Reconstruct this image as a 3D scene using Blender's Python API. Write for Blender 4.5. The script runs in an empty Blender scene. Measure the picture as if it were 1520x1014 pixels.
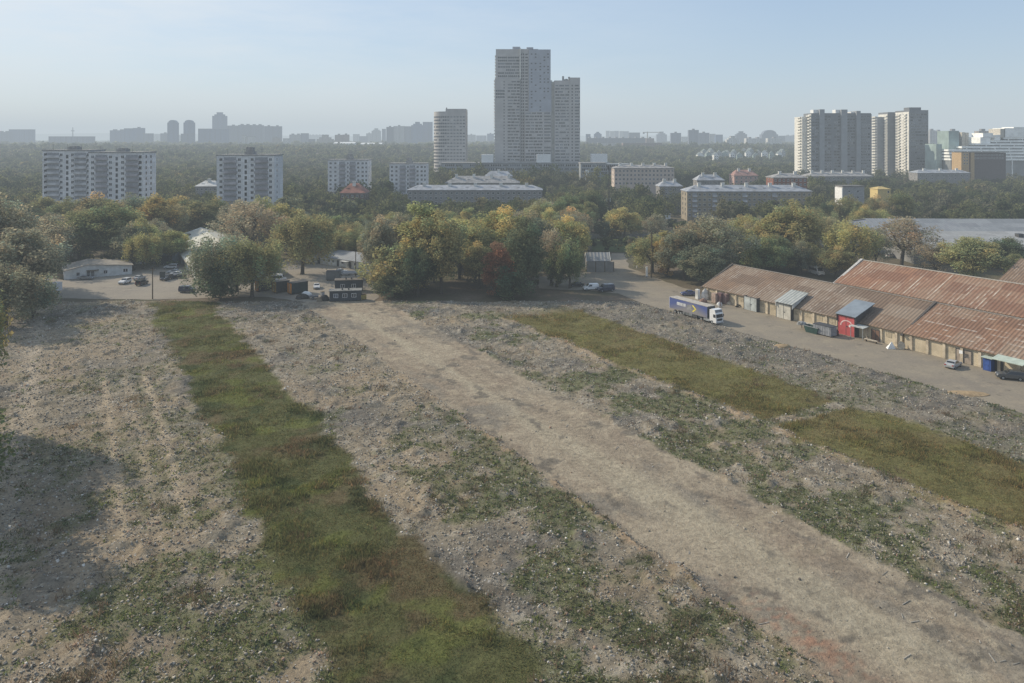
import bpy, bmesh, math, random
import numpy as np
from mathutils import Vector, Matrix
random.seed(7)
RNG = np.random.default_rng(7)
SC = bpy.context.scene
COL = SC.collection
PI = math.pi
# ------------------------------------------------------------------ frame of the place
F, H, CX, HY = 1120.0, 45.0, 760.0, 208.0        # lens (px), eye height (m), picture centre and horizon of the survey photo
DV = (0.8652, 0.5015)                             # unit vector across the demolished strips
DU = (-0.5015, 0.8652)                            # unit vector along the strips, away from the viewer
AU = math.atan2(-DU[1], -DU[0])                   # heading of "-u"


def G(px, py, h=0.0):                             # surveyed point on the ground (or at height h)
    Y = F * (H - h) / (py - HY)
    return ((px - CX) * Y / F, Y, h)


def UV(u, v, z=0.0):
    return (DV[0] * v + DU[0] * u, DV[1] * v + DU[1] * u, z)


def to_uv(x, y):
    return DU[0] * x + DU[1] * y, DV[0] * x + DV[1] * y


def XA(px, Y):
    return (px - CX) * Y / F


def ZA(py, Y):
    return H + (HY - py) * Y / F


def S(r, g, b):                                   # sRGB 0-255 to linear
    f = lambda c: (c / 255 / 12.92) if c / 255 <= 0.04045 else ((c / 255 + 0.055) / 1.055) ** 2.4
    return (f(r), f(g), f(b))


# ------------------------------------------------------------------ materials
MATS = {}


def nd(nt, t, **kw):
    n = nt.nodes.new(t)
    for k, v in kw.items():
        setattr(n, k, v)
    return n


def base_mat(name, rough=0.85, spec=0.3, metal=0.0):
    m = bpy.data.materials.new(name)
    m.use_nodes = True
    nt = m.node_tree
    b = nt.nodes['Principled BSDF']
    b.inputs['Roughness'].default_value = rough
    b.inputs['Metallic'].default_value = metal
    b.inputs['Specular IOR Level'].default_value = spec
    return m, nt, b


def mix(nt, fac, a, b, mode='MIX'):
    n = nd(nt, 'ShaderNodeMix', data_type='RGBA', blend_type=mode)
    for sock, v in ((n.inputs[0], fac), (n.inputs[6], a), (n.inputs[7], b)):
        if isinstance(v, (int, float)):
            sock.default_value = v
        elif isinstance(v, tuple):
            sock.default_value = (*v[:3], 1)
        else:
            nt.links.new(v, sock)
    return n.outputs[2]


def noise(nt, vec, scale, detail=4, rough=0.55):
    n = nd(nt, 'ShaderNodeTexNoise')
    n.inputs['Scale'].default_value = scale
    n.inputs['Detail'].default_value = detail
    n.inputs['Roughness'].default_value = rough
    if vec is not None:
        nt.links.new(vec, n.inputs['Vector'])
    return n.outputs['Fac']


def ramp(nt, fac, lo, hi):
    n = nd(nt, 'ShaderNodeMapRange')
    n.inputs['From Min'].default_value = lo
    n.inputs['From Max'].default_value = hi
    nt.links.new(fac, n.inputs['Value'])
    return n.outputs['Result']


def math_n(nt, op, a, b=None):
    n = nd(nt, 'ShaderNodeMath', operation=op)
    for i, v in enumerate((a, b)):
        if v is None:
            continue
        if isinstance(v, (int, float)):
            n.inputs[i].default_value = v
        else:
            nt.links.new(v, n.inputs[i])
    return n.outputs[0]


def pos(nt, kind='Position'):
    if kind == 'Position':
        return nd(nt, 'ShaderNodeNewGeometry').outputs['Position']
    return nd(nt, 'ShaderNodeTexCoord').outputs[kind]


def plain(name, col, rough=0.8, spec=0.3, metal=0.0, var=0.25, scale=1.5, dirt=None):
    """painted / cast surface: a base colour broken up by two scales of weathering"""
    if name in MATS:
        return MATS[name]
    m, nt, b = base_mat(name, rough, spec, metal)
    p = pos(nt)
    d = tuple(c * (1 - var) for c in col)
    l = tuple(min(1, c * (1 + var * 0.6)) for c in col)
    c1 = mix(nt, ramp(nt, noise(nt, p, scale), 0.35, 0.65), d, l)
    if dirt:
        c1 = mix(nt, ramp(nt, noise(nt, p, scale * 0.3, 6, 0.7), 0.52, 0.7), c1, dirt)
    nt.links.new(c1, b.inputs['Base Color'])
    MATS[name] = m
    return m


def glass(name, col=(0.03, 0.035, 0.045), rough=0.12):
    if name in MATS:
        return MATS[name]
    m, nt, b = base_mat(name, rough, 0.5)
    oi = nd(nt, 'ShaderNodeObjectInfo')
    c1 = mix(nt, ramp(nt, oi.outputs['Random'], 0.55, 1.0), tuple(c * 0.7 for c in col), tuple(min(1, c * 3.0) for c in col))
    nt.links.new(c1, b.inputs['Base Color'])
    MATS[name] = m
    return m


def panel_wall(name, col, fh=2.8, fw=3.2, joint=0.72, var=0.14):
    """prefabricated facade: storey-high panels with darker joints and per-panel tone"""
    if name in MATS:
        return MATS[name]
    m, nt, b = base_mat(name, 0.85, 0.25)
    p = pos(nt, 'Object')
    sep = nd(nt, 'ShaderNodeSeparateXYZ')
    nt.links.new(p, sep.inputs[0])
    s = math_n(nt, 'ADD', sep.outputs[0], sep.outputs[1])
    cx = math_n(nt, 'DIVIDE', s, fw)
    cz = math_n(nt, 'DIVIDE', sep.outputs[2], fh)
    comb = nd(nt, 'ShaderNodeCombineXYZ')
    nt.links.new(math_n(nt, 'FLOOR', cx), comb.inputs[0])
    nt.links.new(math_n(nt, 'FLOOR', cz), comb.inputs[2])
    wn = nd(nt, 'ShaderNodeTexWhiteNoise')
    nt.links.new(comb.outputs[0], wn.inputs['Vector'])
    tone = mix(nt, wn.outputs['Value'], tuple(c * (1 - var) for c in col), tuple(min(1, c * (1 + var * 0.5)) for c in col))
    jx = math_n(nt, 'LESS_THAN', math_n(nt, 'FRACT', cx), 0.05)
    jz = math_n(nt, 'LESS_THAN', math_n(nt, 'FRACT', cz), 0.07)
    j = math_n(nt, 'MAXIMUM', jx, jz)
    c = mix(nt, j, tone, tuple(x * joint for x in col))
    c = mix(nt, ramp(nt, noise(nt, p, 0.12, 5, 0.65), 0.4, 0.75), c, tuple(x * 0.8 for x in col))
    nt.links.new(c, b.inputs['Base Color'])
    MATS[name] = m
    return m


def far_wall(name, col, fh=3.0, fw=4.0, win=0.45):
    """walls of the skyline blocks: rows of windows as surface pattern"""
    if name in MATS:
        return MATS[name]
    m, nt, b = base_mat(name, 0.8, 0.3)
    p = pos(nt, 'Object')
    sep = nd(nt, 'ShaderNodeSeparateXYZ')
    nt.links.new(p, sep.inputs[0])
    s = math_n(nt, 'ADD', sep.outputs[0], sep.outputs[1])
    fx = math_n(nt, 'FRACT', math_n(nt, 'DIVIDE', s, fw))
    fz = math_n(nt, 'FRACT', math_n(nt, 'DIVIDE', sep.outputs[2], fh))
    w = math_n(nt, 'MULTIPLY', math_n(nt, 'GREATER_THAN', fx, win), math_n(nt, 'GREATER_THAN', fz, 0.5))
    big = math_n(nt, 'LESS_THAN', math_n(nt, 'FRACT', math_n(nt, 'DIVIDE', s, 17.0)), 0.28)
    oi = nd(nt, 'ShaderNodeObjectInfo')
    c0 = mix(nt, big, col, tuple(c * 0.62 for c in col))
    c0 = mix(nt, ramp(nt, noise(nt, p, 0.03, 3), 0.35, 0.65), c0, tuple(c * 0.8 for c in col))
    c = mix(nt, w, c0, tuple(x * 0.22 for x in col))
    c = mix(nt, math_n(nt, 'MULTIPLY', oi.outputs['Random'], 0.35), c, tuple(x * 0.5 for x in col))
    nt.links.new(c, b.inputs['Base Color'])
    MATS[name] = m
    return m


def brick_mat(name, c1, c2, mortar, scale=1.0):
    if name in MATS:
        return MATS[name]
    m, nt, b = base_mat(name, 0.9, 0.2)
    p = pos(nt, 'Object')
    sep = nd(nt, 'ShaderNodeSeparateXYZ')
    nt.links.new(p, sep.inputs[0])
    comb = nd(nt, 'ShaderNodeCombineXYZ')
    nt.links.new(math_n(nt, 'ADD', sep.outputs[0], sep.outputs[1]), comb.inputs[0])
    nt.links.new(sep.outputs[2], comb.inputs[1])
    br = nd(nt, 'ShaderNodeTexBrick')
    br.inputs['Scale'].default_value = scale
    br.inputs['Brick Width'].default_value = 0.6
    br.inputs['Row Height'].default_value = 0.3
    br.inputs['Mortar Size'].default_value = 0.03
    br.inputs['Color1'].default_value = (*c1, 1)
    br.inputs['Color2'].default_value = (*c2, 1)
    br.inputs['Mortar'].default_value = (*mortar, 1)
    nt.links.new(comb.outputs[0], br.inputs['Vector'])
    c = mix(nt, ramp(nt, noise(nt, p, 0.35, 5, 0.65), 0.42, 0.7), br.outputs['Color'], tuple(x * 0.6 for x in c1))
    nt.links.new(c, b.inputs['Base Color'])
    MATS[name] = m
    return m


def rust_roof(name, rust, rust2, grey, light, streak, rows, period=0.78, run=.35):
    """corrugated sheet roof: sheets across x, courses down y, rust and bare streaks"""
    m, nt, b = base_mat(name, 0.75, 0.3)
    p = pos(nt, 'Object')
    sep = nd(nt, 'ShaderNodeSeparateXYZ')
    nt.links.new(p, sep.inputs[0])
    x, y = sep.outputs[0], sep.outputs[1]
    comb = nd(nt, 'ShaderNodeCombineXYZ')
    nt.links.new(math_n(nt, 'FLOOR', math_n(nt, 'DIVIDE', x, period)), comb.inputs[0])
    nt.links.new(math_n(nt, 'FLOOR', math_n(nt, 'DIVIDE', y, 2.2)), comb.inputs[1])
    wn = nd(nt, 'ShaderNodeTexWhiteNoise')
    nt.links.new(comb.outputs[0], wn.inputs['Vector'])
    big = ramp(nt, noise(nt, p, 0.045, 3, 0.5), 0.4, 0.6)
    med = ramp(nt, noise(nt, p, 0.6, 6, 0.7), 0.38, 0.66)
    c = mix(nt, big, rust, grey)
    c = mix(nt, med, c, rust2)
    c = mix(nt, math_n(nt, 'MULTIPLY', wn.outputs['Value'], 0.6), c, tuple(q * 0.72 for q in rust))
    pc = nd(nt, 'ShaderNodeCombineXYZ')
    nt.links.new(math_n(nt, 'FLOOR', math_n(nt, 'DIVIDE', x, period * 6)), pc.inputs[0])
    nt.links.new(math_n(nt, 'FLOOR', math_n(nt, 'DIVIDE', y, 4.3)), pc.inputs[1])
    wp = nd(nt, 'ShaderNodeTexWhiteNoise')
    nt.links.new(pc.outputs[0], wp.inputs['Vector'])
    c = mix(nt, math_n(nt, 'MULTIPLY', math_n(nt, 'GREATER_THAN', wp.outputs['Value'], .62), .5), c, tuple(q * .75 for q in rust2))
    c = mix(nt, math_n(nt, 'MULTIPLY', math_n(nt, 'LESS_THAN', wp.outputs['Value'], .2), .45), c, grey)
    # pale seams where the zinc still shows, broken along the slope
    st = nd(nt, 'ShaderNodeCombineXYZ')
    nt.links.new(math_n(nt, 'FLOOR', math_n(nt, 'DIVIDE', x, period)), st.inputs[0])
    nt.links.new(math_n(nt, 'MULTIPLY', y, run), st.inputs[1])
    sn = ramp(nt, noise(nt, st.outputs[0], 1.7, 4, 0.7), 0.5, 0.62)
    seam = math_n(nt, 'LESS_THAN', math_n(nt, 'FRACT', math_n(nt, 'DIVIDE', x, period)), 0.34)
    zone = ramp(nt, noise(nt, p, 0.09, 3, 0.6), 0.42, 0.56)
    k = math_n(nt, 'MULTIPLY', math_n(nt, 'MULTIPLY', sn, seam), math_n(nt, 'MULTIPLY', zone, streak))
    c = mix(nt, k, c, light)
    if rows:
        rn = ramp(nt, noise(nt, p, 0.5, 3, 0.6), 0.5, 0.6)
        row = math_n(nt, 'LESS_THAN', math_n(nt, 'FRACT', math_n(nt, 'DIVIDE', y, 1.65)), 0.22)
        c = mix(nt, math_n(nt, 'MULTIPLY', math_n(nt, 'MULTIPLY', row, rn), rows), c, light)
    nt.links.new(c, b.inputs['Base Color'])
    bp = nd(nt, 'ShaderNodeBump')
    bp.inputs['Strength'].default_value = 0.9
    bp.inputs['Distance'].default_value = 0.05
    wv = math_n(nt, 'SINE', math_n(nt, 'MULTIPLY', x, 2 * PI / period))
    nt.links.new(wv, bp.inputs['Height'])
    nt.links.new(bp.outputs[0], b.inputs['Normal'])
    return m


def leaf_mat(name, attr_only=False):
    m = bpy.data.materials.new(name)
    m.use_nodes = True
    nt = m.node_tree
    nt.nodes.remove(nt.nodes['Principled BSDF'])
    out = nt.nodes['Material Output']
    at = nd(nt, 'ShaderNodeAttribute', attribute_name='Col')
    c = at.outputs['Color']
    if not attr_only:
        oi = nd(nt, 'ShaderNodeObjectInfo')
        c = mix(nt, 1.0, oi.outputs['Color'], c, 'MULTIPLY')
    d = nd(nt, 'ShaderNodeBsdfDiffuse')
    t = nd(nt, 'ShaderNodeBsdfTranslucent')
    nt.links.new(c, d.inputs['Color'])
    nt.links.new(c, t.inputs['Color'])
    ms = nd(nt, 'ShaderNodeMixShader')
    ms.inputs[0].default_value = 0.5
    nt.links.new(d.outputs[0], ms.inputs[1])
    nt.links.new(t.outputs[0], ms.inputs[2])
    nt.links.new(ms.outputs[0], out.inputs['Surface'])
    return m


def paint(name, col, rough=0.3):
    if name in MATS:
        return MATS[name]
    m, nt, b = base_mat(name, rough, 0.5)
    p = pos(nt, 'Object')
    c = mix(nt, ramp(nt, noise(nt, p, 1.2, 5, 0.7), 0.45, 0.75), col, tuple(0.75 * c + 0.25 * q for c, q in zip(col, (0.2, 0.18, 0.15))))
    nt.links.new(c, b.inputs['Base Color'])
    try:
        b.inputs['Coat Weight'].default_value = 0.3
    except Exception:
        pass
    MATS[name] = m
    return m


# ------------------------------------------------------------------ mesh building
class MB:
    def __init__(s):
        s.v, s.f, s.m = [], [], []

    def add(s, vs, fs, mi=0):
        o = len(s.v)
        s.v += [tuple(v) for v in vs]
        s.f += [tuple(i + o for i in f) for f in fs]
        s.m += [mi] * len(fs)
        return s

    def box(s, c, d, rz=0.0, mi=0, taper=1.0):
        x, y, z = (q / 2 for q in d)
        ca, sa = math.cos(rz), math.sin(rz)
        vs = []
        for sz in (-1, 1):
            k = 1 if sz < 0 else taper
            for sx, sy in ((-1, -1), (1, -1), (1, 1), (-1, 1)):
                a, b_ = sx * x * k, sy * y * k
                vs.append((c[0] + a * ca - b_ * sa, c[1] + a * sa + b_ * ca, c[2] + sz * z))
        return s.add(vs, [(3, 2, 1, 0), (4, 5, 6, 7), (0, 1, 5, 4), (1, 2, 6, 5), (2, 3, 7, 6), (3, 0, 4, 7)], mi)

    def span(s, x0, x1, y0, y1, z0, z1, mi=0):
        return s.box(((x0 + x1) / 2, (y0 + y1) / 2, (z0 + z1) / 2), (x1 - x0, y1 - y0, z1 - z0), 0, mi)

    def tube(s, a, b, r0, r1, n=6, mi=0, cap=True):
        a, b = Vector(a), Vector(b)
        d = (b - a)
        if d.length < 1e-6:
            return s
        d.normalize()
        up = Vector((0, 0, 1)) if abs(d.z) < 0.95 else Vector((1, 0, 0))
        e1 = d.cross(up).normalized()
        e2 = d.cross(e1)
        vs, fs = [], []
        for p, r in ((a, r0), (b, r1)):
            for i in range(n):
                t = 2 * PI * i / n
                vs.append(p + (e1 * math.cos(t) + e2 * math.sin(t)) * r)
        for i in range(n):
            j = (i + 1) % n
            fs.append((i, n + i, n + j, j))
        if cap:
            fs.append(tuple(range(n)))
            fs.append(tuple(range(2 * n - 1, n - 1, -1)))
        return s.add(vs, fs, mi)

    def prism(s, poly, z0, z1, mi=0, mi_top=None):
        n = len(poly)
        vs = [(x, y, z0) for x, y in poly] + [(x, y, z1) for x, y in poly]
        s.add(vs, [(i, (i + 1) % n, n + (i + 1) % n, n + i) for i in range(n)], mi)
        o = len(s.v) - 2 * n
        s.f += [tuple(o + n + i for i in range(n)), tuple(o + n - 1 - i for i in range(n))]
        s.m += [mi if mi_top is None else mi_top, mi]
        return s

    def gable(s, x0, x1, y0, y1, z0, zr, over=0.0, th=0.12, yr=None, mi=0):
        """a two-slope roof sheet with thickness, ridge along x"""
        yr = (y0 + y1) / 2 if yr is None else yr
        x0, x1 = x0 - over, x1 + over
        k0 = (zr - z0) / (yr - y0) if yr != y0 else 0
        k1 = (zr - z0) / (y1 - yr) if yr != y1 else 0
        P = [(y0 - over, z0 - over * k0), (yr, zr), (y1 + over, z0 - over * k1)]
        vs = []
        for x in (x0, x1):
            for y, z in P:
                vs += [(x, y, z), (x, y, z - th)]
        # idx: x0: 0..5, x1: 6..11
        fs = [(0, 6, 8, 2), (2, 8, 10, 4), (1, 3, 9, 7), (3, 5, 11, 9), (0, 1, 7, 6), (4, 10, 11, 5), (0, 2, 3, 1), (2, 4, 5, 3), (6, 7, 9, 8), (8, 9, 11, 10)]
        return s.add(vs, fs, mi)

    def hip(s, x0, x1, y0, y1, z0, zr, inset, over=0.5, mi=0):
        x0, x1, y0, y1 = x0 - over, x1 + over, y0 - over, y1 + over
        ym = (y0 + y1) / 2
        vs = [(x0, y0, z0), (x1, y0, z0), (x1, y1, z0), (x0, y1, z0), (x0 + inset, ym, zr), (x1 - inset, ym, zr),
              (x0, y0, z0 - .18), (x1, y0, z0 - .18), (x1, y1, z0 - .18), (x0, y1, z0 - .18)]
        return s.add(vs, [(0, 1, 5, 4), (1, 2, 5), (2, 3, 4, 5), (3, 0, 4), (9, 8, 7, 6), (0, 6, 7, 1), (1, 7, 8, 2), (2, 8, 9, 3), (3, 9, 6, 0)], mi)

    def mesh(s, name, mats):
        me = bpy.data.meshes.new(name)
        me.from_pydata(s.v, [], s.f)
        mats = mats if isinstance(mats, (list, tuple)) else [mats]
        for m in mats:
            me.materials.append(m)
        if len(mats) > 1:
            me.polygons.foreach_set('material_index', s.m)
        bm = bmesh.new()
        bm.from_mesh(me)
        bmesh.ops.recalc_face_normals(bm, faces=bm.faces)
        bm.to_mesh(me)
        bm.free()
        return me

    def build(s, name, mats, parent=None, loc=None, rz=0.0):
        o = bpy.data.objects.new(name, s.mesh(name, mats))
        COL.objects.link(o)
        if parent is not None:
            o.parent = parent
        if loc is not None:
            o.location = loc
        if rz:
            o.rotation_euler = (0, 0, rz)
        return o


def tag(o, label=None, cat=None, group=None, kind=None):
    if label:
        o['label'] = label
    if cat:
        o['category'] = cat
    if group:
        o['group'] = group
    if kind:
        o['kind'] = kind
    return o


LABELS = {}


def thing(name, label, cat, loc=(0, 0, 0), rz=0.0, group=None):
    o = bpy.data.objects.new(name, None)
    COL.objects.link(o)
    o.location = loc
    o.rotation_euler = (0, 0, rz)
    o.empty_display_size = 0.5
    return tag(o, label, cat, group)


def big_mesh(name, verts, quads, mat, cols=None, n=4, smooth=False):
    """numpy verts (N,3), faces (M,n) to an object with a point colour attribute"""
    me = bpy.data.meshes.new(name)
    me.vertices.add(len(verts))
    me.vertices.foreach_set('co', verts.astype(np.float32).ravel())
    me.loops.add(quads.size)
    me.loops.foreach_set('vertex_index', quads.astype(np.int32).ravel())
    me.polygons.add(len(quads))
    me.polygons.foreach_set('loop_start', np.arange(0, quads.size, n, dtype=np.int32))
    me.polygons.foreach_set('loop_total', np.full(len(quads), n, dtype=np.int32))
    if smooth:
        me.polygons.foreach_set('use_smooth', np.ones(len(quads), dtype=bool))
    me.update(calc_edges=True)
    if cols is not None:
        a = me.color_attributes.new('Col', 'FLOAT_COLOR', 'POINT')
        if cols.shape[1] == 3:
            cols = np.concatenate([cols, np.ones((len(cols), 1))], 1)
        a.data.foreach_set('color', cols.astype(np.float32).ravel())
    me.materials.append(mat)
    return me


def link(name, me, parent=None):
    o = bpy.data.objects.new(name, me)
    COL.objects.link(o)
    if parent is not None:
        o.parent = parent
    return o


# numpy value noise
_T = np.random.default_rng(3).random((256, 256))


def vn(x, y, seed=0):
    x = x + seed * 37.7
    y = y - seed * 19.3
    xi, yi = np.floor(x).astype(int), np.floor(y).astype(int)
    fx, fy = x - xi, y - yi
    fx, fy = fx * fx * (3 - 2 * fx), fy * fy * (3 - 2 * fy)
    g = lambda a, b: _T[a & 255, b & 255]
    return (g(xi, yi) * (1 - fx) + g(xi + 1, yi) * fx) * (1 - fy) + (g(xi, yi + 1) * (1 - fx) + g(xi + 1, yi + 1) * fx) * fy


def fbm(x, y, scale, seed=0, oct=4, gain=0.55):
    s, a, t = 0, 1, 0
    for i in range(oct):
        s = s + a * vn(x / scale * 2 ** i, y / scale * 2 ** i, seed + i * 5)
        t += a
        a *= gain
    return s / t


def sm(x, a, b):
    t = np.clip((x - a) / (b - a), 0, 1)
    return t * t * (3 - 2 * t)


# ------------------------------------------------------------------ shared materials
WIN = glass('window_glass')
WIN_FRAME = plain('window_frame_white', (0.55, 0.55, 0.54), 0.6)
CONC = plain('grey_concrete', (0.3, 0.29, 0.28), 0.9, 0.2, 0, 0.25, 0.6)
PALE_PANEL = panel_wall('pale_panel_wall', (0.66, 0.66, 0.66))
ROOF_TAR = plain('roof_tar', (0.16, 0.155, 0.15), 0.9, 0.2, 0, 0.35, 0.3)
ROOF_ZINC = plain('roof_zinc', (0.32, 0.335, 0.36), 0.55, 0.4, 0.0, 0.25, 0.35, (0.2, 0.2, 0.2))
ROOF_GREY = plain('roof_asbestos', (0.3, 0.295, 0.29), 0.9, 0.2, 0, 0.3, 0.5)
STEEL = plain('galvanised_steel', (0.3, 0.32, 0.32), 0.5, 0.5, 0.3, 0.25, 0.8)
DARK_STEEL = plain('dark_steel', (0.06, 0.06, 0.062), 0.6)
WOOD = plain('weathered_wood', (0.13, 0.095, 0.06), 0.9, 0.2, 0, 0.35, 3.0)
RUBBER = plain('tyre_rubber', (0.02, 0.02, 0.02), 0.9)
WHITE = plain('white_paint', (0.72, 0.72, 0.7), 0.6, 0.3, 0, 0.12, 1.0)
OFFWHITE = plain('white_painted_siding', (0.6, 0.6, 0.57), 0.8, 0.2, 0, 0.2, 0.7, (0.35, 0.33, 0.29))
CARGLASS = plain('car_glass', (0.02, 0.023, 0.028), 0.08, 0.6, 0, 0.1)
LAMP_R = plain('tail_lamp_red', (0.35, 0.02, 0.02), 0.3)
LAMP_W = plain('headlamp_clear', (0.7, 0.7, 0.68), 0.2, 0.6)
YELLOW_BRICK = brick_mat('yellow_brick', (0.42, 0.34, 0.2), (0.36, 0.28, 0.16), (0.3, 0.26, 0.2), 1.0)
DARK_BRICK = brick_mat('brown_brick', (0.14, 0.09, 0.075), (0.11, 0.07, 0.06), (0.16, 0.13, 0.11))
TAN_BRICK = brick_mat('tan_brick', (0.34, 0.29, 0.21), (0.28, 0.24, 0.18), (0.3, 0.27, 0.22))
GREY_BRICK = brick_mat('grey_brick', (0.27, 0.26, 0.25), (0.22, 0.215, 0.21), (0.28, 0.27, 0.26))
RED_BRICK = brick_mat('red_brick', (0.26, 0.09, 0.06), (0.2, 0.07, 0.05), (0.25, 0.18, 0.14))
PINK_WALL = panel_wall('pink_plaster', (0.5, 0.42, 0.36), 3.0, 6.0, 0.9)
TOWER_WALL = panel_wall('tower_panel', (0.46, 0.44, 0.42), 2.8, 3.3, 0.85, 0.1)
TOWER_BLUE = panel_wall('tower_panel_blue', (0.36, 0.38, 0.42), 2.8, 3.3, 0.92, 0.1)
SLAB_GREY = panel_wall('slab_grey', (0.17, 0.18, 0.195), 3.0, 4.0, 0.8)
SLAB_LIGHT = panel_wall('slab_light', (0.27, 0.285, 0.30), 3.0, 4.0, 0.9)


# unit window: 1 x 1 in xz, facing -y, white frame round two dark panes
def unit_window(mull=1, frame=0.09):
    b = MB()
    b.span(-.5, .5, -.02, .03, -.5, .5, 0)
    n = mull + 1
    w = (1 - frame * (n + 1)) / n
    for i in range(n):
        x = -.5 + frame + i * (w + frame)
        b.add([(x, -.026, -.5 + frame), (x + w, -.026, -.5 + frame), (x + w, -.026, .5 - frame), (x, -.026, .5 - frame)], [(0, 1, 2, 3)], 1)
    return b.mesh('window', [WIN_FRAME, WIN])


WM1 = unit_window(1)
WM0 = unit_window(0, 0.07)
WM3 = unit_window(4, 0.03)


def windows(root, rects, name='window', keep=100):
    """rects: (x, y, z, w, h, rz, mesh). The largest 100 are parts of their own, what is left is one part of kind stuff"""
    rects = sorted(rects, key=lambda r: -r[3] * r[4])
    for (x, y, z, w, h, rz, me) in rects[:keep]:
        o = bpy.data.objects.new(name, me)
        COL.objects.link(o)
        o.parent = root
        o.location = (x, y, z)
        o.scale = (w, 1, h)
        o.rotation_euler = (0, 0, rz)
    rest = rects[keep:]
    if rest:
        b = MB()
        for (x, y, z, w, h, rz, me) in rest:
            b.box((x - math.sin(rz) * -.01, y, z), (w, .06, h), rz)
        tag(b.build('glazing', WIN, root), kind='stuff')


def unit_balcony(mp, md):
    b = MB()
    b.span(-.5, .5, -1.0, -.94, 0, .42, 0)
    b.span(-.5, -.47, -.94, 0, 0, .42, 0)
    b.span(.47, .5, -.94, 0, 0, .42, 0)
    b.span(-.5, .5, -1.0, 0, -.05, 0, 0)
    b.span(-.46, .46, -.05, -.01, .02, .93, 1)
    return b.mesh('balcony', [mp, md])


def put(root, name, me, loc, scale=(1, 1, 1), rz=0.0):
    o = bpy.data.objects.new(name, me)
    COL.objects.link(o)
    o.parent = root
    o.location = loc
    o.scale = scale
    o.rotation_euler = (0, 0, rz)
    return o

# ------------------------------------------------------------------ light, sky, haze, camera
SUN_EL, SUN_AZ = math.radians(32), math.atan2(-.88, .475)
w = bpy.data.worlds.new('World')
SC.world = w
w.use_nodes = True
nt = w.node_tree
bg = nt.nodes['Background']
sky = nd(nt, 'ShaderNodeTexSky', sky_type='NISHITA', sun_disc=False)
sky.sun_elevation = SUN_EL
sky.sun_rotation = SUN_AZ % (2 * PI)
sky.air_density = 1.0
sky.dust_density = 0.4
sky.ozone_density = 1.2
tc = nd(nt, 'ShaderNodeTexCoord')
mp = nd(nt, 'ShaderNodeMapping')
mp.inputs['Scale'].default_value = (1.0, 1.4, 5.5)
mp.inputs['Rotation'].default_value = (0, 0.25, 0.4)
nt.links.new(tc.outputs['Generated'], mp.inputs['Vector'])
cir = ramp(nt, noise(nt, mp.outputs[0], 2.1, 8, 0.62), 0.4, 0.72)
sepw = nd(nt, 'ShaderNodeSeparateXYZ')
nt.links.new(tc.outputs['Generated'], sepw.inputs[0])
leftw = ramp(nt, sepw.outputs[0], 0.35, -0.45)
cfac = math_n(nt, 'MULTIPLY', math_n(nt, 'MULTIPLY', math_n(nt, 'ADD', math_n(nt, 'MULTIPLY', cir, .75), .25), leftw), 0.85)
skyb = mix(nt, 0.55, sky.outputs[0], (2.4, 3.4, 4.95))
skyc = mix(nt, cfac, skyb, (6.0, 6.2, 6.3))
nt.links.new(skyc, bg.inputs['Color'])
bg.inputs['Strength'].default_value = 0.15

sl = bpy.data.lights.new('sun', 'SUN')
sl.energy = 5.0
sl.angle = math.radians(0.6)
sl.color = (1.0, 0.885, 0.71)
so = bpy.data.objects.new('sun', sl)
COL.objects.link(so)
sd = Vector((math.sin(SUN_AZ) * math.cos(SUN_EL), math.cos(SUN_AZ) * math.cos(SUN_EL), math.sin(SUN_EL)))
so.rotation_euler = sd.to_track_quat('Z', 'Y').to_euler()
so.location = (-60, 60, 120)

cam = bpy.data.cameras.new('camera')
co = bpy.data.objects.new('camera', cam)
COL.objects.link(co)
co.location = (0, 0, H)
co.rotation_euler = (PI / 2, 0, 0)
cam.sensor_width = 36
cam.lens = 36 * F / 1520
cam.shift_y = -(507 - HY) / 1520
cam.clip_start = 0.5
cam.clip_end = 40000
SC.camera = co
SC.view_settings.view_transform = 'Standard'
SC.view_settings.look = 'None'
SC.view_settings.exposure = 0
SC.render.film_transparent = False
cy = SC.cycles
cy.max_bounces = 7
cy.diffuse_bounces = 4
cy.glossy_bounces = 2
cy.transmission_bounces = 3
cy.volume_bounces = 0
cy.transparent_max_bounces = 6
cy.use_denoising = True
cy.use_adaptive_sampling = True
cy.adaptive_threshold = 0.02
cy.sample_clamp_indirect = 4

# the autumn haze: one even layer of air, 230 m deep, that dims what lies behind it and glows with skylight
HAZE_L = 3300.0
hm = bpy.data.materials.new('haze_air')
hm.use_nodes = True
nt = hm.node_tree
nt.nodes.remove(nt.nodes['Principled BSDF'])
ab = nd(nt, 'ShaderNodeVolumeAbsorption')
ab.inputs['Color'].default_value = (0, 0, 0, 1)
ab.inputs['Density'].default_value = 1 / HAZE_L
em = nd(nt, 'ShaderNodeEmission')
em.inputs['Color'].default_value = (0.535, 0.605, 0.655, 1)
em.inputs['Strength'].default_value = 1 / HAZE_L
ad = nd(nt, 'ShaderNodeAddShader')
nt.links.new(ab.outputs[0], ad.inputs[0])
nt.links.new(em.outputs[0], ad.inputs[1])
nt.links.new(ad.outputs[0], nt.nodes['Material Output'].inputs['Volume'])
hz = MB().span(-9000, 9000, -400, 11000, -3, 230).build('haze', hm)
tag(hz, kind='structure')

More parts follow.
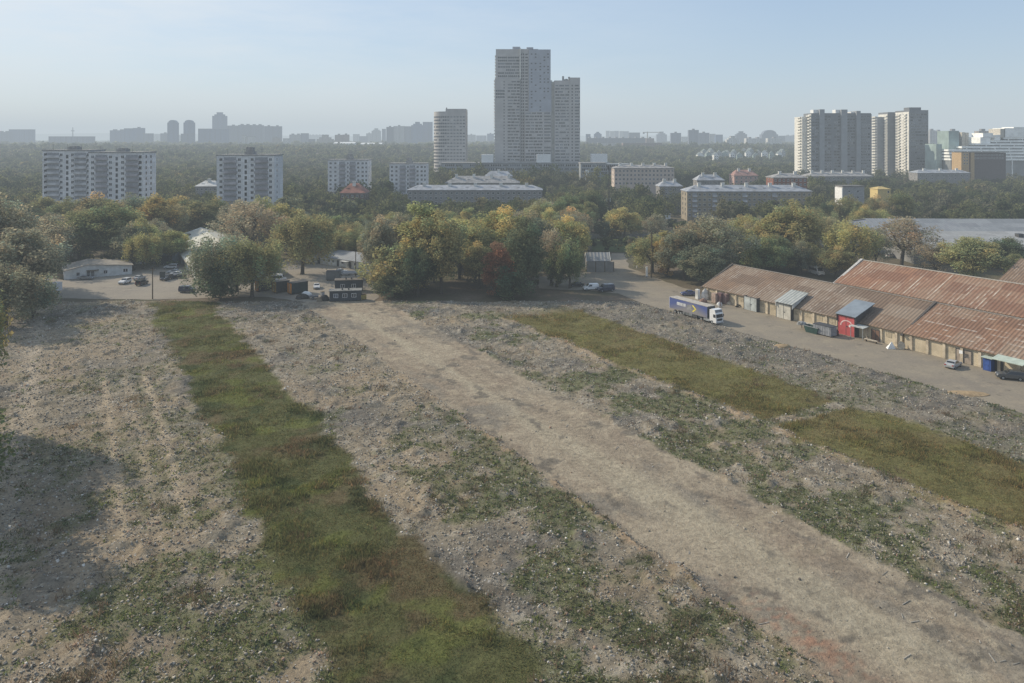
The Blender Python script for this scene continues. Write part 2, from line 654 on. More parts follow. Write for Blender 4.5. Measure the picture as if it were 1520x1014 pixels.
# ------------------------------------------------------------------ ground
gm, nt, b = base_mat('ground_soil', 0.95, 0.1)
p = pos(nt)
c = mix(nt, ramp(nt, noise(nt, p, 0.05, 6, 0.65), 0.4, 0.62), (0.17, 0.135, 0.1), (0.075, 0.08, 0.04))
c = mix(nt, ramp(nt, noise(nt, p, 0.9, 6, 0.7), 0.4, 0.7), c, (0.11, 0.085, 0.06))
nt.links.new(c, b.inputs['Base Color'])
bp = nd(nt, 'ShaderNodeBump')
bp.inputs['Distance'].default_value = 0.15
nt.links.new(noise(nt, p, 1.5, 6, 0.7), bp.inputs['Height'])
nt.links.new(bp.outputs[0], b.inputs['Normal'])
g = MB()
g.add([(-14000, -300, -.06), (14000, -300, -.06), (14000, 14000, -.06), (-14000, 14000, -.06)], [(0, 1, 2, 3)])
tag(g.build('ground', gm), kind='structure')

# the cleared demolition site: strips of rubble, turf and a dirt road, sculpted and tinted in survey coordinates
STEP = 0.42
xs = np.arange(-175, 175, STEP)
ys = np.arange(46, 216, STEP)
GX, GY = np.meshgrid(xs, ys)
U = DU[0] * GX + DU[1] * GY
V = DV[0] * GX + DV[1] * GY
far_edge = 211.5 + 5 * (fbm(GX, GY * 0, 14, 91) - .5) + 4 * sm(GX, 20, 60)
keep = (np.abs(GX) < GY * 0.68 + 26) & (V < 137.5) & (GY < far_edge)
wob = 4.6 * (fbm(U, V, 8, 1) - .5) + 3.4 * (fbm(U, V, 2.2, 2, 3) - .5)
Vw = V + wob


def band(v, a, b_, e=0.8):
    return sm(v, a - e, a + e) * (1 - sm(v, b_ - e, b_ + e))


far_fade2 = 1 - sm(U + 6 * (fbm(U, V, 6, 4) - .5), 160, 172)
far_fade1 = 1 - sm(U + 5 * (fbm(U, V, 6, 5) - .5), 226, 236)
cross = sm(np.abs(U - 82.5 + .8 * (fbm(U, V, 3, 6) - .5)), 0.8, 2.0)
turf1 = band(Vw, 17.8, 33.1) * far_fade1
turf2 = band(Vw, 93.8, 114, 0.9) * far_fade2 * cross
road = band(Vw * .45 + V * .55, 54, 73.6, 0.3)
n_big = fbm(U, V, 16, 11)
n_med = fbm(U, V, 4.5, 12)
n_sml = fbm(U, V, 1.3, 13, 3)
n_str = fbm(U * 0.25, V, 2.2, 14)


def lerp(a, b_, t):
    return a * (1 - t[..., None]) + np.array(b_) * t[..., None]


one = np.ones_like(U)
C = one[..., None] * np.array((0.185, 0.168, 0.142))
C = lerp(C, (0.105, 0.103, 0.102), sm(n_big, .48, .62) * .85)                       # dark slag
C = lerp(C, (0.225, 0.188, 0.145), sm(fbm(U, V, 11, 15), .54, .66) * .65)             # sandy loam
C = lerp(C, (0.095, 0.085, 0.07), sm(n_med, .56, .72) * .55)
C = lerp(C, (0.26, 0.25, 0.235), sm(n_sml, .6, .75) * .55)                           # crushed concrete
slag = band(V, 114, 134, 3)
C = lerp(C, (0.118, 0.114, 0.11), slag * (.35 + .5 * sm(n_med, .4, .6)))
farleft = band(V, -20, 17, 3)
C = lerp(C, (0.205, 0.172, 0.135), farleft * sm(fbm(U, V, 9, 16), .42, .58) * .6)
# green cover among the rubble, thicker near the viewer
weedn = fbm(U, V, 8, 21) * .65 + fbm(U, V, 2.2, 22) * .35
near = 1 - sm(U, 70, 150)
weed = sm(weedn, .50 - .05 * near, .62 - .05 * near) * (1 - road)
weed = weed * (0.35 + .65 * np.maximum(near, band(V, 74, 93, 2)))
weed = np.maximum(weed, .75 * band(V, 46, 53, 1.2) * sm(weedn, .42, .56) * near)
weed = weed * (1 - .6 * slag)
C = lerp(C, (0.085, 0.10, 0.05), weed * .75)
# turf strips
TG = one[..., None] * np.array((0.075, 0.082, 0.038))
TG = lerp(TG, (0.10, 0.08, 0.052), sm(fbm(U, V, 9, 31), .48, .64) * .7)
TG = lerp(TG, (0.088, 0.104, 0.034), sm(fbm(U, V, 4.5, 32), .54, .7) * .8)
TG = lerp(TG, (0.035, 0.05, 0.022), sm(fbm(U, V, 5, 33), .58, .7) * .7)
TG2 = lerp(TG, (0.135, 0.125, 0.056), one * .6)
turf = np.maximum(turf1, turf2)
C = C * (1 - turf1[..., None]) + TG * turf1[..., None]
C = C * (1 - turf2[..., None]) + TG2 * turf2[..., None]
# the dirt road: hard-packed, one smooth pale lane, grey slab remains
RD = one[..., None] * np.array((0.222, 0.196, 0.166))
RD = lerp(RD, (0.19, 0.162, 0.138), sm(n_str, .5, .62) * .7)
RD = lerp(RD, (0.155, 0.147, 0.137), sm(fbm(U * .6, V, 7, 41), .48, .6) * .85)
RD = lerp(RD, (0.16, 0.14, 0.12), sm(fbm(U * .12, V, 1.1, 46), .54, .66) * .55)
RD = lerp(RD, (0.30, 0.27, 0.22), sm(fbm(U, V, 1.6, 47), .62, .72) * .5)
RD = lerp(RD, (0.255, 0.23, 0.195), sm(fbm(U * .5, V, 5, 42), .5, .64) * .7)
lane = np.exp(-(np.maximum(np.abs(V - 62.8 + 1.6 * (fbm(U, V * 0, 30, 43) - .5)) - 1.9 * (1 - sm(U, 60, 125)), 0) / 1.4) ** 2) * (.55 + .45 * sm(fbm(U * .4, V, 4, 48), .38, .55))
RD = lerp(RD, (0.272, 0.252, 0.212), lane * .75)
RD = lerp(RD, (0.10, 0.095, 0.09), sm(fbm(U * .6, V, 2.6, 44), .655, .69) * .75)
C = C * (1 - road[..., None]) + RD * road[..., None]
red = np.exp(-(((U - 46) / 7) ** 2 + ((V - 57) / 1.8) ** 2)) * sm(fbm(U, V, .6, 45, 2), .58, .62) * .5
C = lerp(C, (0.26, 0.11, 0.07), red * .9)
# kerb lines of broken brick beside the road and the right strip
kerb = np.exp(-((Vw * .3 + V * .7 - 54) / .55) ** 2) * (1 - sm(U, 120, 150)) * (.35 + .65 * sm(fbm(U, V, 3, 64), .4, .56)) + .8 * (.2 + .8 * sm(fbm(U, V, 3, 65), .42, .58)) * np.exp(-((Vw * .3 + V * .7 - 93.6) / .6) ** 2) * far_fade2
C = lerp(C, (0.265, 0.20, 0.145), np.clip(kerb, 0, 1) * .75)
# old wheel ruts and the pale path at the far left
for vv, a_ in ((4.8, .7), (8.4, .45), (11.6, .75)):
    rut = np.exp(-((V - vv - .9 * (fbm(U, V * 0, 20, 50) - .5)) / .55) ** 2) * sm(U, 88, 100) * (1 - sm(U, 155, 170))
    C = lerp(C, (0.285, 0.245, 0.195), rut * min(1, a_ * 1.3))
    weed = weed * (1 - rut)
path = np.exp(-((V + 7.5 + 3 * (fbm(U, V * 0, 25, 52) - .5)) / 2.0) ** 2)
C = lerp(C, (0.285, 0.255, 0.22), path * .75)
C = C * (0.82 + .36 * n_sml[..., None])

rub = np.clip((1 - turf) * (1 - road) * (1 - .7 * weed), 0, 1)
tread = (np.exp(-((V - 90.5) / 2.2) ** 2) + np.exp(-((V - 50.5) / 2.4) ** 2) * sm(n_med, .45, .55) + .5 * np.exp(-((V - 15.2) / 1.6) ** 2)) * (1 - road) * (1 - turf)
Z = 0.22 * (n_med - .4) * (1 - road) + .5 * (n_big - .45) * (1 - road) * (1 - turf) + .28 * (n_sml - .5) * rub
Z += .35 * np.clip(kerb, 0, 1) + .05 * road * (n_str - .5) + .14 * tread * np.sin(U * 2 * PI / .9 + V)
Z += rub * .5 * sm(fbm(U, V, 3.2, 61, 3), .58, .82) + rub * .22 * (fbm(U, V, .9, 62, 2) - .5)
Z += .55 * np.exp(-((V - 135) / 1.6) ** 2) * (n_med - .15) * 0
Z = np.maximum(Z + .22, 0.02)
edge = np.minimum(sm(far_edge - GY, 0, 3), 1 - sm(V, 133.2, 136.5))
Z = Z * edge + (1 - edge) * -.12

idx = -np.ones(GX.shape, dtype=np.int64)
idx[keep] = np.arange(keep.sum())
q = np.stack([idx[:-1, :-1], idx[:-1, 1:], idx[1:, 1:], idx[1:, :-1]], -1).reshape(-1, 4)
qz = np.stack([np.maximum(turf1, turf2)[:-1, :-1], road[:-1, :-1]], -1).reshape(-1, 2)
ok = (q >= 0).all(1)
q, qz = q[ok], qz[ok]
PV = np.stack([GX[keep], GY[keep], Z[keep]], -1)
C = C * np.array((1.37, 1.31, 1.16))
PC = np.concatenate([C[keep], rub[keep][:, None]], 1)

sm_mat, nt, b = base_mat('site_earth', 0.95, 0.12)
at = nd(nt, 'ShaderNodeAttribute', attribute_name='Col')
p = pos(nt)
nA = ramp(nt, noise(nt, p, 1.7, 7, 0.72), 0.3, 0.72)
c = mix(nt, nA, mix(nt, 1.0, at.outputs['Color'], (0.62, 0.6, 0.58), 'MULTIPLY'), mix(nt, 1.0, at.outputs['Color'], (1.3, 1.28, 1.25), 'MULTIPLY'))
vo = nd(nt, 'ShaderNodeTexVoronoi')
vo.inputs['Scale'].default_value = 2.6
nt.links.new(p, vo.inputs['Vector'])
sv = nd(nt, 'ShaderNodeSeparateColor')
nt.links.new(vo.outputs['Color'], sv.inputs[0])
chip = math_n(nt, 'MULTIPLY', math_n(nt, 'GREATER_THAN', sv.outputs[0], 0.84), math_n(nt, 'LESS_THAN', vo.outputs['Distance'], 0.3))
c = mix(nt, math_n(nt, 'MULTIPLY', math_n(nt, 'MULTIPLY', chip, at.outputs['Alpha']), 0.7), c, (0.4, 0.385, 0.36))
pit = math_n(nt, 'MULTIPLY', math_n(nt, 'LESS_THAN', sv.outputs[1], 0.2), math_n(nt, 'LESS_THAN', vo.outputs['Distance'], 0.36))
c = mix(nt, math_n(nt, 'MULTIPLY', math_n(nt, 'MULTIPLY', pit, at.outputs['Alpha']), 0.55), c, (0.06, 0.056, 0.05))
nt.links.new(c, b.inputs['Base Color'])
bp = nd(nt, 'ShaderNodeBump')
bp.inputs['Distance'].default_value = 0.35
bp.inputs['Strength'].default_value = 0.8
nt.links.new(noise(nt, p, 2.2, 7, 0.7), bp.inputs['Height'])
nt.links.new(bp.outputs[0], b.inputs['Normal'])


def submesh(name, faces):
    used, inv = np.unique(faces, return_inverse=True)
    me = big_mesh(name, PV[used], inv.reshape(-1, 4), sm_mat, PC[used], 4, True)
    tag(link(name, me), kind='structure')


isr = qz[:, 1] > .5
ist = (qz[:, 0] > .5) & ~isr
submesh('dirt_road', q[isr])
submesh('turf_ground', q[ist])
submesh('rubble_ground', q[~isr & ~ist])


def zat(x, y):
    i = np.clip(((y - ys[0]) / STEP).astype(int), 0, len(ys) - 1)
    j = np.clip(((x - xs[0]) / STEP).astype(int), 0, len(xs) - 1)
    return Z[i, j], i, j


# ---- scattered stuff on the site: rubble, grass, weeds, debris
plainmix = leaf_mat('grass_blade', True)


def scatter(n, dens_arr, ymax=213, bias=1.6):
    """random points in view on the site; density falls off with distance as the grain gets too fine to see"""
    t = RNG.random(n * 3)
    y = 52 + (ymax - 52) * t ** bias
    x = (RNG.random(n * 3) * 2 - 1) * (y * .68 + 14)
    z, i, j = zat(x, y)
    okk = keep[i, j] & (RNG.random(n * 3) < dens_arr[i, j]) & (edge[i, j] > .6)
    x, y, z, i, j = (a[okk][:n] for a in (x, y, z, i, j))
    return x, y, z, i, j


def stones(n):
    stone_d = rub * (.35 + .65 * sm(n_sml, .4, .6)) * (0.5 + .5 * sm(n_med, .35, .6)) + .012 * road + kerb * .7 + .15 * weed * (1 - road) * (1 - turf)
    x, y, z, i, j = scatter(n, np.clip(stone_d, 0, 1), 213, 1.35)
    m = len(x)
    s = 0.03 + .14 * RNG.random(m) ** 6.0 + .0004 * y
    base = np.array([(a, b_, c_) for c_ in (-.5, .5) for a, b_ in ((-.5, -.5), (.5, -.5), (.5, .5), (-.5, .5))])
    vs = base[None] * (1 + .5 * (RNG.random((m, 8, 3)) - .5))
    vs = vs * (s[:, None] * (.7 + .9 * RNG.random((m, 3))))[:, None, :] * np.array((1, 1, .75))
    th = RNG.random(m) * 2 * PI
    ca, sa = np.cos(th)[:, None], np.sin(th)[:, None]
    tl = (RNG.random((m, 1)) - .5) * 1.2
    vx, vy, vz = vs[..., 0], vs[..., 1], vs[..., 2]
    vz, vx = vz + vx * tl, vx
    X = vx * ca - vy * sa + x[:, None]
    Y = vx * sa + vy * ca + y[:, None]
    Zs = vz + z[:, None] + s[:, None] * .2
    fq = np.array([(3, 2, 1, 0), (4, 5, 6, 7), (0, 1, 5, 4), (1, 2, 6, 5), (2, 3, 7, 6), (3, 0, 4, 7)])
    q_ = (fq[None] + (np.arange(m) * 8)[:, None, None]).reshape(-1, 4)
    pal = np.array([(.44, .40, .33), (.36, .325, .265), (.28, .25, .205), (.2, .175, .145), (.31, .21, .15), (.62, .58, .51), (.13, .115, .095)])
    col = pal[RNG.choice(7, m, p=(.16, .25, .24, .15, .09, .04, .07))] * (.8 + .4 * RNG.random((m, 1)))
    me = big_mesh('rubble', np.stack([X, Y, Zs], -1).reshape(-1, 3), q_, stone_mat, np.repeat(col, 8, 0), 4)
    tag(link('rubble', me), kind='stuff')


stone_mat, nt, b = base_mat('broken_stone', 0.95, 0.1)
at = nd(nt, 'ShaderNodeAttribute', attribute_name='Col')
nt.links.new(mix(nt, ramp(nt, noise(nt, pos(nt), 6, 4), .3, .7), mix(nt, 1.0, at.outputs['Color'], (.75, .75, .75), 'MULTIPLY'), at.outputs['Color']), b.inputs['Base Color'])
stones(105000)


def blades(name, x, y, z, per, hgt, wid, spread, col, lean=.45):
    m = len(x)
    k = per
    ox = RNG.normal(0, 1, (m, k)) * spread[:, None]
    oy = RNG.normal(0, 1, (m, k)) * spread[:, None]
    h = hgt[:, None] * (.55 + .7 * RNG.random((m, k)))
    th = RNG.random((m, k)) * 2 * PI
    wv = wid[:, None] * (.6 + .8 * RNG.random((m, k)))
    lx, ly = RNG.normal(0, lean, (m, k)) * h, RNG.normal(0, lean, (m, k)) * h
    bx, by, bz = x[:, None] + ox, y[:, None] + oy, np.repeat(z[:, None], k, 1) - .04
    dx, dy = np.cos(th) * wv, np.sin(th) * wv
    P = np.stack([np.stack([bx - dx, by - dy, bz], -1), np.stack([bx + dx, by + dy, bz], -1), np.stack([bx + lx, by + ly, bz + h], -1)], 2)
    fq = np.arange(m * k * 3).reshape(-1, 3)
    cc = np.repeat(np.repeat(col[:, None, :], k, 1) * (.65 + .7 * RNG.random((m, k, 1))), 3, 1).reshape(-1, 3)
    me = big_mesh(name, P.reshape(-1, 3), fq, plainmix, cc, 3)
    tag(link(name, me), kind='stuff')


gx, gy, gz, gi, gj = scatter(130000, np.clip(turf1 + turf2, 0, 1) * (.35 + .65 * sm(n_med, .3, .6)), 213, 1.15)
gcol = C[gi, gj] * 1.38 * np.where(RNG.random((len(gx), 1)) < .22, np.array((1.5, 1.15, 1.2)), np.array((1., 1., 1.)))
tall = .16 + .42 * sm(fbm(U, V, 5, 71), .5, .75)[gi, gj]
blades('grass', gx, gy, gz, 4, tall, .025 + .00045 * gy, .14 + .001 * gy, gcol)

wx, wy, wz, wi, wj = scatter(26000, np.clip(weed * 1.2, 0, 1) * (1 - turf), 200, 1.25)
wsel = RNG.random((len(wx), 1))
wc = np.where(wsel < .45, np.array((.13, .155, .08)), np.where(wsel < .75, np.array((.175, .20, .075)), np.array((.21, .17, .105)))) * (.7 + .6 * RNG.random((len(wx), 1)))
blades('weeds', wx, wy, wz, 6, .10 + .26 * RNG.random(len(wx)), .05 + .0006 * wy, .16 + .1 * RNG.random(len(wx)), wc, .7)

# dry stalks and dark brush in clumps
bx_, by_, bz_, bi_, bj_ = scatter(2600, np.clip(sm(fbm(U, V, 7, 81), .6, .72) * (1 - road) * (1 - turf * .3), 0, 1), 211, 1.3)
bc = np.where(RNG.random((len(bx_), 1)) < .5, np.array((.2, .14, .09)), np.array((.14, .135, .08)))
blades('undergrowth', bx_, by_, bz_, 26, .35 + .55 * RNG.random(len(bx_)), np.full(len(bx_), .04), .3 + .3 * RNG.random(len(bx_)), bc, .5)

# splintered laths and scraps lying on the road
dmb = MB()
for _ in range(150):
    u_ = 30 + 90 * random.random() ** 1.5
    v_ = random.uniform(66.5, 74.5) if random.random() < .7 else random.uniform(50, 92)
    x_, y_, _z = UV(u_, v_)
    if not (50 < y_ < 200 and abs(x_) < y_ * .7):
        continue
    z_ = float(zat(np.array([x_]), np.array([y_]))[0][0])
    L = .12 + 1.2 * random.random() ** 4
    dmb.box((x_, y_, z_ + .05), (L, random.uniform(.03, .1), .04), random.gauss(.9, .5))
deb = dmb.build('debris', plain('bleached_wood', (0.4, 0.37, 0.32), 0.9, 0.2, 0, 0.5, 0.4))
tag(deb, kind='stuff')

# ------------------------------------------------------------------ trees
LEAF = leaf_mat('leaf_canopy')
BARK = plain('bark', (0.085, 0.072, 0.058), 0.95, 0.1, 0, 0.4, 4.0)


def leaf_cloud(cen, rad, cnt, size, drop=0.0, rng=RNG):
    """leaf quads round clump centres (unit tree); returns verts (n,4,3) and clump index"""
    n = int(cnt.sum())
    k = np.repeat(np.arange(len(cen)), cnt)
    d = rng.normal(0, 1, (n, 3))
    d /= np.linalg.norm(d, axis=1)[:, None]
    r = rng.random(n) ** .45
    off = d * r[:, None] * rad[k][:, None]
    if drop:
        off[:, 2] -= drop * rng.random(n) ** 1.5
        off[:, :2] *= (1 - .35 * (np.abs(off[:, 2:3]) / (drop + .1)))
    c = cen[k] + off
    nrm = d * .7 + rng.normal(0, .7, (n, 3)) + np.array((0, 0, .35))
    nrm /= np.linalg.norm(nrm, axis=1)[:, None]
    t1 = np.cross(nrm, rng.normal(0, 1, (n, 3)))
    t1 /= np.linalg.norm(t1, axis=1)[:, None] + 1e-9
    t2 = np.cross(nrm, t1)
    s = size * (.55 + .9 * rng.random(n))[:, None]
    asp = (.5 + .4 * rng.random(n))[:, None]
    P = np.stack([c - t1 * s, c - t2 * s * asp, c + t1 * s, c + t2 * s * asp], 1)
    return P, k, r


def crown_points(n, rx, rz, cz, lobes, rng, shell=.5, pear=0.0):
    L = rng.normal(0, 1, (lobes, 3))
    L /= np.linalg.norm(L, axis=1)[:, None]
    A = .55 + .6 * rng.random(lobes)
    d = rng.normal(0, 1, (n, 3))
    d /= np.linalg.norm(d, axis=1)[:, None]
    f = .56 + .56 * (np.clip((d @ L.T - .6) / .4, 0, 1) ** .8 * A).max(1)
    r = (shell + (1 - shell) * rng.random(n) ** .7) * f
    p = d * r[:, None]
    wid = 1 - pear * p[:, 2]
    return np.stack([p[:, 0] * rx * wid, p[:, 1] * rx * wid, cz + p[:, 2] * rz], 1), r


def make_tree(kind, seed, leaves=14500):
    rng = np.random.default_rng(seed)
    par = dict(round=(.33, .40, .58, .085, 0, 120, 1.0, .012), tall=(.22, .44, .55, .07, 0, 105, 1.0, .0115), willow=(.40, .34, .62, .075, .20, 120, 1.0, .0098),
               sparse=(.38, .36, .62, .08, 0, 105, .45, .0115), bush=(.5, .46, .48, .13, 0, 70, .8, .022))[kind]
    rx, rz, cz, cr, drop, nc, dens, ls = par
    cen, r = crown_points(nc, rx, rz, cz, 14, rng, .3, .22 if kind == 'round' else .12)
    rad = cr * (.7 + .7 * rng.random(nc))
    cnt = np.maximum(8, (leaves * dens / nc * (rad / cr) ** 2 * (.6 + .8 * rng.random(nc)))).astype(int)
    P, k, lr = leaf_cloud(cen, rad, cnt, ls, drop, rng)
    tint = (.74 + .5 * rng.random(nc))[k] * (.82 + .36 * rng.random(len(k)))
    tint *= np.clip(.72 + .4 * r[k], .6, 1.15)  # clumps deep in the crown darkened: self-shading put into the leaf colour
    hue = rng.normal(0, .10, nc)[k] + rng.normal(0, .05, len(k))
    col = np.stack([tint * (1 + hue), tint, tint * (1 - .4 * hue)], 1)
    P[..., 2] = np.maximum(P[..., 2], .03)
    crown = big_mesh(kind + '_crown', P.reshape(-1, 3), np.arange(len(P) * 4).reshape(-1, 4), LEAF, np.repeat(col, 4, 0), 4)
    # trunk and limbs
    b = MB()
    fork = .02 if kind == 'bush' else (.2 + .1 * rng.random())
    tr = .019 if kind != 'bush' else .01
    top = Vector((rng.normal(0, .012), rng.normal(0, .012), fork))
    b.tube((0, 0, -.01), (0, 0, .03), tr * 1.5, tr * 1.1, 8)
    b.tube((0, 0, .03), top, tr * 1.1, tr * .85, 8)
    order = rng.permutation(nc)
    limbs = []
    for i in range(6):
        a = 2 * PI * i / 6 + rng.normal(0, .3)
        tip = Vector((math.cos(a) * rx * .45, math.sin(a) * rx * .45, cz + rz * (.25 * rng.random())))
        if i == 0:
            tip = Vector((rng.normal(0, .03), rng.normal(0, .03), cz + rz * .65))
        mid = top.lerp(tip, .5) + Vector((0, 0, -.02))
        b.tube(top, mid, tr * .62, tr * .42, 6, cap=False)
        b.tube(mid, tip, tr * .42, tr * .16, 5, cap=False)
        limbs += [(top, mid), (mid, tip)]
    for i in order[:70 if kind in ('sparse', 'willow') else 42]:
        q_ = Vector(cen[i])
        best = min(limbs, key=lambda l: ((l[0] + l[1]) / 2 - q_).length + .2 * max(0, ((l[0] + l[1]) / 2).z - q_.z))
        st = best[0].lerp(best[1], .3 + .6 * rng.random())
        m_ = st.lerp(q_, .5) + Vector((0, 0, .015))
        b.tube(st, m_, tr * .2, tr * .13, 4, cap=False)
        b.tube(m_, q_, tr * .13, tr * .04, 3, cap=False)
    trunk = b.mesh(kind + '_trunk', BARK)
    return crown, trunk


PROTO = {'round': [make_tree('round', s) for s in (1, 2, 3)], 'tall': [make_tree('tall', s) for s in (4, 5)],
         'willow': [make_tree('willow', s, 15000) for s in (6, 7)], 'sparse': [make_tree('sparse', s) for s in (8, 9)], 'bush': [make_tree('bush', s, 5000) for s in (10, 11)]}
PAL = {'olive': (.335, .32, .155), 'green': (.245, .265, .13), 'dark green': (.145, .172, .10), 'yellow-green': (.43, .405, .175), 'golden': (.50, .375, .15),
       'orange': (.46, .215, .10), 'rusty red': (.35, .175, .105), 'brownish': (.345, .31, .21), 'grey-green': (.28, .285, .19), 'ochre': (.41, .345, .19)}
CODE = dict(o='olive', g='green', d='dark green', y='yellow-green', G='golden', O='orange', R='rusty red', b='brownish', s='grey-green', c='ochre')
NT = 0


def tree(x, y, h, wid, kind, colour, label, group=None, var=None):
    global NT
    NT += 1
    i = NT if var is None else var
    cm, tm = PROTO[kind][i % len(PROTO[kind])]
    nat = {'round': .60, 'tall': .41, 'willow': .72, 'sparse': .7, 'bush': .92}[kind]
    t = thing('bush' if kind == 'bush' else 'tree', label, 'bush' if kind == 'bush' else 'tree', (x, y, -.05), random.uniform(0, 2 * PI), group)
    kx = wid / (h * nat)
    t.scale = (h * kx, h * kx, h)
    link('trunk', tm, t)
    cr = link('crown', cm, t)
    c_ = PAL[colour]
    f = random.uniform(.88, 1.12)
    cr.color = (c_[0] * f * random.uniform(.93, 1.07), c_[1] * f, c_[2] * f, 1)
    return t


# the trees one can pick out, from left to right: base pixel, top row, width (px), kind, colour, label
NAMED = [
    (8, 486, 372, 120, 'willow', 's', 'grey-green hazy tree at the left edge of the rubble field, above the white box truck'),
    (48, 474, 396, 66, 'bush', 's', 'grey-green spreading bush beside the white box truck'),
    (34, 452, 330, 110, 'round', 'b', 'brownish hazy tree over the left end of the paved yard'),
    (-6, 430, 296, 110, 'round', 'b', 'tall brown tree cut by the left frame edge, left of the yard'),
    (72, 402, 318, 90, 'sparse', 'b', 'thin brown tree just left of the low white gabled shed'),
    (118, 388, 306, 84, 'round', 'o', 'olive tree behind the left end of the low white gabled shed'),
    (168, 388, 302, 92, 'round', 'g', 'full green tree behind the low white gabled shed'),
    (140, 372, 288, 70, 'round', 'c', 'ochre tree behind the full green one at the low white shed'),
    (226, 368, 286, 60, 'tall', 'G', 'tall golden tree behind the row of parked cars'),
    (206, 384, 330, 40, 'round', 'd', 'small dark tree at the far corner of the parked cars'),
    (262, 352, 292, 74, 'round', 'o', 'olive tree above the far end of the pale shed roof'),
    (318, 441, 336, 100, 'willow', 's', 'large grey-green tree in front of the pale shed gable'),
    (326, 446, 384, 66, 'bush', 'd', 'dark bush at the foot of the large grey-green tree by the pale shed'),
    (352, 433, 348, 80, 'willow', 's', 'middle tree of the three by the pale shed, with a bare lower trunk'),
    (374, 441, 338, 92, 'willow', 'o', 'rightmost tree of the three by the pale shed, with spreading limbs'),
    (372, 384, 298, 96, 'sparse', 'b', 'wide brown thinning tree behind the three trees by the pale shed'),
    (449, 407, 300, 98, 'willow', 'o', 'lone olive tree with a thick trunk in the middle of the paved yard'),
    (420, 372, 296, 60, 'round', 'y', 'yellow-green tree behind the lone tree in the paved yard'),
    (508, 372, 336, 32, 'round', 'O', 'small bright orange tree behind the long white shed'),
    (560, 420, 322, 54, 'round', 'b', 'brownish tree rising over the right end of the long white shed'),
    (576, 434, 358, 84, 'bush', 'o', 'round olive willow bush right of the dark site cabin'),
    (590, 442, 402, 62, 'bush', 'd', 'low dark green bush in front of the round olive willow bush'),
    (592, 414, 314, 60, 'sparse', 'b', 'thin brown tree behind the round olive willow bush'),
    (628, 430, 308, 78, 'tall', 'y', 'tall yellow-green tree at the left of the central clump'),
    (655, 436, 318, 74, 'round', 'o', 'green tree with a dark foot in the central clump'),
    (620, 440, 362, 52, 'round', 'd', 'shorter dark green tree at the left front of the central clump'),
    (682, 414, 318, 74, 'round', 'y', 'yellowish tree with a bare dark trunk in the central clump'),
    (706, 419, 330, 66, 'round', 'o', 'olive tree with a leaning trunk behind the rusty red tree'),
    (742, 410, 308, 92, 'round', 'y', 'broad yellow-green tree topping the central clump'),
    (738, 440, 364, 44, 'tall', 'R', 'rusty red tree at the front of the central clump'),
    (778, 434, 330, 64, 'round', 'd', 'dark green tree right of the rusty red tree'),
    (790, 412, 316, 62, 'round', 's', 'grey-green tree behind the dark one right of the rusty red tree'),
    (760, 444, 394, 60, 'bush', 'd', 'dark bush in the shade right of the rusty red tree'),
    (818, 424, 338, 58, 'sparse', 'b', 'thin brown tree in the right half of the central clump'),
    (838, 404, 322, 66, 'round', 'y', 'yellow-topped tree at the right back of the central clump'),
    (846, 428, 346, 60, 'willow', 'g', 'green tree with a slim pale trunk beside the white van'),
    (826, 426, 376, 44, 'round', 'd', 'small dark tree left of the slim trunked tree by the white van'),
    (937, 352, 318, 44, 'round', 'y', 'small yellow-green tree by the concrete fence'),
    (968, 404, 338, 92, 'willow', 'o', 'leaning olive willow beside the small grey hut and pole'),
    (990, 410, 346, 40, 'tall', 'G', 'narrow golden orange tree beside the leaning willow'),
    (1016, 416, 340, 66, 'round', 's', 'grey-green tree right of the narrow golden one'),
    (1056, 414, 316, 112, 'sparse', 'b', 'big brownish thinning tree behind the far gable of the rusty shed'),
    (1040, 424, 366, 70, 'round', 's', 'lower grey-green tree against the far gable of the rusty shed'),
    (1098, 396, 342, 62, 'round', 'd', 'dark green tree between the big brownish tree and the tall yellow-green ones'),
    (1146, 392, 308, 66, 'tall', 'y', 'tall yellow-green tree behind the middle of the front rusty shed'),
    (1182, 396, 302, 84, 'round', 'o', 'broad olive tree behind the front rusty shed'),
    (1150, 408, 348, 60, 'round', 'g', 'green tree in front of the tall yellow-green one'),
    (1226, 372, 318, 54, 'round', 'c', 'ochre tree at the left end of the long grey warehouse'),
    (1266, 404, 316, 96, 'willow', 'y', 'yellowish tree at the far gable of the rear rusty shed'),
    (1240, 414, 366, 52, 'round', 'o', 'small olive tree left of the rear rusty shed gable'),
    (1300, 398, 338, 56, 'sparse', 's', 'thin grey-green tree left of the bare forked tree by the warehouse'),
    (1338, 394, 320, 96, 'sparse', 'b', 'bare brown tree with a forked trunk before the grey warehouse'),
    (1390, 412, 360, 66, 'sparse', 'b', 'faded brown shrubby tree between the bare tree and the rounded olive one'),
    (1442, 420, 346, 84, 'round', 'o', 'rounded olive tree in front of the right half of the grey warehouse'),
    (1262, 346, 292, 44, 'round', 'o', 'olive tree hiding the foot of the blank grey house'),
    (1299, 348, 290, 38, 'round', 'c', 'ochre tree left of the foot of the yellow house'),
    (1317, 346, 293, 36, 'round', 'b', 'brown tree in front of the yellow house'),
    (1336, 346, 285, 44, 'round', 'g', 'green tree right of the yellow house'),
    (1494, 400, 352, 60, 'round', 'd', 'dark tree by the third rusty shed at the right frame edge'),
]
_cy = ['o', 'g', 'b', 'y', 's', 'o', 'c']
for k in range(12):
    NAMED.append((66 + 32 * k, 352 + (k * 37) % 14, 287 + (k * 53) % 11, 44 + (k * 29) % 12, ('round', 'round', 'sparse', 'tall')[k % 4], _cy[k % 7],
                  ('first', 'second', 'third', 'fourth', 'fifth', 'sixth', 'seventh', 'eighth', 'ninth', 'tenth', 'eleventh', 'twelfth')[k] + ' tree from the left in the row below the white apartment blocks'))
OCC = []                                         # ground circles already planted
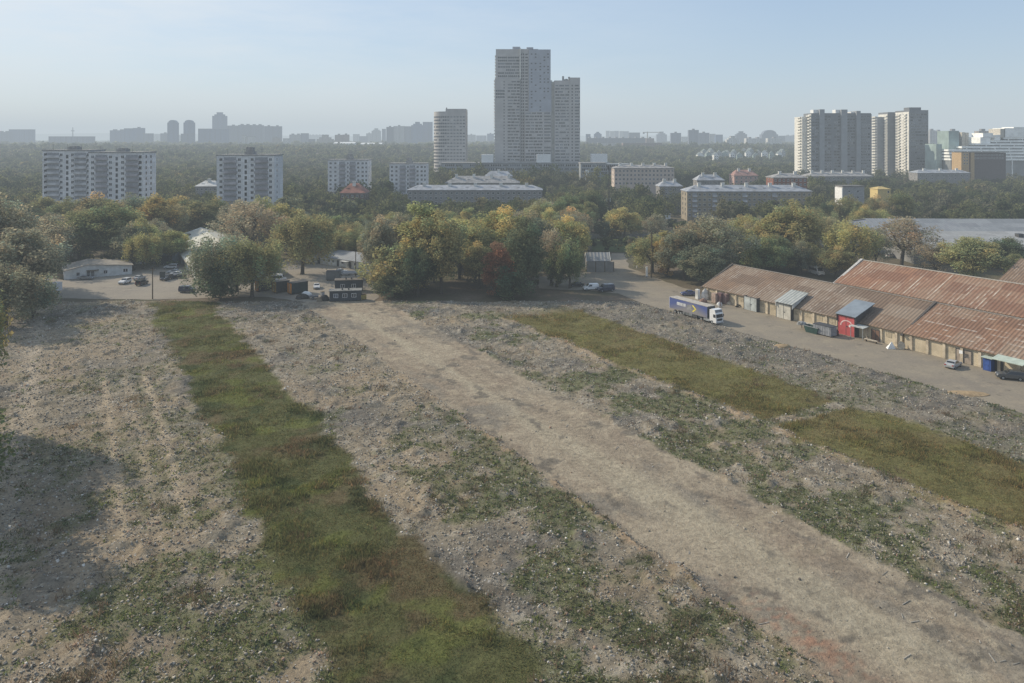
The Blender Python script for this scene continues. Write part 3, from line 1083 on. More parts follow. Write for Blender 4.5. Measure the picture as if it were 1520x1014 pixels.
for px, py, pt, pw, kd, cc, lb in NAMED:
    x_, y_, _ = G(px, py)
    s_ = F / y_
    hh = (py - pt) / s_
    tree(x_, y_, hh, pw / s_, kd, CODE[cc], lb)
    OCC.append((x_, y_, pw / s_ * .38))
# trees of the left verge: a few boughs reach into the frame and their shadows fall across the rubble
for (x_, y_, h_, w_, kd, cc, lb) in (
        (-84, 114, 26, 13.0, 'willow', 'olive', 'near tall tree whose leafy boughs hang in at the left frame edge'),
        (-66.5, 87, 18, 13, 'round', 'green', 'tree beside the lower left of the rubble field, throwing the lower shadow'),
        (-78, 103, 22, 12, 'round', 'olive', 'tree left of the rubble field, throwing the wide dark shadow')):
    tree(x_, y_, h_, w_, kd, cc, lb)
    OCC.append((x_, y_, 4))

# what must stay in sight from the survey window: (x0, x1, y0, y1, depth): no wood is planted in front of it
CLEAR = [(58, 229, 220, 286, 378), (320, 416, 216, 293, 378), (485, 548, 236, 262, 500), (576, 641, 235, 263, 500), (640, 693, 158, 256, 687), (655, 935, 228, 243.6, 655),
         (603, 808, 272, 296, 440), (1010, 1206, 273, 296, 418), (1008, 1052, 273, 328, 415), (900, 1002, 243, 264, 508), (1189, 1296, 158, 245, 772), (1300, 1383, 158, 245, 772),
         (1401, 1525, 184, 243, 720), (1248, 1285, 275, 294, 400), (1302, 1324, 278, 292, 415), (658, 773, 259, 273, 505), (248, 312, 338, 380, 262), (462, 540, 360, 402, 252),
         (94, 197, 383, 420, 235), (60, 300, 384, 446, 200), (395, 540, 392, 455, 200), (862, 1010, 372, 440, 200), (876, 930, 346, 376, 300), (1360, 1525, 322, 374, 262),
         (1196, 1256, 333, 346, 300), (1145, 1200, 254, 272, 480), (1196, 1298, 254, 265, 600), (975, 1016, 267, 277, 480), (503, 541, 271, 288, 430), (1088, 1126, 250, 262, 600),
         (1034, 1168, 216, 232, 1300), (1095, 1520, 385, 640, 150), (285, 325, 265, 275, 480), (900, 908, 290, 330, 340), (880, 1010, 340, 352, 330), (200, 222, 372, 420, 240), (290, 470, 372, 440, 228)]
# ground that is built or paved: (x0, x1, y0, y1) in metres
FOOT = [(-262, -165, 365, 400), (-165, -98, 365, 400), (-150, -60, 495, 530), (-75, -35, 670, 720), (-35, 75, 655, 720), (-75, 25, 430, 465), (-70, 20, 500, 525), (85, 185, 410, 440), (60, 130, 500, 535),
        (285, 440, 765, 820), (300, 480, 700, 800)]


def site_blocked(x, y):
    u, v = to_uv(x, y)
    b_ = (y < 226)
    b_ |= (v > 130) & (v < 262) & (u < 168) & (u > 0) & ~((v > 180) & (v < 190))     # sheds
    b_ |= (np.abs(v - 46) < 15) & (u > 225) & (u < 350)                              # pale shed
    b_ |= (x < -70) & (y < 262) & (x > -175)                                          # paved yard
    b_ |= (x > -86) & (x < -38) & (y < 275)
    b_ |= (x > 15) & (x < 62) & (y < 290)
    for a in FOOT:
        b_ |= (x > a[0]) & (x < a[1]) & (y > a[2]) & (y < a[3])
    b_ |= (x > 118) & (y > 268) & (y < 345)                                           # warehouses
    b_ |= (x > 20) & (x < 120) & (y > 340) & (y < 362)                                # road with the fence
    return b_


def hides(x, y, h, w_):
    """1 where a tree would stand in front of something that must stay in sight; also the tallest it may be"""
    s = F / y
    px = CX + x * s
    base = HY + (H - rise(y)) * s
    lim = np.full(x.shape, 99.0)
    for (a, b_, c_, d_, dep) in CLEAR:
        m = (y < dep) & (px + w_ * s * .5 > a) & (px - w_ * s * .5 < b_) & (base > c_)
        lim = np.where(m, np.minimum(lim, (base - d_) / s), lim)
    return lim


def rise(y):
    return 20.0 * sm(np.asarray(y, dtype=float), 950, 1650)


def plant_points(y0, y1, gap, seed, xmax=.70):
    rng = np.random.default_rng(seed)
    pts = []
    y = y0
    while y < y1:
        g_ = gap(y)
        n = int(2 * xmax * y / g_)
        x = -xmax * y + (np.arange(n) + rng.random(n) * .9) * g_
        pts.append(np.stack([x, y + rng.random(n) * g_ * .9], 1))
        y += g_ * .85
    p_ = np.concatenate(pts)
    return p_[~site_blocked(p_[:, 0], p_[:, 1])]


pp = plant_points(228, 640, lambda y: 9.5 + .012 * (y - 228), 5)
OC = np.array(OCC)
dd = np.hypot(pp[:, 0:1] - OC[None, :, 0], pp[:, 1:2] - OC[None, :, 1])
pp = pp[(dd > OC[None, :, 2] + 2.5).all(1)]
hx = 9.5 + 8.5 * fbm(pp[:, 0], pp[:, 1], 60, 201, 2) * (.5 + .9 * RNG.random(len(pp)))
lim = hides(pp[:, 0], pp[:, 1], hx, hx * .6)
hx = np.minimum(hx, lim)
sel = hx > 2.6
pp, hx = pp[sel], hx[sel]
inview = np.abs(pp[:, 0]) < .69 * pp[:, 1]
pp, hx = pp[inview], hx[inview]
order = np.argsort(pp[:, 1] - 6 * hx)
pick = order[:214]
rest_a = order[214:]


def zone(px):
    if px < 330:
        return 'behind the yard with the low white shed'
    if px < 560:
        return 'behind the long white shed'
    if px < 900:
        return 'between central clump and hip-roofed grey block'
    if px < 1195:
        return 'around the tan block with white chimneys'
    return 'behind the rusty sheds'


ORD = ['first', 'second', 'third', 'fourth', 'fifth', 'sixth', 'seventh', 'eighth', 'ninth', 'tenth', 'eleventh', 'twelfth', 'thirteenth', 'fourteenth', 'fifteenth', 'sixteenth', 'seventeenth', 'eighteenth', 'nineteenth']
TENS = ['', '', 'twenty', 'thirty', 'forty', 'fifty', 'sixty', 'seventy']


def ordinal(n):
    if n < 19:
        return ORD[n]
    n += 1
    if n % 10 == 0:
        return TENS[n // 10][:-1] + 'ieth'
    return TENS[n // 10] + '-' + ORD[n % 10 - 1]


rows = []
for i in pick:
    x_, y_, h_ = float(pp[i, 0]), float(pp[i, 1]), float(hx[i])
    px = CX + x_ * F / y_
    t = random.random() + .25 * (float(fbm(np.array([x_]), np.array([y_]), 40, 77)[0]) - .5)
    left = max(0, min(1, (500 - px) / 450))
    cc = 'olive' if t < .26 else 'green' if t < .44 else 'dark green' if t < .58 else 'yellow-green' if t < .72 else 'brownish' if t < .84 + .0 * left else 'grey-green' if t < .94 else 'ochre' if t < .99 else 'golden'
    if h_ < 5.5:
        kd = 'bush'
    else:
        kd = random.choice(['round', 'round', 'tall', 'willow', 'sparse' if cc in ('brownish', 'ochre', 'grey-green') else 'round'])
    rows.append((px, x_, y_, h_, kd, cc))
rows.sort()
seen = {}
for px, x_, y_, h_, kd, cc in rows:
    key = (zone(px), cc, kd == 'bush')
    n_ = seen.get(key, 0)
    seen[key] = n_ + 1
    lb = f"{ordinal(n_)} {cc} {'bush' if kd == 'bush' else 'tree'} from the left {zone(px)}"
    wd = h_ * {'round': .78, 'tall': .56, 'willow': .8, 'sparse': .8, 'bush': 1.15}[kd] * random.uniform(.9, 1.2)
    tree(x_, y_, h_, wd, kd, cc, lb, 'trees of the belt between site and housing')

# everything farther: woods that read as one mass
LEAF_MASS = leaf_mat('leaf_mass', True)


def forest(name, x, y, h, per, size, seed, spread=.42):
    rng = np.random.default_rng(seed)
    n = len(x)
    nc = 9
    # clumps per tree, then leaves per clump
    d = rng.normal(0, 1, (n, nc, 3))
    d /= np.linalg.norm(d, axis=2)[..., None]
    cr = d * (.35 + .65 * rng.random((n, nc, 1)))
    cc = np.stack([cr[..., 0] * spread, cr[..., 1] * spread, .6 + cr[..., 2] * .34], -1) * h[:, None, None] * (.85 + .3 * rng.random((n, 1, 1)))
    k = rng.integers(0, nc, (n, per))
    o = rng.normal(0, 1, (n, per, 3))
    o /= np.linalg.norm(o, axis=2)[..., None]
    o *= rng.random((n, per, 1)) ** .5
    P0 = np.take_along_axis(cc, k[..., None], 1) + o * (.19 * h)[:, None, None]
    P0[..., 2] = np.maximum(P0[..., 2], .2)
    P0 = P0 + np.stack([x, y, rise(y)], 1)[:, None, :]
    nr = o + rng.normal(0, .6, o.shape) + np.array((0, 0, .3))
    nr /= np.linalg.norm(nr, axis=2)[..., None]
    t1 = np.cross(nr, rng.normal(0, 1, nr.shape))
    t1 /= np.linalg.norm(t1, axis=2)[..., None] + 1e-9
    t2 = np.cross(nr, t1)
    s = (size(y) * (.6 + .8 * rng.random(n)))[:, None, None] * (.6 + .8 * rng.random((n, per, 1)))
    P = np.stack([P0 - t1 * s, P0 - t2 * s * .75, P0 + t1 * s, P0 + t2 * s * .75], 2)
    names = ['olive', 'green', 'dark green', 'yellow-green', 'brownish', 'grey-green', 'ochre', 'golden']
    pal = np.array([PAL[q] for q in names]) * np.array((.42, .46, .46))
    ci = rng.choice(8, n, p=(.27, .2, .17, .1, .13, .08, .04, .01))
    tint = (.7 + .6 * rng.random((n, nc)))
    col = pal[ci][:, None, :] * np.take_along_axis(tint, k, 1)[..., None] * (.8 + .4 * rng.random((n, per, 1)))
    me = big_mesh(name, P.reshape(-1, 3), np.arange(n * per * 4).reshape(-1, 4), LEAF_MASS, np.repeat(col.reshape(-1, 3), 4, 0), 4)
    tag(link(name, me), kind='stuff')


def more(y0, y1, gap, seed, hmin, hvar):
    p_ = plant_points(y0, y1, gap, seed)
    h_ = hmin + hvar * fbm(p_[:, 0], p_[:, 1], 90, seed, 2) * (.5 + .9 * np.random.default_rng(seed).random(len(p_)))
    h_ = np.minimum(h_, hides(p_[:, 0], p_[:, 1], h_, h_ * .6))
    k_ = h_ > 2.5
    return p_[k_, 0], p_[k_, 1], h_[k_]


x1, y1, h1 = pp[rest_a, 0], pp[rest_a, 1], hx[rest_a]
x2, y2, h2 = more(640, 1050, lambda y: 11.5 + .006 * (y - 640), 6, 9.5, 9)
x3, y3, h3 = more(1050, 2000, lambda y: 15 + .012 * (y - 1050), 7, 10, 10)
x4, y4, h4 = more(2000, 6500, lambda y: 28 + .014 * (y - 2000), 8, 11, 10)
_r = np.random.default_rng(31)
_px = np.concatenate([np.arange(652, 940, 5.5), np.arange(655, 935, 8)])
_py = np.concatenate([625 + 14 * _r.random(53), 575 + 20 * _r.random(35)])
_pk = ~((_px > 735) & (_px < 772) & (_py < 590)) & ~((_px > 858) & (_px < 940) & (_py > 592))
_px, _py = _px[_pk], _py[_pk]
x2, y2 = np.concatenate([x2, (_px - CX) * _py / F]), np.concatenate([y2, _py])
h2 = np.concatenate([h2, 17 + 7 * _r.random(len(_px))])
forest('forest', np.concatenate([x1, x2]), np.concatenate([y1, y2]), np.concatenate([h1, h2]), 420, lambda y: .34 + .0006 * y, 21)
forest('forest', x3, y3, h3, 130, lambda y: .7 + .0008 * y, 22)
forest('forest', x4, y4, h4, 46, lambda y: 1.3 + .0011 * y, 23, .7)
# low scrub that closes the gaps under the wood
sp_ = plant_points(226, 620, lambda y: 7.5 + .01 * (y - 226), 9)
sh_ = 1.2 + 2.4 * RNG.random(len(sp_))
sl_ = hides(sp_[:, 0], sp_[:, 1], sh_, sh_)
sk_ = (sl_ > 1.0) & (fbm(sp_[:, 0], sp_[:, 1], 25, 300, 3) > .46)
forest('undergrowth', sp_[sk_, 0], sp_[sk_, 1], np.minimum(sh_, sl_)[sk_], 160, lambda y: .2 + .0005 * y, 24, .8)
print('TREES', NT, len(x1), len(x2), len(x3), len(x4), int(sk_.sum()))

# ------------------------------------------------------------------ the two panel apartment blocks at the left
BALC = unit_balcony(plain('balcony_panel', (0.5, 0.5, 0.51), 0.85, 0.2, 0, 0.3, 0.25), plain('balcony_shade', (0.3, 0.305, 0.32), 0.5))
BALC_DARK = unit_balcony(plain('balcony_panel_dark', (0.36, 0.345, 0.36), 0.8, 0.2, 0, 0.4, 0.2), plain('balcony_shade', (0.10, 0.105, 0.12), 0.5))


def panel_block(name, label, Y, sections, zt, depth, floors, group, fh=2.75):
    """sections: (px0, px1, dy, ztop_add, columns); columns: (px, kind, width m)"""
    x0 = XA(sections[0][0], Y)
    t = thing(name, label, 'apartment block', (x0, Y, 0), 0, group)
    wins = []
    for (a, b_, dy, dz, cols) in sections:
        xa, xb = XA(a, Y) - x0, XA(b_, Y) - x0
        m = MB()
        m.span(xa, xb, dy, dy + depth, 0, zt + dz)
        m.build('wall', PALE_PANEL, t)
        r = MB()
        r.span(xa - .25, xb + .25, dy - .25, dy + depth + .25, zt + dz, zt + dz + .55)
        rf = r.build('roof', ROOF_GREY, t)
        pr = MB()
        xm = (xa + xb) / 2
        pr.span(xm - 2.2, xm + 2.2, dy + 5, dy + depth - 4, zt + dz + .55, zt + dz + 2.0)
        pr.span(xm - 1.6, xm + 1.6, dy + 5.5, dy + depth - 5, zt + dz + 2.0, zt + dz + (2.3 if len(sections) > 1 else 4.2))
        pr.build('machine_room', CONC, rf)
        for k in range(3):
            an = MB()
            ax = xa + (xb - xa) * (.15 + .3 * k)
            an.tube((ax, dy + 3, zt + dz + .55), (ax, dy + 3, zt + dz + 3.5), .06, .04, 5)
            an.tube((ax - .8, dy + 3, zt + dz + 3), (ax + .8, dy + 3, zt + dz + 3), .04, .04, 4)
            an.build('aerial', DARK_STEEL, rf)
        top = zt + dz - 1.0
        for f in range(floors):
            zc = top - fh * f - 1.0
            if zc < 2:
                break
            for (px, kd, wm) in cols:
                xc = XA(px, Y) - x0
                if kd == 'w':
                    wins.append((xc, dy - .03, zc, wm, 1.5, 0, WM1))
                elif kd == 's':
                    wins.append((xc, dy - .03, zc - .9, wm, 2.0, 0, WM0))
                elif kd in ('b', 'B'):
                    put(t, 'balcony', BALC if (kd == 'b') else BALC_DARK, (xc, dy, zc - 1.35), (wm, .7, 2.62))
                elif kd == 'e':
                    wins.append((xb + .03, dy + wm, zc, 1.2, 1.4, PI / 2, WM0))
    windows(t, wins)
    return t


panel_block('apartment_block', 'long white panel apartment block of two offset sections above the left trees', 378,
            [(60, 131.6, 1.6, 1.0, [(64.5, 'w', 1.4), (75, 'b', 7.2), (88, 'w', 1.5), (97, 's', 1.3), (105, 'w', 1.5), (116.5, 'b', 6.4), (128, 'w', 1.5)]),
             (131.6, 212, 0, 0, [(137.5, 'w', 1.6), (150.5, 'B', 6.4), (164, 'w', 1.6), (173.3, 's', 1.3), (182, 'w', 1.6), (196, 'B', 6.6), (208, 'w', 1.4), (0, 'e', 3.5), (0, 'e', 8.5)])],
            ZA(227, 378), 14, 13, 'pale panel apartment blocks')
panel_block('apartment_block', 'white single-section apartment tower with balconies and a roof cabin, left of centre', 378,
            [(321.5, 407.5, 0, 0, [(328, 'w', 1.6), (341.5, 'B', 6.8), (355.3, 'w', 1.6), (364.8, 's', 1.3), (374.3, 'w', 1.6), (388, 'B', 6.8), (401.5, 'w', 1.5), (0, 'e', 4)])],
            ZA(231, 378), 14, 13, 'pale panel apartment blocks')
for (a, b_, yt, lab, pat) in ((486.5, 546, 238, 'smaller white apartment block, left one of the pair beyond the trees', 0), (578, 633, 243.5, 'smaller white apartment block with dark roof edge, beside the round tower', 1)):
    w_ = b_ - a
    cols = [(a + w_ * f_, k_, q_) for f_, k_, q_ in ((.07, 'w', 1.5), (.19, 'w', 1.5), (.36, 'B', 4.2), (.5, 'w', 1.2), (.62, 'B', 4.2), (.76, 'w', 1.5), (.87, 'w', 1.5), (.96, 'w', 1.2))] + [(0, 'e', 4)]
    panel_block('apartment_block', lab, 502, [(a, b_, 0, 0, cols)], ZA(yt, 502), 13, 9, 'pale panel apartment blocks', 2.8)

# ------------------------------------------------------------------ the tall central towers
PALE_SUN = plain('pale_balcony_sunlit_flank', (0.66, 0.64, 0.58), 0.8, 0.2, 0, 0.15, 0.3)  # pale balcony paint; on the tower flanks it also stands in for sunlight


def ribbons(xa, xb, y, z, h, rng, lo=2.5, hi=7.0, gap=.5, skip=.06):
    out = []
    x = xa
    while x < xb - .6:
        L = min(rng.uniform(lo, hi), xb - x)
        if rng.random() > skip:
            out.append((x + L / 2, y, z, L - .05, h, 0, WM3 if L > 3.5 else WM1))
        x += L + gap
    return out


rg = random.Random(11)
YF = 682
sF = F / YF
t = thing('tower_block', 'tallest stepped grey tower of the central trio', 'tower block', (XA(735, YF), YF, 0))
X = lambda p: (p - 735) / sF
zt = lambda y: ZA(y, YF)
for (a, b_, d0, d1, z1_, mt, nm) in ((736, 771.8, 0, 22, zt(73), TOWER_WALL, 'wall'), (734.6, 771.8, -1.2, 23, zt(117), TOWER_WALL, 'wall'), (771.8, 785, 1.2, 24, zt(72.5), TOWER_WALL, 'wall'),
                                     (785, 817.3, -.6, 22, zt(73.6), TOWER_BLUE, 'wall'), (785.2, 818.4, -1.0, 22.4, zt(121), TOWER_BLUE, 'wall'), (779, 818.2, -1.4, 21, zt(166), TOWER_WALL, 'wall')):
    MB().span(X(a), X(b_), d0, d1, 0, z1_).build(nm, mt, t)
MB().span(X(771.4), X(773), -1.8, 0, zt(118), zt(71.5)).build('fin', PALE_SUN, t)
for (a, b_, y_) in ((760.8, 772.2, 68.6), (781.8, 791.8, 69.4), (776, 799, 72)):
    MB().span(X(a), X(b_), 4, 16, zt(74), zt(y_)).build('roof_cabin', TOWER_BLUE, t)
wins = []
fh = 4.62
for k in range(8):
    wins += ribbons(X(738.5), X(771), -.03, zt(85.5 + k * fh), 1.5, rg, 6, 12, .3, .02)
for k in range(27):
    y_ = 121.5 + k * fh
    wins += ribbons(X(753.5), X(771.5), -1.23, zt(y_), 1.35, rg, 2, 5, .6, .1)
    wins.append((X(748.3), -1.23, zt(y_), .9, 1.3, 0, WM0))
for k in range(3):
    wins.append((X(742.4), -1.23, zt(135 + k * fh), 8.2, 1.6, 0, WM3))
for k in range(36):
    y_ = 80.5 + k * fh
    wins.append((X(774.2), 1.17, zt(y_), .9, 1.3, 0, WM0))
    wins.append((X(777), 1.17 if y_ < 166 else 1.17, zt(y_), 1.2, 1.5, 0, WM0))
    if y_ < 165:
        wins.append((X(781.6), 1.17, zt(y_), 2.2, 1.1, 0, WM1))
    yy = -1.03 if y_ > 121 else -.63
    if y_ >= 166:
        wins += ribbons(X(780), X(805.5), -1.43, zt(y_), 1.4, rg, 1.6, 5, .5, .12)
        wins += ribbons(X(807.5), X(817.5), -1.43, zt(y_), 1.6, rg, 5, 7, .1, .02)
    else:
        for q_ in (789, 795, 802, 808, 813.5):
            if rg.random() < .5:
                wins.append((X(q_), yy, zt(y_), 1.4, 1.1, 0, WM1))
windows(t, wins)
bal = MB().span(-.5, .5, -.5, .5, 0, 1.15).mesh('balcony', PALE_SUN)
for k in range(36):
    y_ = 84 + k * fh
    put(t, 'balcony', bal, (X(735.9 if y_ < 117 else 734.4), 5, zt(y_)), (1.6, 9, 1))
    if y_ > 120:
        put(t, 'balcony', bal, (X(818.6), 6, zt(y_)), (1.4, 9, 1))

t = thing('tower_block', 'lower slab tower with a sunlit left edge, rightmost of the central trio', 'tower block', (XA(823, YF), YF, 0))
X = lambda p: (p - 823) / sF
MB().span(0, X(846), 0, 24, 0, zt(119.5)).build('wall', TOWER_WALL, t)
MB().span(X(846), X(861), -.4, 24, 0, zt(115.2)).build('wall', TOWER_WALL, t)
MB().span(-2.6, 0, 3, 30, 0, zt(121)).build('side_wing', PALE_SUN, t)
for (a, y0_, y1_) in ((836.3, 119.5, 112.5), (841, 119.5, 116.5), (845.2, 116, 113.5)):
    MB().span(X(a) - .7, X(a) + .9, 4, 7, zt(y0_), zt(y1_)).build('chimney', CONC, t)
MB().span(X(838), X(845), 6, 12, zt(119.5), zt(117)).build('roof_cabin', CONC, t)
wins = []
for k in range(26):
    y_ = 127.2 + k * fh
    wins += ribbons(X(824.2), X(845), -.03, zt(y_), 1.45, rg, 1.6, 6, .5, .08)
    wins.append((X(849.3), -.43, zt(y_), 1.2, 1.4, 0, WM0))
    wins += ribbons(X(853), X(860.5), -.43, zt(y_), 1.5, rg, 3, 5, .3, .05)
    put(t, 'balcony', bal, (-2.9, 7, zt(y_ + 1.6)), (2.2, 8, 1))
windows(t, wins)

# round-cornered tower
YE = 687
sE = F / YE
t = thing('tower_block', 'round-cornered beige tower, shortest and leftmost of the central trio', 'tower block', (XA(642, YE), YE, 0))
X = lambda p: (p - 642) / sE
ztE = lambda y: ZA(y, YE)
R_ = 13.0
outline = [(R_ - R_ * math.cos(a), R_ - R_ * math.sin(a)) for a in [PI / 2 * k / 10 for k in range(11)]]
foot = [(0, 27)] + outline + [(X(691.5), 0), (X(691.5), 27)]
MB().prism(foot, 0, ztE(165.5)).build('wall', TOWER_WALL, t)
MB().span(X(661.5), X(691.6), .02, 24, ztE(166), ztE(161.6)).build('roof_storey', TOWER_WALL, t)
MB().tube((X(662.5), 3, ztE(162)), (X(662.5), 3, ztE(159.6)), .5, .5, 6).build('chimney', DARK_STEEL, t)
mrow = []
path_ = outline + [(X(691.5) - .5, 0)]
seg = []
for i in range(len(path_) - 1):
    (xa, ya), (xb, yb) = path_[i], path_[i + 1]
    L = math.hypot(xb - xa, yb - ya)
    n = max(1, round(L / 3.0))
    for k in range(n):
        f0, f1 = (k + .12) / n, (k + .88) / n
        seg.append((xa + (xb - xa) * (f0 + f1) / 2, ya + (yb - ya) * (f0 + f1) / 2, L * (f1 - f0), math.atan2(yb - ya, xb - xa)))
wins = []
for k in range(20):
    y_ = 173.6 + 4.87 * k
    for (xc, yc, L, az) in seg:
        if rg.random() > .1:
            wins.append((xc + math.sin(az) * .03, yc - math.cos(az) * .03, ztE(y_), L, 1.35, az, WM1))
windows(t, wins)

# ------------------------------------------------------------------ low podium with three white lift houses, and the glassy annexe
YP = 655
t = thing('podium_building', 'long low grey building with white rooftop cabins at the feet of the towers', 'building', (XA(690, YP), YP, 0))
X = lambda p: (p - 690) * YP / F
MB().span(X(655), X(905), 0, 18, 0, ZA(242.5, YP)).build('wall', plain('podium_wall', (0.26, 0.27, 0.28), 0.8, 0.3, 0, 0.3, 0.1), t)
MB().span(X(654), X(906), -.4, 18.4, ZA(242.5, YP), ZA(241.4, YP)).build('roof', ROOF_GREY, t)
for (a, b_, y_) in ((714.5, 732, 229.5), (797, 817.5, 229.3), (878.5, 902, 228.8)):
    MB().span(X(a), X(b_), 2, 14, ZA(241.4, YP), ZA(y_, YP)).build('lift_house', WHITE, t)
wins = []
for k in range(2):
    wins += ribbons(X(660), X(900), -.03, ZA(245.5 + 5.5 * k, YP), 1.8, rg, 4, 10, .8, .05)
windows(t, wins)
YP2 = 600
t = thing('office_building', 'dark glassy low office block right below the narrow tower', 'building', (XA(862, YP2), YP2, 0))
X = lambda p: (p - 862) * YP2 / F
MB().span(0, X(936), 0, 16, 0, ZA(243.5, YP2)).build('wall', plain('office_grey', (0.27, 0.29, 0.3), 0.6, 0.4, 0, 0.25, 0.1), t)
MB().span(-.3, X(900), -.3, 16.3, ZA(243.5, YP2), ZA(241.5, YP2)).build('roof', ROOF_GREY, t)
wins = []
for k in range(3):
    wins += ribbons(1, X(934), -.03, ZA(246.5 + 5.2 * k, YP2), 2.0, rg, 3, 8, .5, .05)
windows(t, wins)
MB().span(X(869), X(874), -2.4, 0, 0, ZA(252, YP2)).build('porch', WHITE, t)


# ------------------------------------------------------------------ hip-roofed housing
def hip_house(name, label, px0, px1, y_eave, y_ridge, Y, depth, wall, roof, floors, ncol, inset=None, chim=3, cat='apartment block', balcs=(), bay=2.8, endwin=True, chw=OFFWHITE):
    x0 = XA(px0, Y)
    L = XA(px1, Y) - x0
    ze = ZA(y_eave, Y)
    zr = H - (y_ridge - HY) * (Y + depth / 2) / F
    zr = max(zr, ze + 1.2)
    t = thing(name, label, cat, (x0, Y, 0))
    MB().span(0, L, 0, depth, 0, ze).build('wall', wall, t)
    MB().span(-.12, L + .12, -.12, depth + .12, ze - .5, ze - .02).build('cornice', CONC, t)
    rf = MB().hip(0, L, 0, depth, ze + .2, zr, depth * .55 if inset is None else inset).build('roof', roof, t)
    for k in range(chim):
        cxx = L * (k + .6) / (chim + .2)
        c_ = MB()
        c_.span(cxx - .9, cxx + .9, depth * .33, depth * .33 + 1.3, ze + .6, zr + 1.1)
        c_.span(cxx - 1.05, cxx + 1.05, depth * .33 - .15, depth * .33 + 1.45, zr + 1.1, zr + 1.3)
        c_.build('chimney', chw, rf)
        d_ = MB()
        dx = L * (k + .15) / (chim + .2) + 2
        d_.prism([(dx - .9, depth * .2), (dx + .9, depth * .2), (dx, depth * .48)], ze + .4, ze + (zr - ze) * .55)
        d_.build('dormer', roof, rf)
    wins = []
    for f in range(floors):
        zc = ze - 1.7 - f * bay
        if zc < .8:
            break
        for k in range(ncol):
            xc = L * (k + .5) / ncol
            if k in balcs:
                put(t, 'balcony', BALC, (xc, 0, zc - 1.2), (2.6, 1.2, 2.3))
            else:
                wins.append((xc, -.03, zc, 1.35, 1.55, 0, WM1))
        if endwin:
            for q_ in (.3, .7):
                s_ = -1 if (x0 > 0) else 1
                wins.append((-.03 if s_ < 0 else L + .03, depth * q_, zc, 1.3, 1.5, -PI / 2 if s_ < 0 else PI / 2, WM1))
    windows(t, wins)
    return t


hip_house('brick_block', 'grey brick apartment block with a long pale hipped roof behind the central clump', 605, 805, 282.5, 274.5, 440, 14, GREY_BRICK, ROOF_ZINC, 5, 26, 6, 5)
hip_house('brick_block', 'grey-roofed block standing behind the long hipped roof', 661, 771, 272, 261, 507, 16, plain('buff_plaster', (0.36, 0.33, 0.28), 0.9), ROOF_GREY, 4, 14, 8, 4)
hip_house('brick_block', 'tan brick five-storey block with grey hipped roof and white chimneys', 1020, 1205, 284.5, 274.5, 420, 15, TAN_BRICK, ROOF_ZINC, 5, 25, 7, 5, balcs=(1, 5, 11, 17))
hip_house('brick_block', 'pinkish long block with a cream sunlit end right of the towers', 912, 1001, 250, 244.5, 509, 15, PINK_WALL, ROOF_GREY, 4, 16, 8, 5)
hip_house('brick_block', 'red brick block with a grey hipped roof behind the tan block', 1148, 1198, 264, 257, 490, 14, RED_BRICK, ROOF_GREY, 4, 8, 7, 2)
hip_house('brick_block', 'long low grey-roofed block in front of the two dark slab towers', 1200, 1296, 262, 255, 600, 16, GREY_BRICK, ROOF_GREY, 3, 14, 8, 6)
hip_house('house', 'red-roofed house among dark trees right of the left white tower', 505, 541, 287, 272, 430, 14, DARK_BRICK, plain('red_roof', (0.28, 0.13, 0.10), 0.8, 0.2, 0, 0.3, 0.4), 2, 5, 5, 1, 'house')
hip_house('house', 'small house with a grey roof left of the tan brick block', 979, 1013, 277, 268.5, 470, 12, GREY_BRICK, ROOF_ZINC, 3, 5, 4, 2, 'house')
hip_house('house', 'pinkish house with a reddish roof above the tan block roof', 1090, 1125, 261, 252, 590, 14, plain('pink_wall', (0.45, 0.3, 0.26), 0.9), plain('pale_red_roof', (0.34, 0.2, 0.17), 0.8, 0.2, 0, 0.3, 0.4), 2, 5, 4, 2, 'house')
hip_house('house', 'low pale-roofed house between the two left apartment blocks', 290, 322, 277, 268, 470, 13, GREY_BRICK, plain('pale_sheet_roof', (0.5, 0.5, 0.48), 0.7, 0.3, 0, 0.3, 0.4), 2, 5, 4, 1, 'house')
hip_house('house', 'pale-roofed house left of the dark-roofed pair near the podium', 720, 760, 262, 254, 560, 12, GREY_BRICK, ROOF_ZINC, 2, 5, 4, 1, 'house')
hip_house('house', 'low house with a grey roof behind the tan block, under the pinkish house', 1035, 1075, 268, 259, 520, 12, GREY_BRICK, ROOF_ZINC, 2, 5, 4, 2, 'house')
hip_house('house', 'house with a flat-looking grey roof left of the yellow-brick block', 1362, 1440, 257, 252, 620, 14, GREY_BRICK, ROOF_ZINC, 2, 9, 5, 3, 'house')
# grey plastered house and the yellow one
t = thing('house', 'blank grey concrete house with a white sunlit end, right of the tan block', 'house', (XA(1251, 400), 400, 0))
Lh = XA(1283, 400) - XA(1251, 400)
MB().span(0, Lh, 0, 9, 0, ZA(277, 400)).build('wall', plain('grey_render', (0.31, 0.31, 0.31), 0.9), t)
MB().span(-.3, Lh + .3, -.3, 9.3, ZA(277, 400), ZA(276, 400)).build('roof', ROOF_TAR, t)
MB().span(-.35, -.02, 0, 9, 0, ZA(279, 400)).build('end_wall', WHITE, t)
windows(t, [(Lh * q_, -.03, ZA(z_, 400), 1.1, 1.3, 0, WM1) for q_ in (.3, .7) for z_ in (284, 293, 302)])
t = thing('house', 'bright yellow house among the trees at the right', 'house', (XA(1303, 415), 415, 0))
Lh = XA(1322, 415) - XA(1303, 415)
MB().prism([(0, 0), (Lh, 0), (Lh, 9), (0, 9)], 0, ZA(281, 415)).build('wall', plain('yellow_render', (0.56, 0.43, 0.19), 0.85, 0.2, 0, 0.12), t)
MB().hip(0, Lh, 0, 9, ZA(281, 415) + .1, ZA(277.5, 415), 3, .3).build('roof', plain('yellow_roof', (0.5, 0.38, 0.16), 0.85), t)
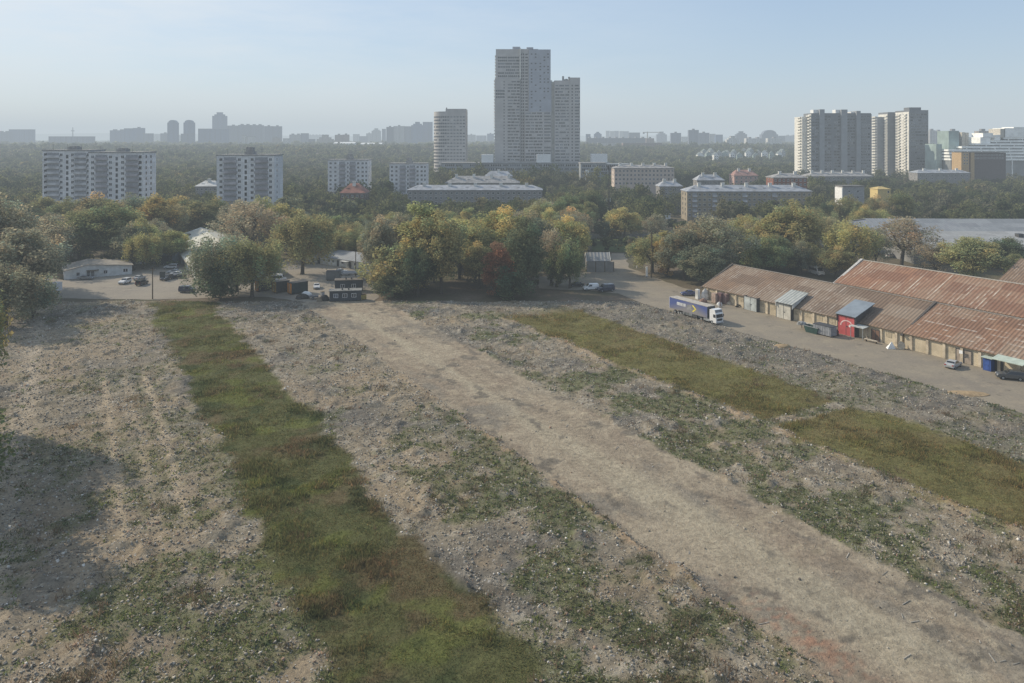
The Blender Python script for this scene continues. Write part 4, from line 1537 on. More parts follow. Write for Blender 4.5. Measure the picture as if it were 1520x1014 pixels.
windows(t, [(Lh * .82, -.03, ZA(285, 415), .9, 1.3, 0, WM0), (Lh * .82, -.03, ZA(293, 415), .9, 1.3, 0, WM0)])

# ------------------------------------------------------------------ the two dark slab towers at the right
YK = 772
sK = F / YK
zk = lambda y: ZA(y, YK)
PAR = plain('terrace_white', (0.85, 0.85, 0.81), 0.7, 0.2, 0, 0.15, 0.2)
t = thing('tower_block', 'wide dark slab tower with three pale pylons, left of the right-hand pair', 'tower block', (XA(1204.5, YK), YK, 0))
X = lambda p: (p - 1204.5) / sK
MB().span(0, X(1293), 0, 21, 0, zk(168)).build('wall', SLAB_GREY, t)
MB().span(X(1276), X(1293.5), -.5, 21.3, 0, zk(169.5)).build('wall', SLAB_GREY, t)
for (a, b_, y_) in ((1215.6, 1222.8, 162.5), (1247.6, 1256.6, 162.8), (1270.1, 1276.1, 164.8)):
    MB().span(X(a), X(b_), -2.2, 12, 0, zk(y_)).build('pylon', SLAB_LIGHT, t)
for (a, b_, y_) in ((1208.5, 1215.6, 162.8), (1241.6, 1247.6, 162.8), (1264.5, 1270, 166)):
    MB().span(X(a), X(b_), 2, 10, zk(168), zk(y_)).build('roof_cabin', WHITE, t)
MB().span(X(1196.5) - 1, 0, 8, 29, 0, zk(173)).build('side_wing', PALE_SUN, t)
MB().span(-.3, -.02, .5, 8, 0, zk(170)).build('flank', PALE_SUN, t)  # pale slab on the sunward side: sunlight put into its colour
wins = []
for k in range(24):
    y_ = 173 + k * 4.35
    for (a, b_) in ((1205.5, 1215), (1223.5, 1234), (1238, 1247), (1257.5, 1269)):
        wins += ribbons(X(a), X(b_), -.03, zk(y_), 1.5, rg, 2, 4, .5, .12)
    wins += ribbons(X(1277.5), X(1291), -.53, zk(y_), 1.6, rg, 4, 8, .3, .1)
    put(t, 'balcony', bal, (-.9, 5, zk(y_)), (2.2, 8, 1.05))
    put(t, 'balcony', bal, (X(1196.5) - 1.6, 15, zk(y_ + 2)), (2, 10, 1.05))
    if k > 3:
        put(t, 'balcony', bal, (X(1293.5) + .7, 6, zk(y_)), (1.5, 7, .9))
windows(t, wins)
x_a0 = XA(1318, YK + 29) - XA(1350, YK)
t = thing('tower_block', 'dark slab tower with a brightly sunlit white flank, right of the pair', 'tower block', (XA(1350, YK), YK, 0))
X = lambda p: (p - 1350) / sK
MB().span(0, X(1378), 0, 29, 0, zk(163.5)).build('wall', SLAB_GREY, t)
MB().span(-.35, -.02, .6, 28.4, 0, zk(166)).build('flank', PALE_SUN, t)  # sunlit look of the grey wall painted on as a pale slab
MB().span(x_a0 - .3, x_a0 - .02, 29.5, 49.5, 0, zk(168)).build('flank', PALE_SUN, t)  # same sunlit tone laid on the rear wing
MB().span(X(1352), X(1369.5), 3, 14, zk(163.5), zk(159.3)).build('roof_cabin', SLAB_GREY, t)
x_a = XA(1318, YK + 29) - XA(1350, YK)
x_b = XA(1329, YK + 29) - XA(1350, YK)
MB().span(x_a, x_b + 3, 29, 50, 0, zk(165)).build('rear_wing', SLAB_GREY, t)
MB().span(x_a - 8, x_a, 36, 52, 0, zk(172)).build('side_wing', SLAB_LIGHT, t)
wins = []
for k in range(24):
    y_ = 170 + k * 4.35
    wins += ribbons(X(1351.5), X(1376.5), -.03, zk(y_), 1.5, rg, 2, 6, .6, .1)
    for q_ in (4, 10, 16, 22):
        wins.append((-.38, q_ + 1.5, zk(y_), 3.6, 1.4, -PI / 2, WM1))
    put(t, 'balcony', bal, (-.8, 8, zk(y_ + 1.5)), (1.6, 6, .95))
    put(t, 'balcony', bal, (-.8, 22, zk(y_ + 1.5)), (1.6, 7, .95))
    put(t, 'balcony', bal, (x_a - 8.6, 42, zk(y_ + 3)), (2, 9, 1.05))
    put(t, 'balcony', bal, (x_a - .8, 32, zk(y_ + 2)), (1.7, 5, 1.0))
    if k > 2:
        put(t, 'balcony', bal, (X(1378) + .9, 8, zk(y_)), (2, 8, .95))
windows(t, wins)

# ------------------------------------------------------------------ the white terraced complex at the right edge
YM = 720
sM = F / YM
zm = lambda y: ZA(y, YM)
t = thing('terraced_building', 'white terraced building stepping up towards the right frame edge', 'building', (XA(1412, YM), YM, 0))
X = lambda p: (p - 1412) / sM
GLZ = plain('terrace_glass', (0.24, 0.25, 0.25), 0.3, 0.5, 0, 0.35, 0.08)
GREENG = plain('greenish_glazing', (0.3, 0.38, 0.36), 0.3, 0.5, 0, 0.25, 0.1)
levels = [(1411, 236), (1411, 231.5), (1411, 226.8), (1411, 222.4), (1432, 217.8), (1462, 213.3), (1479, 208.8), (1498, 204)]
for i, (a, y_) in enumerate(levels):
    zt_ = zm(y_)
    z0_ = zm(levels[i - 1][1]) if i else 0
    dpt = 1.2 * i
    MB().span(X(a) + 1, X(1680), dpt + 1.4, 40, z0_, zt_).build('storey', GLZ, t)
    MB().span(X(a), X(1681), dpt, 40.2, zt_ - 1.45, zt_ + .3).build('parapet', PAR, t)
    for k in range(14):
        xx = X(a) + 5 + k * 13.5
        if xx < X(1670):
            MB().span(xx, xx + .9, dpt + .6, dpt + 1.5, z0_ + .2, zt_ - 1.1).build('pier', PAR, t)
for (a, b_, y0_, y1_, mt) in ((1463, 1478, 213, 203.5, PAR), (1467, 1482, 204, 197.4, PAR), (1486, 1493, 208, 200, PAR), (1499, 1513, 204, 190, PAR), (1513, 1540, 204, 188.5, PAR), (1493, 1500, 204, 191, plain('beige_panel', (0.45, 0.42, 0.36)))):
    MB().span(X(a), X(b_), 8, 26, zm(y0_), zm(y1_)).build('penthouse', mt, t)
for (a, b_, y0_) in ((1402, 1410.5, 214), (1421, 1436.5, 194)):
    MB().span(X(a), X(b_), 14, 34, 0, zm(y0_)).build('glazed_wing', GREENG, t)
MB().span(X(1437), X(1453), 30, 52, 0, zm(195.5)).build('rear_block', plain('brown_grey_block', (0.17, 0.15, 0.15)), t)
for (a, y0_) in ((1452, 196), (1457.5, 196.5)):
    MB().span(X(a), X(a + 5), 26, 40, 0, zm(y0_)).build('rear_tower', plain('beige_panel', (0.45, 0.42, 0.36)), t)
t = thing('brick_block', 'yellow-brown brick block with a dark long side in front of the white terraces', 'apartment block', (XA(1427, 640), 640, 0))
X = lambda p: (p - 1427) * 640 / F
MB().span(0, X(1438.5), 0, 14, 0, ZA(226.3, 640)).build('wall', plain('ochre_brick', (0.42, 0.29, 0.15), 0.9), t)
MB().span(X(1438.5), X(1441.3), 1.2, 14, 0, ZA(226.6, 640)).build('recess', DARK_BRICK, t)
MB().span(X(1441.3), X(1446.5), 0, 14, 0, ZA(226.3, 640)).build('wall', plain('ochre_brick', (0.42, 0.29, 0.15), 0.9), t)
MB().span(X(1446.5), X(1494), 0.8, 14, 0, ZA(226.8, 640)).build('long_wing', plain('dark_brick_wing', (0.11, 0.09, 0.09), 0.9), t)
MB().span(-.3, X(1494.5), -.3, 14.3, ZA(226.3, 640), ZA(225.6, 640)).build('roof', ROOF_TAR, t)
windows(t, [(X(p_), -.03, ZA(y_, 640), 1.2, 1.3, 0, WM1) for p_ in (1431.5, 1435.5) for y_ in (229.5, 234, 238.5, 243)] + [(X(1449 + 4 * k), .77, ZA(y_, 640), 1.4, 1.3, 0, WM1) for k in range(11) for y_ in (230.5, 235)])

# ------------------------------------------------------------------ paved yards and the service road
def paving(name, col, col2, col3):
    m, nt, b = base_mat(name, 0.92, 0.15)
    p = pos(nt)
    c = mix(nt, ramp(nt, noise(nt, p, 0.09, 5, 0.65), .38, .64), col, col2)
    c = mix(nt, ramp(nt, noise(nt, p, 0.35, 7, 0.72), .52, .7), c, col3)
    c = mix(nt, ramp(nt, noise(nt, p, 0.22, 6, 0.75), .58, .68), c, tuple(q * .62 for q in col2))
    c = mix(nt, ramp(nt, noise(nt, p, 2.5, 5, 0.7), .35, .75), c, mix(nt, 1.0, c, (.74, .74, .74), 'MULTIPLY'))
    nt.links.new(c, b.inputs['Base Color'])
    bp = nd(nt, 'ShaderNodeBump')
    bp.inputs['Distance'].default_value = 0.06
    nt.links.new(noise(nt, p, 3, 6, 0.7), bp.inputs['Height'])
    nt.links.new(bp.outputs[0], b.inputs['Normal'])
    return m


PAVE = paving('dusty_asphalt', (0.29, 0.25, 0.19), (0.235, 0.205, 0.165), (0.33, 0.28, 0.205))
PAVE2 = paving('dusty_asphalt_far', (0.29, 0.255, 0.205), (0.25, 0.222, 0.185), (0.33, 0.285, 0.22))


def sheet(name, pts, mat, z, kind='structure', sub=True):
    """flat polygon with a slightly broken outline"""
    out = []
    n = len(pts)
    for i in range(n):
        a, b_ = Vector(pts[i]), Vector(pts[(i + 1) % n])
        k = max(1, int((b_ - a).length / 3.0)) if sub else 1
        for j in range(k):
            q_ = a.lerp(b_, j / k)
            if j:
                q_ += Vector((random.uniform(-.45, .45), random.uniform(-.45, .45)))
            out.append(q_)
    bm = bmesh.new()
    f = bm.faces.new([bm.verts.new((q_.x, q_.y, z)) for q_ in out])
    bmesh.ops.triangulate(bm, faces=[f])
    bmesh.ops.recalc_face_normals(bm, faces=bm.faces)
    for f in bm.faces:
        if f.normal.z < 0:
            f.normal_flip()
    me = bpy.data.meshes.new(name)
    bm.to_mesh(me)
    bm.free()
    me.materials.append(mat)
    return tag(link(name, me), kind=kind)


gp = lambda *pts: [G(a, b_)[:2] for a, b_ in pts]
sheet('service_road', [UV(u_, 133.2)[:2] for u_ in (10, 40, 70, 100, 130, 150)] + gp((918, 436), (880, 432), (800, 428), (790, 412), (862, 404), (906, 402), (908, 376), (927, 376), (934, 398), (962, 408), (1005, 424), (1040, 434)) +
      [UV(162, 155.6)[:2], UV(162, 181)[:2], UV(60, 192)[:2], UV(10, 190)[:2]], PAVE, .012)
sheet('yard_pavement', gp((-60, 455), (60, 447), (90, 443), (230, 445), (296, 443), (330, 440), (400, 441), (470, 452), (540, 456), (562, 442), (548, 404), (500, 392), (462, 386), (430, 383), (400, 394), (318, 402), (262, 378), (228, 368),
                          (196, 372), (200, 402), (95, 416), (60, 410), (-60, 412)), PAVE2, .014)
sheet('side_road', [(14, 346), (170, 352), (170, 360), (14, 354)], PAVE2, .016)
LAWN = paving('mown_lawn', (0.075, 0.10, 0.03), (0.06, 0.085, 0.03), (0.09, 0.11, 0.04))
sheet('lawn', gp((878, 374), (876, 353), (922, 353), (936, 362), (930, 374)), LAWN, .02)
sheet('field', gp((70, 402), (80, 385), (100, 382), (96, 404)), LAWN, .02)

# ------------------------------------------------------------------ the rusty sheds on the right
EAVE, RIDGE = 3.35, 8.5
R1 = rust_roof('rusty_brown_roof', (0.215, 0.14, 0.09), (0.155, 0.11, 0.08), (0.245, 0.20, 0.155), (0.36, 0.32, 0.28), .8, 0, .85, .14)
R2 = rust_roof('rusty_coursed_roof', (0.245, 0.14, 0.085), (0.19, 0.105, 0.068), (0.245, 0.185, 0.135), (0.38, 0.33, 0.28), .5, .75)
R3 = rust_roof('red_rust_roof', (0.285, 0.15, 0.088), (0.20, 0.10, 0.064), (0.26, 0.18, 0.125), (0.47, 0.42, 0.35), .9, 0, .95, .05)
BAR = plain('shadowed_barge_board', (0.085, 0.075, 0.068), 0.9)  # colour darkened so the joint between the roofs reads as shadow
SHW = brick_mat('buff_shed_brick', (0.60, 0.51, 0.36), (0.54, 0.46, 0.32), (0.42, 0.36, 0.28), 1.4)
PIL = plain('buff_render', (0.54, 0.46, 0.34), 0.9, 0.2, 0, 0.3, 0.8, (0.25, 0.2, 0.16))
DOORM = plain('pale_door_steel', (0.42, 0.45, 0.44), 0.7, 0.3, 0, 0.3, 0.7, (0.28, 0.24, 0.19))


def shed_root(name, label, u_far, v_front):
    x, y, _ = UV(u_far, v_front)
    return thing(name, label, 'shed', (x, y, 0), AU)            # local x runs toward the viewer, y away from the road


W_ = 24.0
for (u_far, u_near, mat, lb, nmz) in ((158.8, 99.2, R1, 'front long shed with brown-grey corrugated roof and buff brick bays', 0), (98.6, 30.0, R2, 'front shed continuing to the right frame edge, roof with broken pale courses', 1)):
    t = shed_root('storage_shed', lb, u_far, 155.3)
    t['group'] = 'long sheds with rusty roofs'
    L = u_far - u_near
    m = MB()
    m.span(0, L, 0, W_, 0, EAVE)
    for xe in (0, L - .3):
        m.prism([(xe, 0), (xe + .3, 0), (xe + .3, W_), (xe, W_)], EAVE, EAVE + .02)
        m.add([(xe, 0, EAVE), (xe, W_, EAVE), (xe, W_ / 2, RIDGE - .2), (xe + .3, 0, EAVE), (xe + .3, W_, EAVE), (xe + .3, W_ / 2, RIDGE - .2)], [(0, 1, 2), (5, 4, 3), (0, 2, 5, 3), (1, 4, 5, 2)])
    m.build('wall', SHW, t)
    rf = MB().gable(0, L, 0, W_, EAVE + .12, RIDGE, .38).build('roof', mat, t)
    # ridge cap and raised fire walls
    rc = MB()
    rc.span(-.5, L + .5, W_ / 2 - .3, W_ / 2 + .3, RIDGE - .06, RIDGE + .07)
    rc.build('ridge_cap', plain('ridge_cap_sheet', (0.25, 0.215, 0.18), 0.8), rf)
    sl = (RIDGE - EAVE) / (W_ / 2)
    for xe in ([-.7] if nmz == 0 else [-.55]):
        pw = MB()
        P = [(-.7, EAVE - .3), (W_ / 2, RIDGE + .32), (W_ + .7, EAVE - .3), (W_ + .7, EAVE + .3 - .3), (W_ / 2, RIDGE - .3), (-.7, EAVE - .7)]
        vs = [(xe, a, b_) for a, b_ in P] + [(xe + .55, a, b_ + .0) for a, b_ in P]
        n = 6
        pw.add(vs, [(0, 1, 4, 5), (1, 2, 3, 4), (11, 10, 7, 6), (10, 9, 8, 7)] + [(i, i + n, (i + 1) % n + n, (i + 1) % n) for i in range(n)])
        pw.build('barge_wall', BAR, t)
    k = 0
    x = 1.6
    while x < L - .5:
        pb = MB()
        pb.box((x, -.15, EAVE / 2 - .12), (.55, .30, EAVE - .3), 0)
        pb.build('pilaster', PIL, t)
        # boarded window high in the bay
        if (k % 3) != 1 and nmz == 0 or (k % 4 == 2):
            wb = MB()
            wb.span(x + 1.0, x + 2.4, -.05, 0, 1.5, 2.6)
            wb.build('window_panel', plain('blocked_window', (0.4, 0.34, 0.24), 0.9, 0.2, 0, 0.3, 2), t)
        x += 3.55
        k += 1
    gt = MB()
    gt.span(-.4, L + .4, -.45, -.36, EAVE - .22, EAVE - .08)
    gt.build('eaves_board', WOOD, t)
    if nmz == 0:
        SHED_A = t
    else:
        SHED_B = t
t = shed_root('storage_shed', 'rear long shed with red rusted roof and white streaks', 141.8, 191.0)
t['group'] = 'long sheds with rusty roofs'
L = 130
m = MB()
m.span(0, L, 0, 24, 0, 4.0)
m.add([(0, 0, 4), (0, 24, 4), (0, 12, 9.0), (.3, 0, 4), (.3, 24, 4), (.3, 12, 9.0)], [(0, 1, 2), (5, 4, 3)])
m.build('wall', SHW, t)
rf = MB().gable(0, L, 0, 24, 4.1, 9.3, .6).build('roof', R3, t)
MB().span(-.6, L, 11.7, 12.3, 9.24, 9.4).build('ridge_cap', plain('ridge_cap_pale', (0.42, 0.38, 0.32), 0.8), rf)
bw = MB()
P = [(-.8, 3.6), (12, 9.65), (24.8, 3.6), (24.8, 3.1), (12, 9.0), (-.8, 3.1)]
vs = [(-.9, a, b_) for a, b_ in P] + [(-.1, a, b_) for a, b_ in P]
bw.add(vs, [(0, 1, 4, 5), (1, 2, 3, 4), (11, 10, 7, 6), (10, 9, 8, 7)] + [(i, i + 6, (i + 1) % 6 + 6, (i + 1) % 6) for i in range(6)])
bw.build('barge_wall', plain('pale_barge', (0.45, 0.44, 0.42), 0.8), t)
t = shed_root('storage_shed', 'third shed with a rusty gable roof, mostly beyond the right frame edge', 119.5, 235)
t['group'] = 'long sheds with rusty roofs'
m = MB()
m.span(0, 90, 0, 24, 0, 4.0)
m.add([(0, 0, 4), (0, 24, 4), (0, 12, 9.0), (.3, 0, 4), (.3, 24, 4), (.3, 12, 9.0)], [(0, 1, 2), (5, 4, 3)])
m.build('wall', SHW, t)
MB().gable(0, 90, 0, 24, 4.1, 9.3, .6).build('roof', R1, t)
MB().span(10, 18, -2.5, -.1, 0, 3.6).build('lean_to', DARK_STEEL, t)


def at_wall(px, v=155.3):
    """distance along the front shed wall (local x of the far shed) of a picture column"""
    lo, hi = 20.0, 158.8
    for _ in range(40):
        md = (lo + hi) / 2
        x_, y_, _z = UV(md, v)
        if CX + F * x_ / y_ > px:
            lo = md
        else:
            hi = md
    return (lo + hi) / 2


def on_shed(px, v=155.3):
    u = at_wall(px, v)
    return (SHED_A, 158.8 - u) if u > 99 else (SHED_B, 98.6 - u)


def door(px, w_, h_, mat, name='door', y=-.72, frame=True):
    r, x = on_shed(px)
    b = MB()
    b.span(x - w_ / 2, x + w_ / 2, y, y + .12, .05, h_)
    d = b.build(name, mat, r)
    b = MB()
    for xx in (x - w_ / 2 - .12, x + w_ / 2):
        b.span(xx, xx + .12, y - .05, 0, 0, h_ + .12)
    b.span(x - w_ / 2, x + w_ / 2, y - .05, y + .1, h_, h_ + .12)
    b.build('door_frame', DARK_STEEL, d)
    b = MB()
    b.span(x - .05, x + .05, y - .02, y - .001, .1, h_ - .05)
    b.span(x + .15, x + .45, y - .06, y - .002, h_ * .45, h_ * .5)
    b.build('handle', DARK_STEEL, d)
    return d


def porch_roof(px, w_, y0, y1, z0, z1, mat, cheeks=None):
    """a lean-to roof rising from over the wall back onto the shed roof"""
    r, x = on_shed(px)
    b = MB()
    b.add([(x - w_ / 2, y0, z0), (x + w_ / 2, y0, z0), (x + w_ / 2, y1, z1), (x - w_ / 2, y1, z1), (x - w_ / 2, y0, z0 - .12), (x + w_ / 2, y0, z0 - .12), (x + w_ / 2, y1, z1 - .12), (x - w_ / 2, y1, z1 - .12)],
          [(0, 1, 2, 3), (7, 6, 5, 4), (0, 4, 5, 1), (1, 5, 6, 2), (2, 6, 7, 3), (3, 7, 4, 0)])
    c_ = b.build('porch_roof', mat, r)
    if cheeks:
        for xx in (x - w_ / 2 + .1, x + w_ / 2 - .2):
            q_ = MB()
            q_.add([(xx, y0 + .2, EAVE - .4), (xx, y1, z1 - .2), (xx, y0 + .2, z0 - .14), (xx + .1, y0 + .2, EAVE - .4), (xx + .1, y1, z1 - .2), (xx + .1, y0 + .2, z0 - .14)], [(0, 1, 2), (5, 4, 3), (0, 2, 5, 3)])
            q_.build('cheek', cheeks, c_)
    return c_


RIBBED = rust_roof('ribbed_grey_sheet', (0.33, 0.35, 0.34), (0.27, 0.29, 0.28), (0.36, 0.38, 0.37), (0.5, 0.52, 0.5), .5, 0, .9)
BLUE_ROOF = plain('slate_blue_sheet', (0.2, 0.235, 0.27), 0.5, 0.4, 0, 0.15, 0.6)
door(1118, 4.2, 3.5, DOORM, 'double_door', -1.1)
door(1167, 4.4, 3.7, plain('pale_wood_door', (0.5, 0.48, 0.42), 0.8, 0.2, 0, 0.25, 0.8), 'double_door', -1.0)
porch_roof(1169, 5.4, -1.6, 4.6, 4.15, 6.5, RIBBED, OFFWHITE)
gate = door(1262, 4.3, 4.35, plain('red_gate_paint', (0.46, 0.09, 0.09), 0.5, 0.4, 0, 0.15, 0.6), 'red_gate', -1.5)
porch_roof(1263, 5.2, -2.0, 5.2, 4.75, 7.2, BLUE_ROOF, DARK_STEEL)
r_, x_ = on_shed(1262)
# worn white arc and disc painted on the red gate
arc = MB()
for k in range(14):
    a0, a1 = PI * (.98 - .75 * k / 14), PI * (.98 - .75 * (k + 1) / 14)
    for (q0, q1) in ((1.25, 1.5),):
        arc.add([(x_ + .2 + q1 * 1.15 * math.cos(a0), -1.53, 2.05 + q1 * math.sin(a0)), (x_ + .2 + q1 * 1.15 * math.cos(a1), -1.53, 2.05 + q1 * math.sin(a1)),
                 (x_ + .2 + q0 * 1.15 * math.cos(a1), -1.53, 2.05 + q0 * math.sin(a1)), (x_ + .2 + q0 * 1.15 * math.cos(a0), -1.53, 2.05 + q0 * math.sin(a0))], [(0, 1, 2, 3)])
arc.build('painted_arc', plain('worn_white_sign', (0.7, 0.5, 0.48), 0.7), gate)
ds = MB()
ds.add([(x_ + 1.0 + .3 * math.cos(2 * PI * k / 14), -1.535, 2.35 + .3 * math.sin(2 * PI * k / 14)) for k in range(14)], [tuple(range(14))])
ds.build('painted_disc', WHITE, gate)
c_ = porch_roof(1281, 3.6, -2.4, .2, 2.75, 3.1, plain('pale_tin', (0.4, 0.42, 0.41), 0.6), None)
for dx in (-1.5, 1.5):
    r_, x_ = on_shed(1281)
    MB().span(x_ + dx - .06, x_ + dx + .06, -2.3, -2.18, 0, 2.65).build('post', STEEL, c_)
door(1301, 1.9, 2.5, plain('brown_door', (0.17, 0.1, 0.07), 0.8, 0.2, 0, 0.2, 1), 'door', -.3)
door(1431, 3.0, 2.6, plain('faded_door', (0.3, 0.25, 0.2), 0.8, 0.2, 0, 0.3, 1), 'door', -.12)
sgn = MB()
r_, x_ = on_shed(1429)
sgn.span(x_ - .35, x_ + .35, -.68, -.64, 1.9, 2.6)
sgn.build('notice_board', WHITE, r_)
porch_roof(1505, 5.6, -2.6, .3, 3.0, 3.5, plain('pale_green_sheet', (0.42, 0.48, 0.41), 0.6, 0.3, 0, 0.15, 1))
door(1478, 2.6, 2.6, DARK_STEEL, 'door', -.1)


# ------------------------------------------------------------------ warehouses behind
def gable_shed(name, label, x, y, rz, L, D, eave, ridge, wall, roof, over=.4, yr=None, cat='shed', verge=None):
    t = thing(name, label, cat, (x, y, 0), rz)
    m = MB()
    yr_ = D / 2 if yr is None else yr
    m.span(0, L, 0, D, 0, eave)
    for xe in (0.0, L - .2):
        m.add([(xe, 0, eave), (xe, D, eave), (xe, yr_, ridge - .15), (xe + .2, 0, eave), (xe + .2, D, eave), (xe + .2, yr_, ridge - .15)], [(0, 1, 2), (5, 4, 3)])
    m.build('wall', wall, t)
    rf = MB().gable(0, L, 0, D, eave + .08, ridge, over, .14, yr).build('roof', roof, t)
    if verge:
        v = MB()
        for xe in (-over - .06, L + over - .06):
            for (ya, za, yb, zb) in ((-over, eave, yr_, ridge + .06), (yr_, ridge + .06, D + over, eave)):
                v.add([(xe, ya, za - .25), (xe, yb, zb - .25), (xe, yb, zb + .1), (xe, ya, za + .1), (xe + .12, ya, za - .25), (xe + .12, yb, zb - .25), (xe + .12, yb, zb + .1), (xe + .12, ya, za + .1)],
                      [(0, 1, 2, 3), (7, 6, 5, 4), (3, 2, 6, 7), (0, 4, 5, 1), (0, 3, 7, 4), (1, 5, 6, 2)])
        v.build('verge', verge, rf)
    return t, rf


GREYSHEET = rust_roof('grey_corrugated', (0.33, 0.335, 0.33), (0.29, 0.29, 0.285), (0.36, 0.365, 0.36), (0.45, 0.45, 0.44), .35, 0, 1.2)
GREYSHEET2 = rust_roof('slate_corrugated', (0.25, 0.265, 0.28), (0.22, 0.235, 0.25), (0.28, 0.29, 0.3), (0.34, 0.35, 0.36), .3, 0, 1.2)
xw = XA(1352, 276)
t, rf = gable_shed('warehouse', 'long pale grey warehouse at the right, nearer low roof', xw, 274, -.03, 190, 60, 5.0, 8.3, plain('warehouse_wall', (0.2, 0.2, 0.195), 0.85, 0.2, 0, 0.3, 0.3), GREYSHEET, .5, 30)  # wall grey darkened: its shade is put into the colour
for k in range(3):
    MB().span(50 + 40 * k, 52 + 40 * k, 20, 22.5, 7, 8.6).build('roof_vent', DARK_STEEL, rf)
t, rf = gable_shed('warehouse', 'taller slate grey warehouse roof behind the pale grey one, with a bluish gable', XA(1308, 312), 312, -.03, 230, 36, 7.5, 11.2, plain('bluish_gable', (0.16, 0.19, 0.26), 0.7), GREYSHEET2, .5, 14)
MB().span(96, 99.5, 6, 9, 9, 10.2).build('roof_vent', DARK_STEEL, rf)
gable_shed('warehouse', 'low pale roof among the trees left of the warehouses', XA(1190, 318), 318, 0, 30, 12, 5.2, 7.0, OFFWHITE, GREYSHEET, .4)
gable_shed('shed', 'small roof at the far left edge beyond the hazy trees', XA(-20, 330), 330, .1, 26, 14, 5, 8, OFFWHITE, GREYSHEET, .4)

# pale shed at the left, aligned with the strips
x_, y_, _ = UV(343, 33.7)
t, rf = gable_shed('storage_shed', 'pale-roofed shed with white verge behind the three left trees', x_, y_, AU, 88, 25.4, 3.5, 7.8, plain('grey_shed_wall', (0.34, 0.34, 0.32), 0.85, 0.2, 0, 0.3, 0.5), plain('pale_asbestos', (0.5, 0.49, 0.42), 0.85, 0.2, 0, 0.2, 0.4, (0.36, 0.35, 0.31)), .6, None, 'shed', WHITE)
for k in range(9):
    b = MB()
    b.span(6 + 9 * k, 9 + 9 * k, -.08, 0, .1, 2.9)
    b.build('shutter', DARK_STEEL if k % 2 else DOORM, t)
MB().span(26, 70, -.7, -.06, 2.9, 3.05).build('awning', plain('beige_sheet', (0.42, 0.38, 0.3), 0.8), t)
MB().span(8, 9.5, 6, 7.5, 5.4, 6.6).build('roof_vent', DARK_STEEL, rf)

# long white shed with a grey roof
a_, b2_ = Vector(G(455, 388.5)[:2]), Vector(G(552, 403)[:2])
d_ = b2_ - a_
rz_ = math.atan2(d_.y, d_.x)
t, rf = gable_shed('storage_shed', 'long white shed with a slate grey roof beyond the paved yard', a_.x, a_.y, rz_, d_.length, 9.5, 2.9, 5.0, OFFWHITE, GREYSHEET2, .5, None, 'shed', WHITE)
Lw = d_.length
for k, (q_, w_, h_, mt) in enumerate(((.1, 1.1, 2.0, DARK_STEEL), (.2, 1.6, 2.1, DARK_STEEL), (.5, 1.1, 2.2, DARK_STEEL), (.68, 1.4, 2.2, DARK_STEEL), (.86, 1.1, 2.1, DARK_STEEL))):
    b = MB()
    b.span(Lw * q_ - w_ / 2, Lw * q_ + w_ / 2, -.06, 0, .05, h_)
    b.build('door', mt, t)
for q_ in (.16, .64):
    b = MB()
    b.span(Lw * q_ - 1.7, Lw * q_ + 1.7, -1.9, 0, 2.35, 2.47)
    b.span(Lw * q_ - 1.6, Lw * q_ - 1.48, -1.8, -1.68, 0, 2.35)
    b.span(Lw * q_ + 1.48, Lw * q_ + 1.6, -1.8, -1.68, 0, 2.35)
    b.build('porch', OFFWHITE, t)
windows(t, [(Lw * q_, -.03, 1.6, 1.2, .95, 0, WM1) for q_ in (.29, .36, .43, .57, .76, .93)])

# low white gabled shed at the left, siding facing the yard
a_, b2_ = Vector(G(95, 415.5)[:2]), Vector(G(196, 407)[:2])
d_ = b2_ - a_
t = thing('shed', 'low white gabled shed with door canopy at the left of the yard', 'shed', (a_.x, a_.y, 0), math.atan2(d_.y, d_.x))
Lw = d_.length
pk = Lw * .36
D_ = 13
SID = plain('white_siding', (0.58, 0.585, 0.57), 0.8, 0.2, 0, 0.18, 0.6, (0.42, 0.41, 0.38))
m = MB()
m.add([(0, 0, 0), (Lw, 0, 0), (Lw, 0, 3.1), (pk, 0, 4.3), (0, 0, 2.9), (0, D_, 0), (Lw, D_, 0), (Lw, D_, 3.1), (pk, D_, 4.3), (0, D_, 2.9)],
      [(0, 1, 2, 3, 4), (9, 8, 7, 6, 5), (0, 5, 6, 1), (1, 6, 7, 2), (2, 7, 8, 3), (3, 8, 9, 4), (4, 9, 5, 0)])
m.build('wall', SID, t)
m = MB()
for (xa, za, xb, zb) in ((-.5, 2.9, pk, 4.42), (pk, 4.42, Lw + .4, 3.14)):
    m.add([(xa, -.5, za), (xb, -.5, zb), (xb, D_ + .4, zb), (xa, D_ + .4, za), (xa, -.5, za - .14), (xb, -.5, zb - .14), (xb, D_ + .4, zb - .14), (xa, D_ + .4, za - .14)],
          [(0, 1, 2, 3), (7, 6, 5, 4), (0, 4, 5, 1), (1, 5, 6, 2), (2, 6, 7, 3), (3, 7, 4, 0)])
m.build('roof', plain('brown_grey_felt', (0.26, 0.235, 0.2), 0.9, 0.2, 0, 0.25, 0.5), t)
m = MB()
m.span(Lw * .32, Lw * .5, -1.2, 0, 2.35, 2.47)
m.build('canopy', WOOD, t)
for q_ in (.35, .41):
    MB().span(Lw * q_ - .45, Lw * q_ + .45, -.05, 0, .05, 2.1).build('door', plain('grey_door', (0.2, 0.2, 0.2), 0.7), t)
windows(t, [(Lw * q_, -.03, 1.5, w_, 1.2, 0, WM1) for q_, w_ in ((.6, 1.2), (.9, 1.5), (.2, 1.0))])

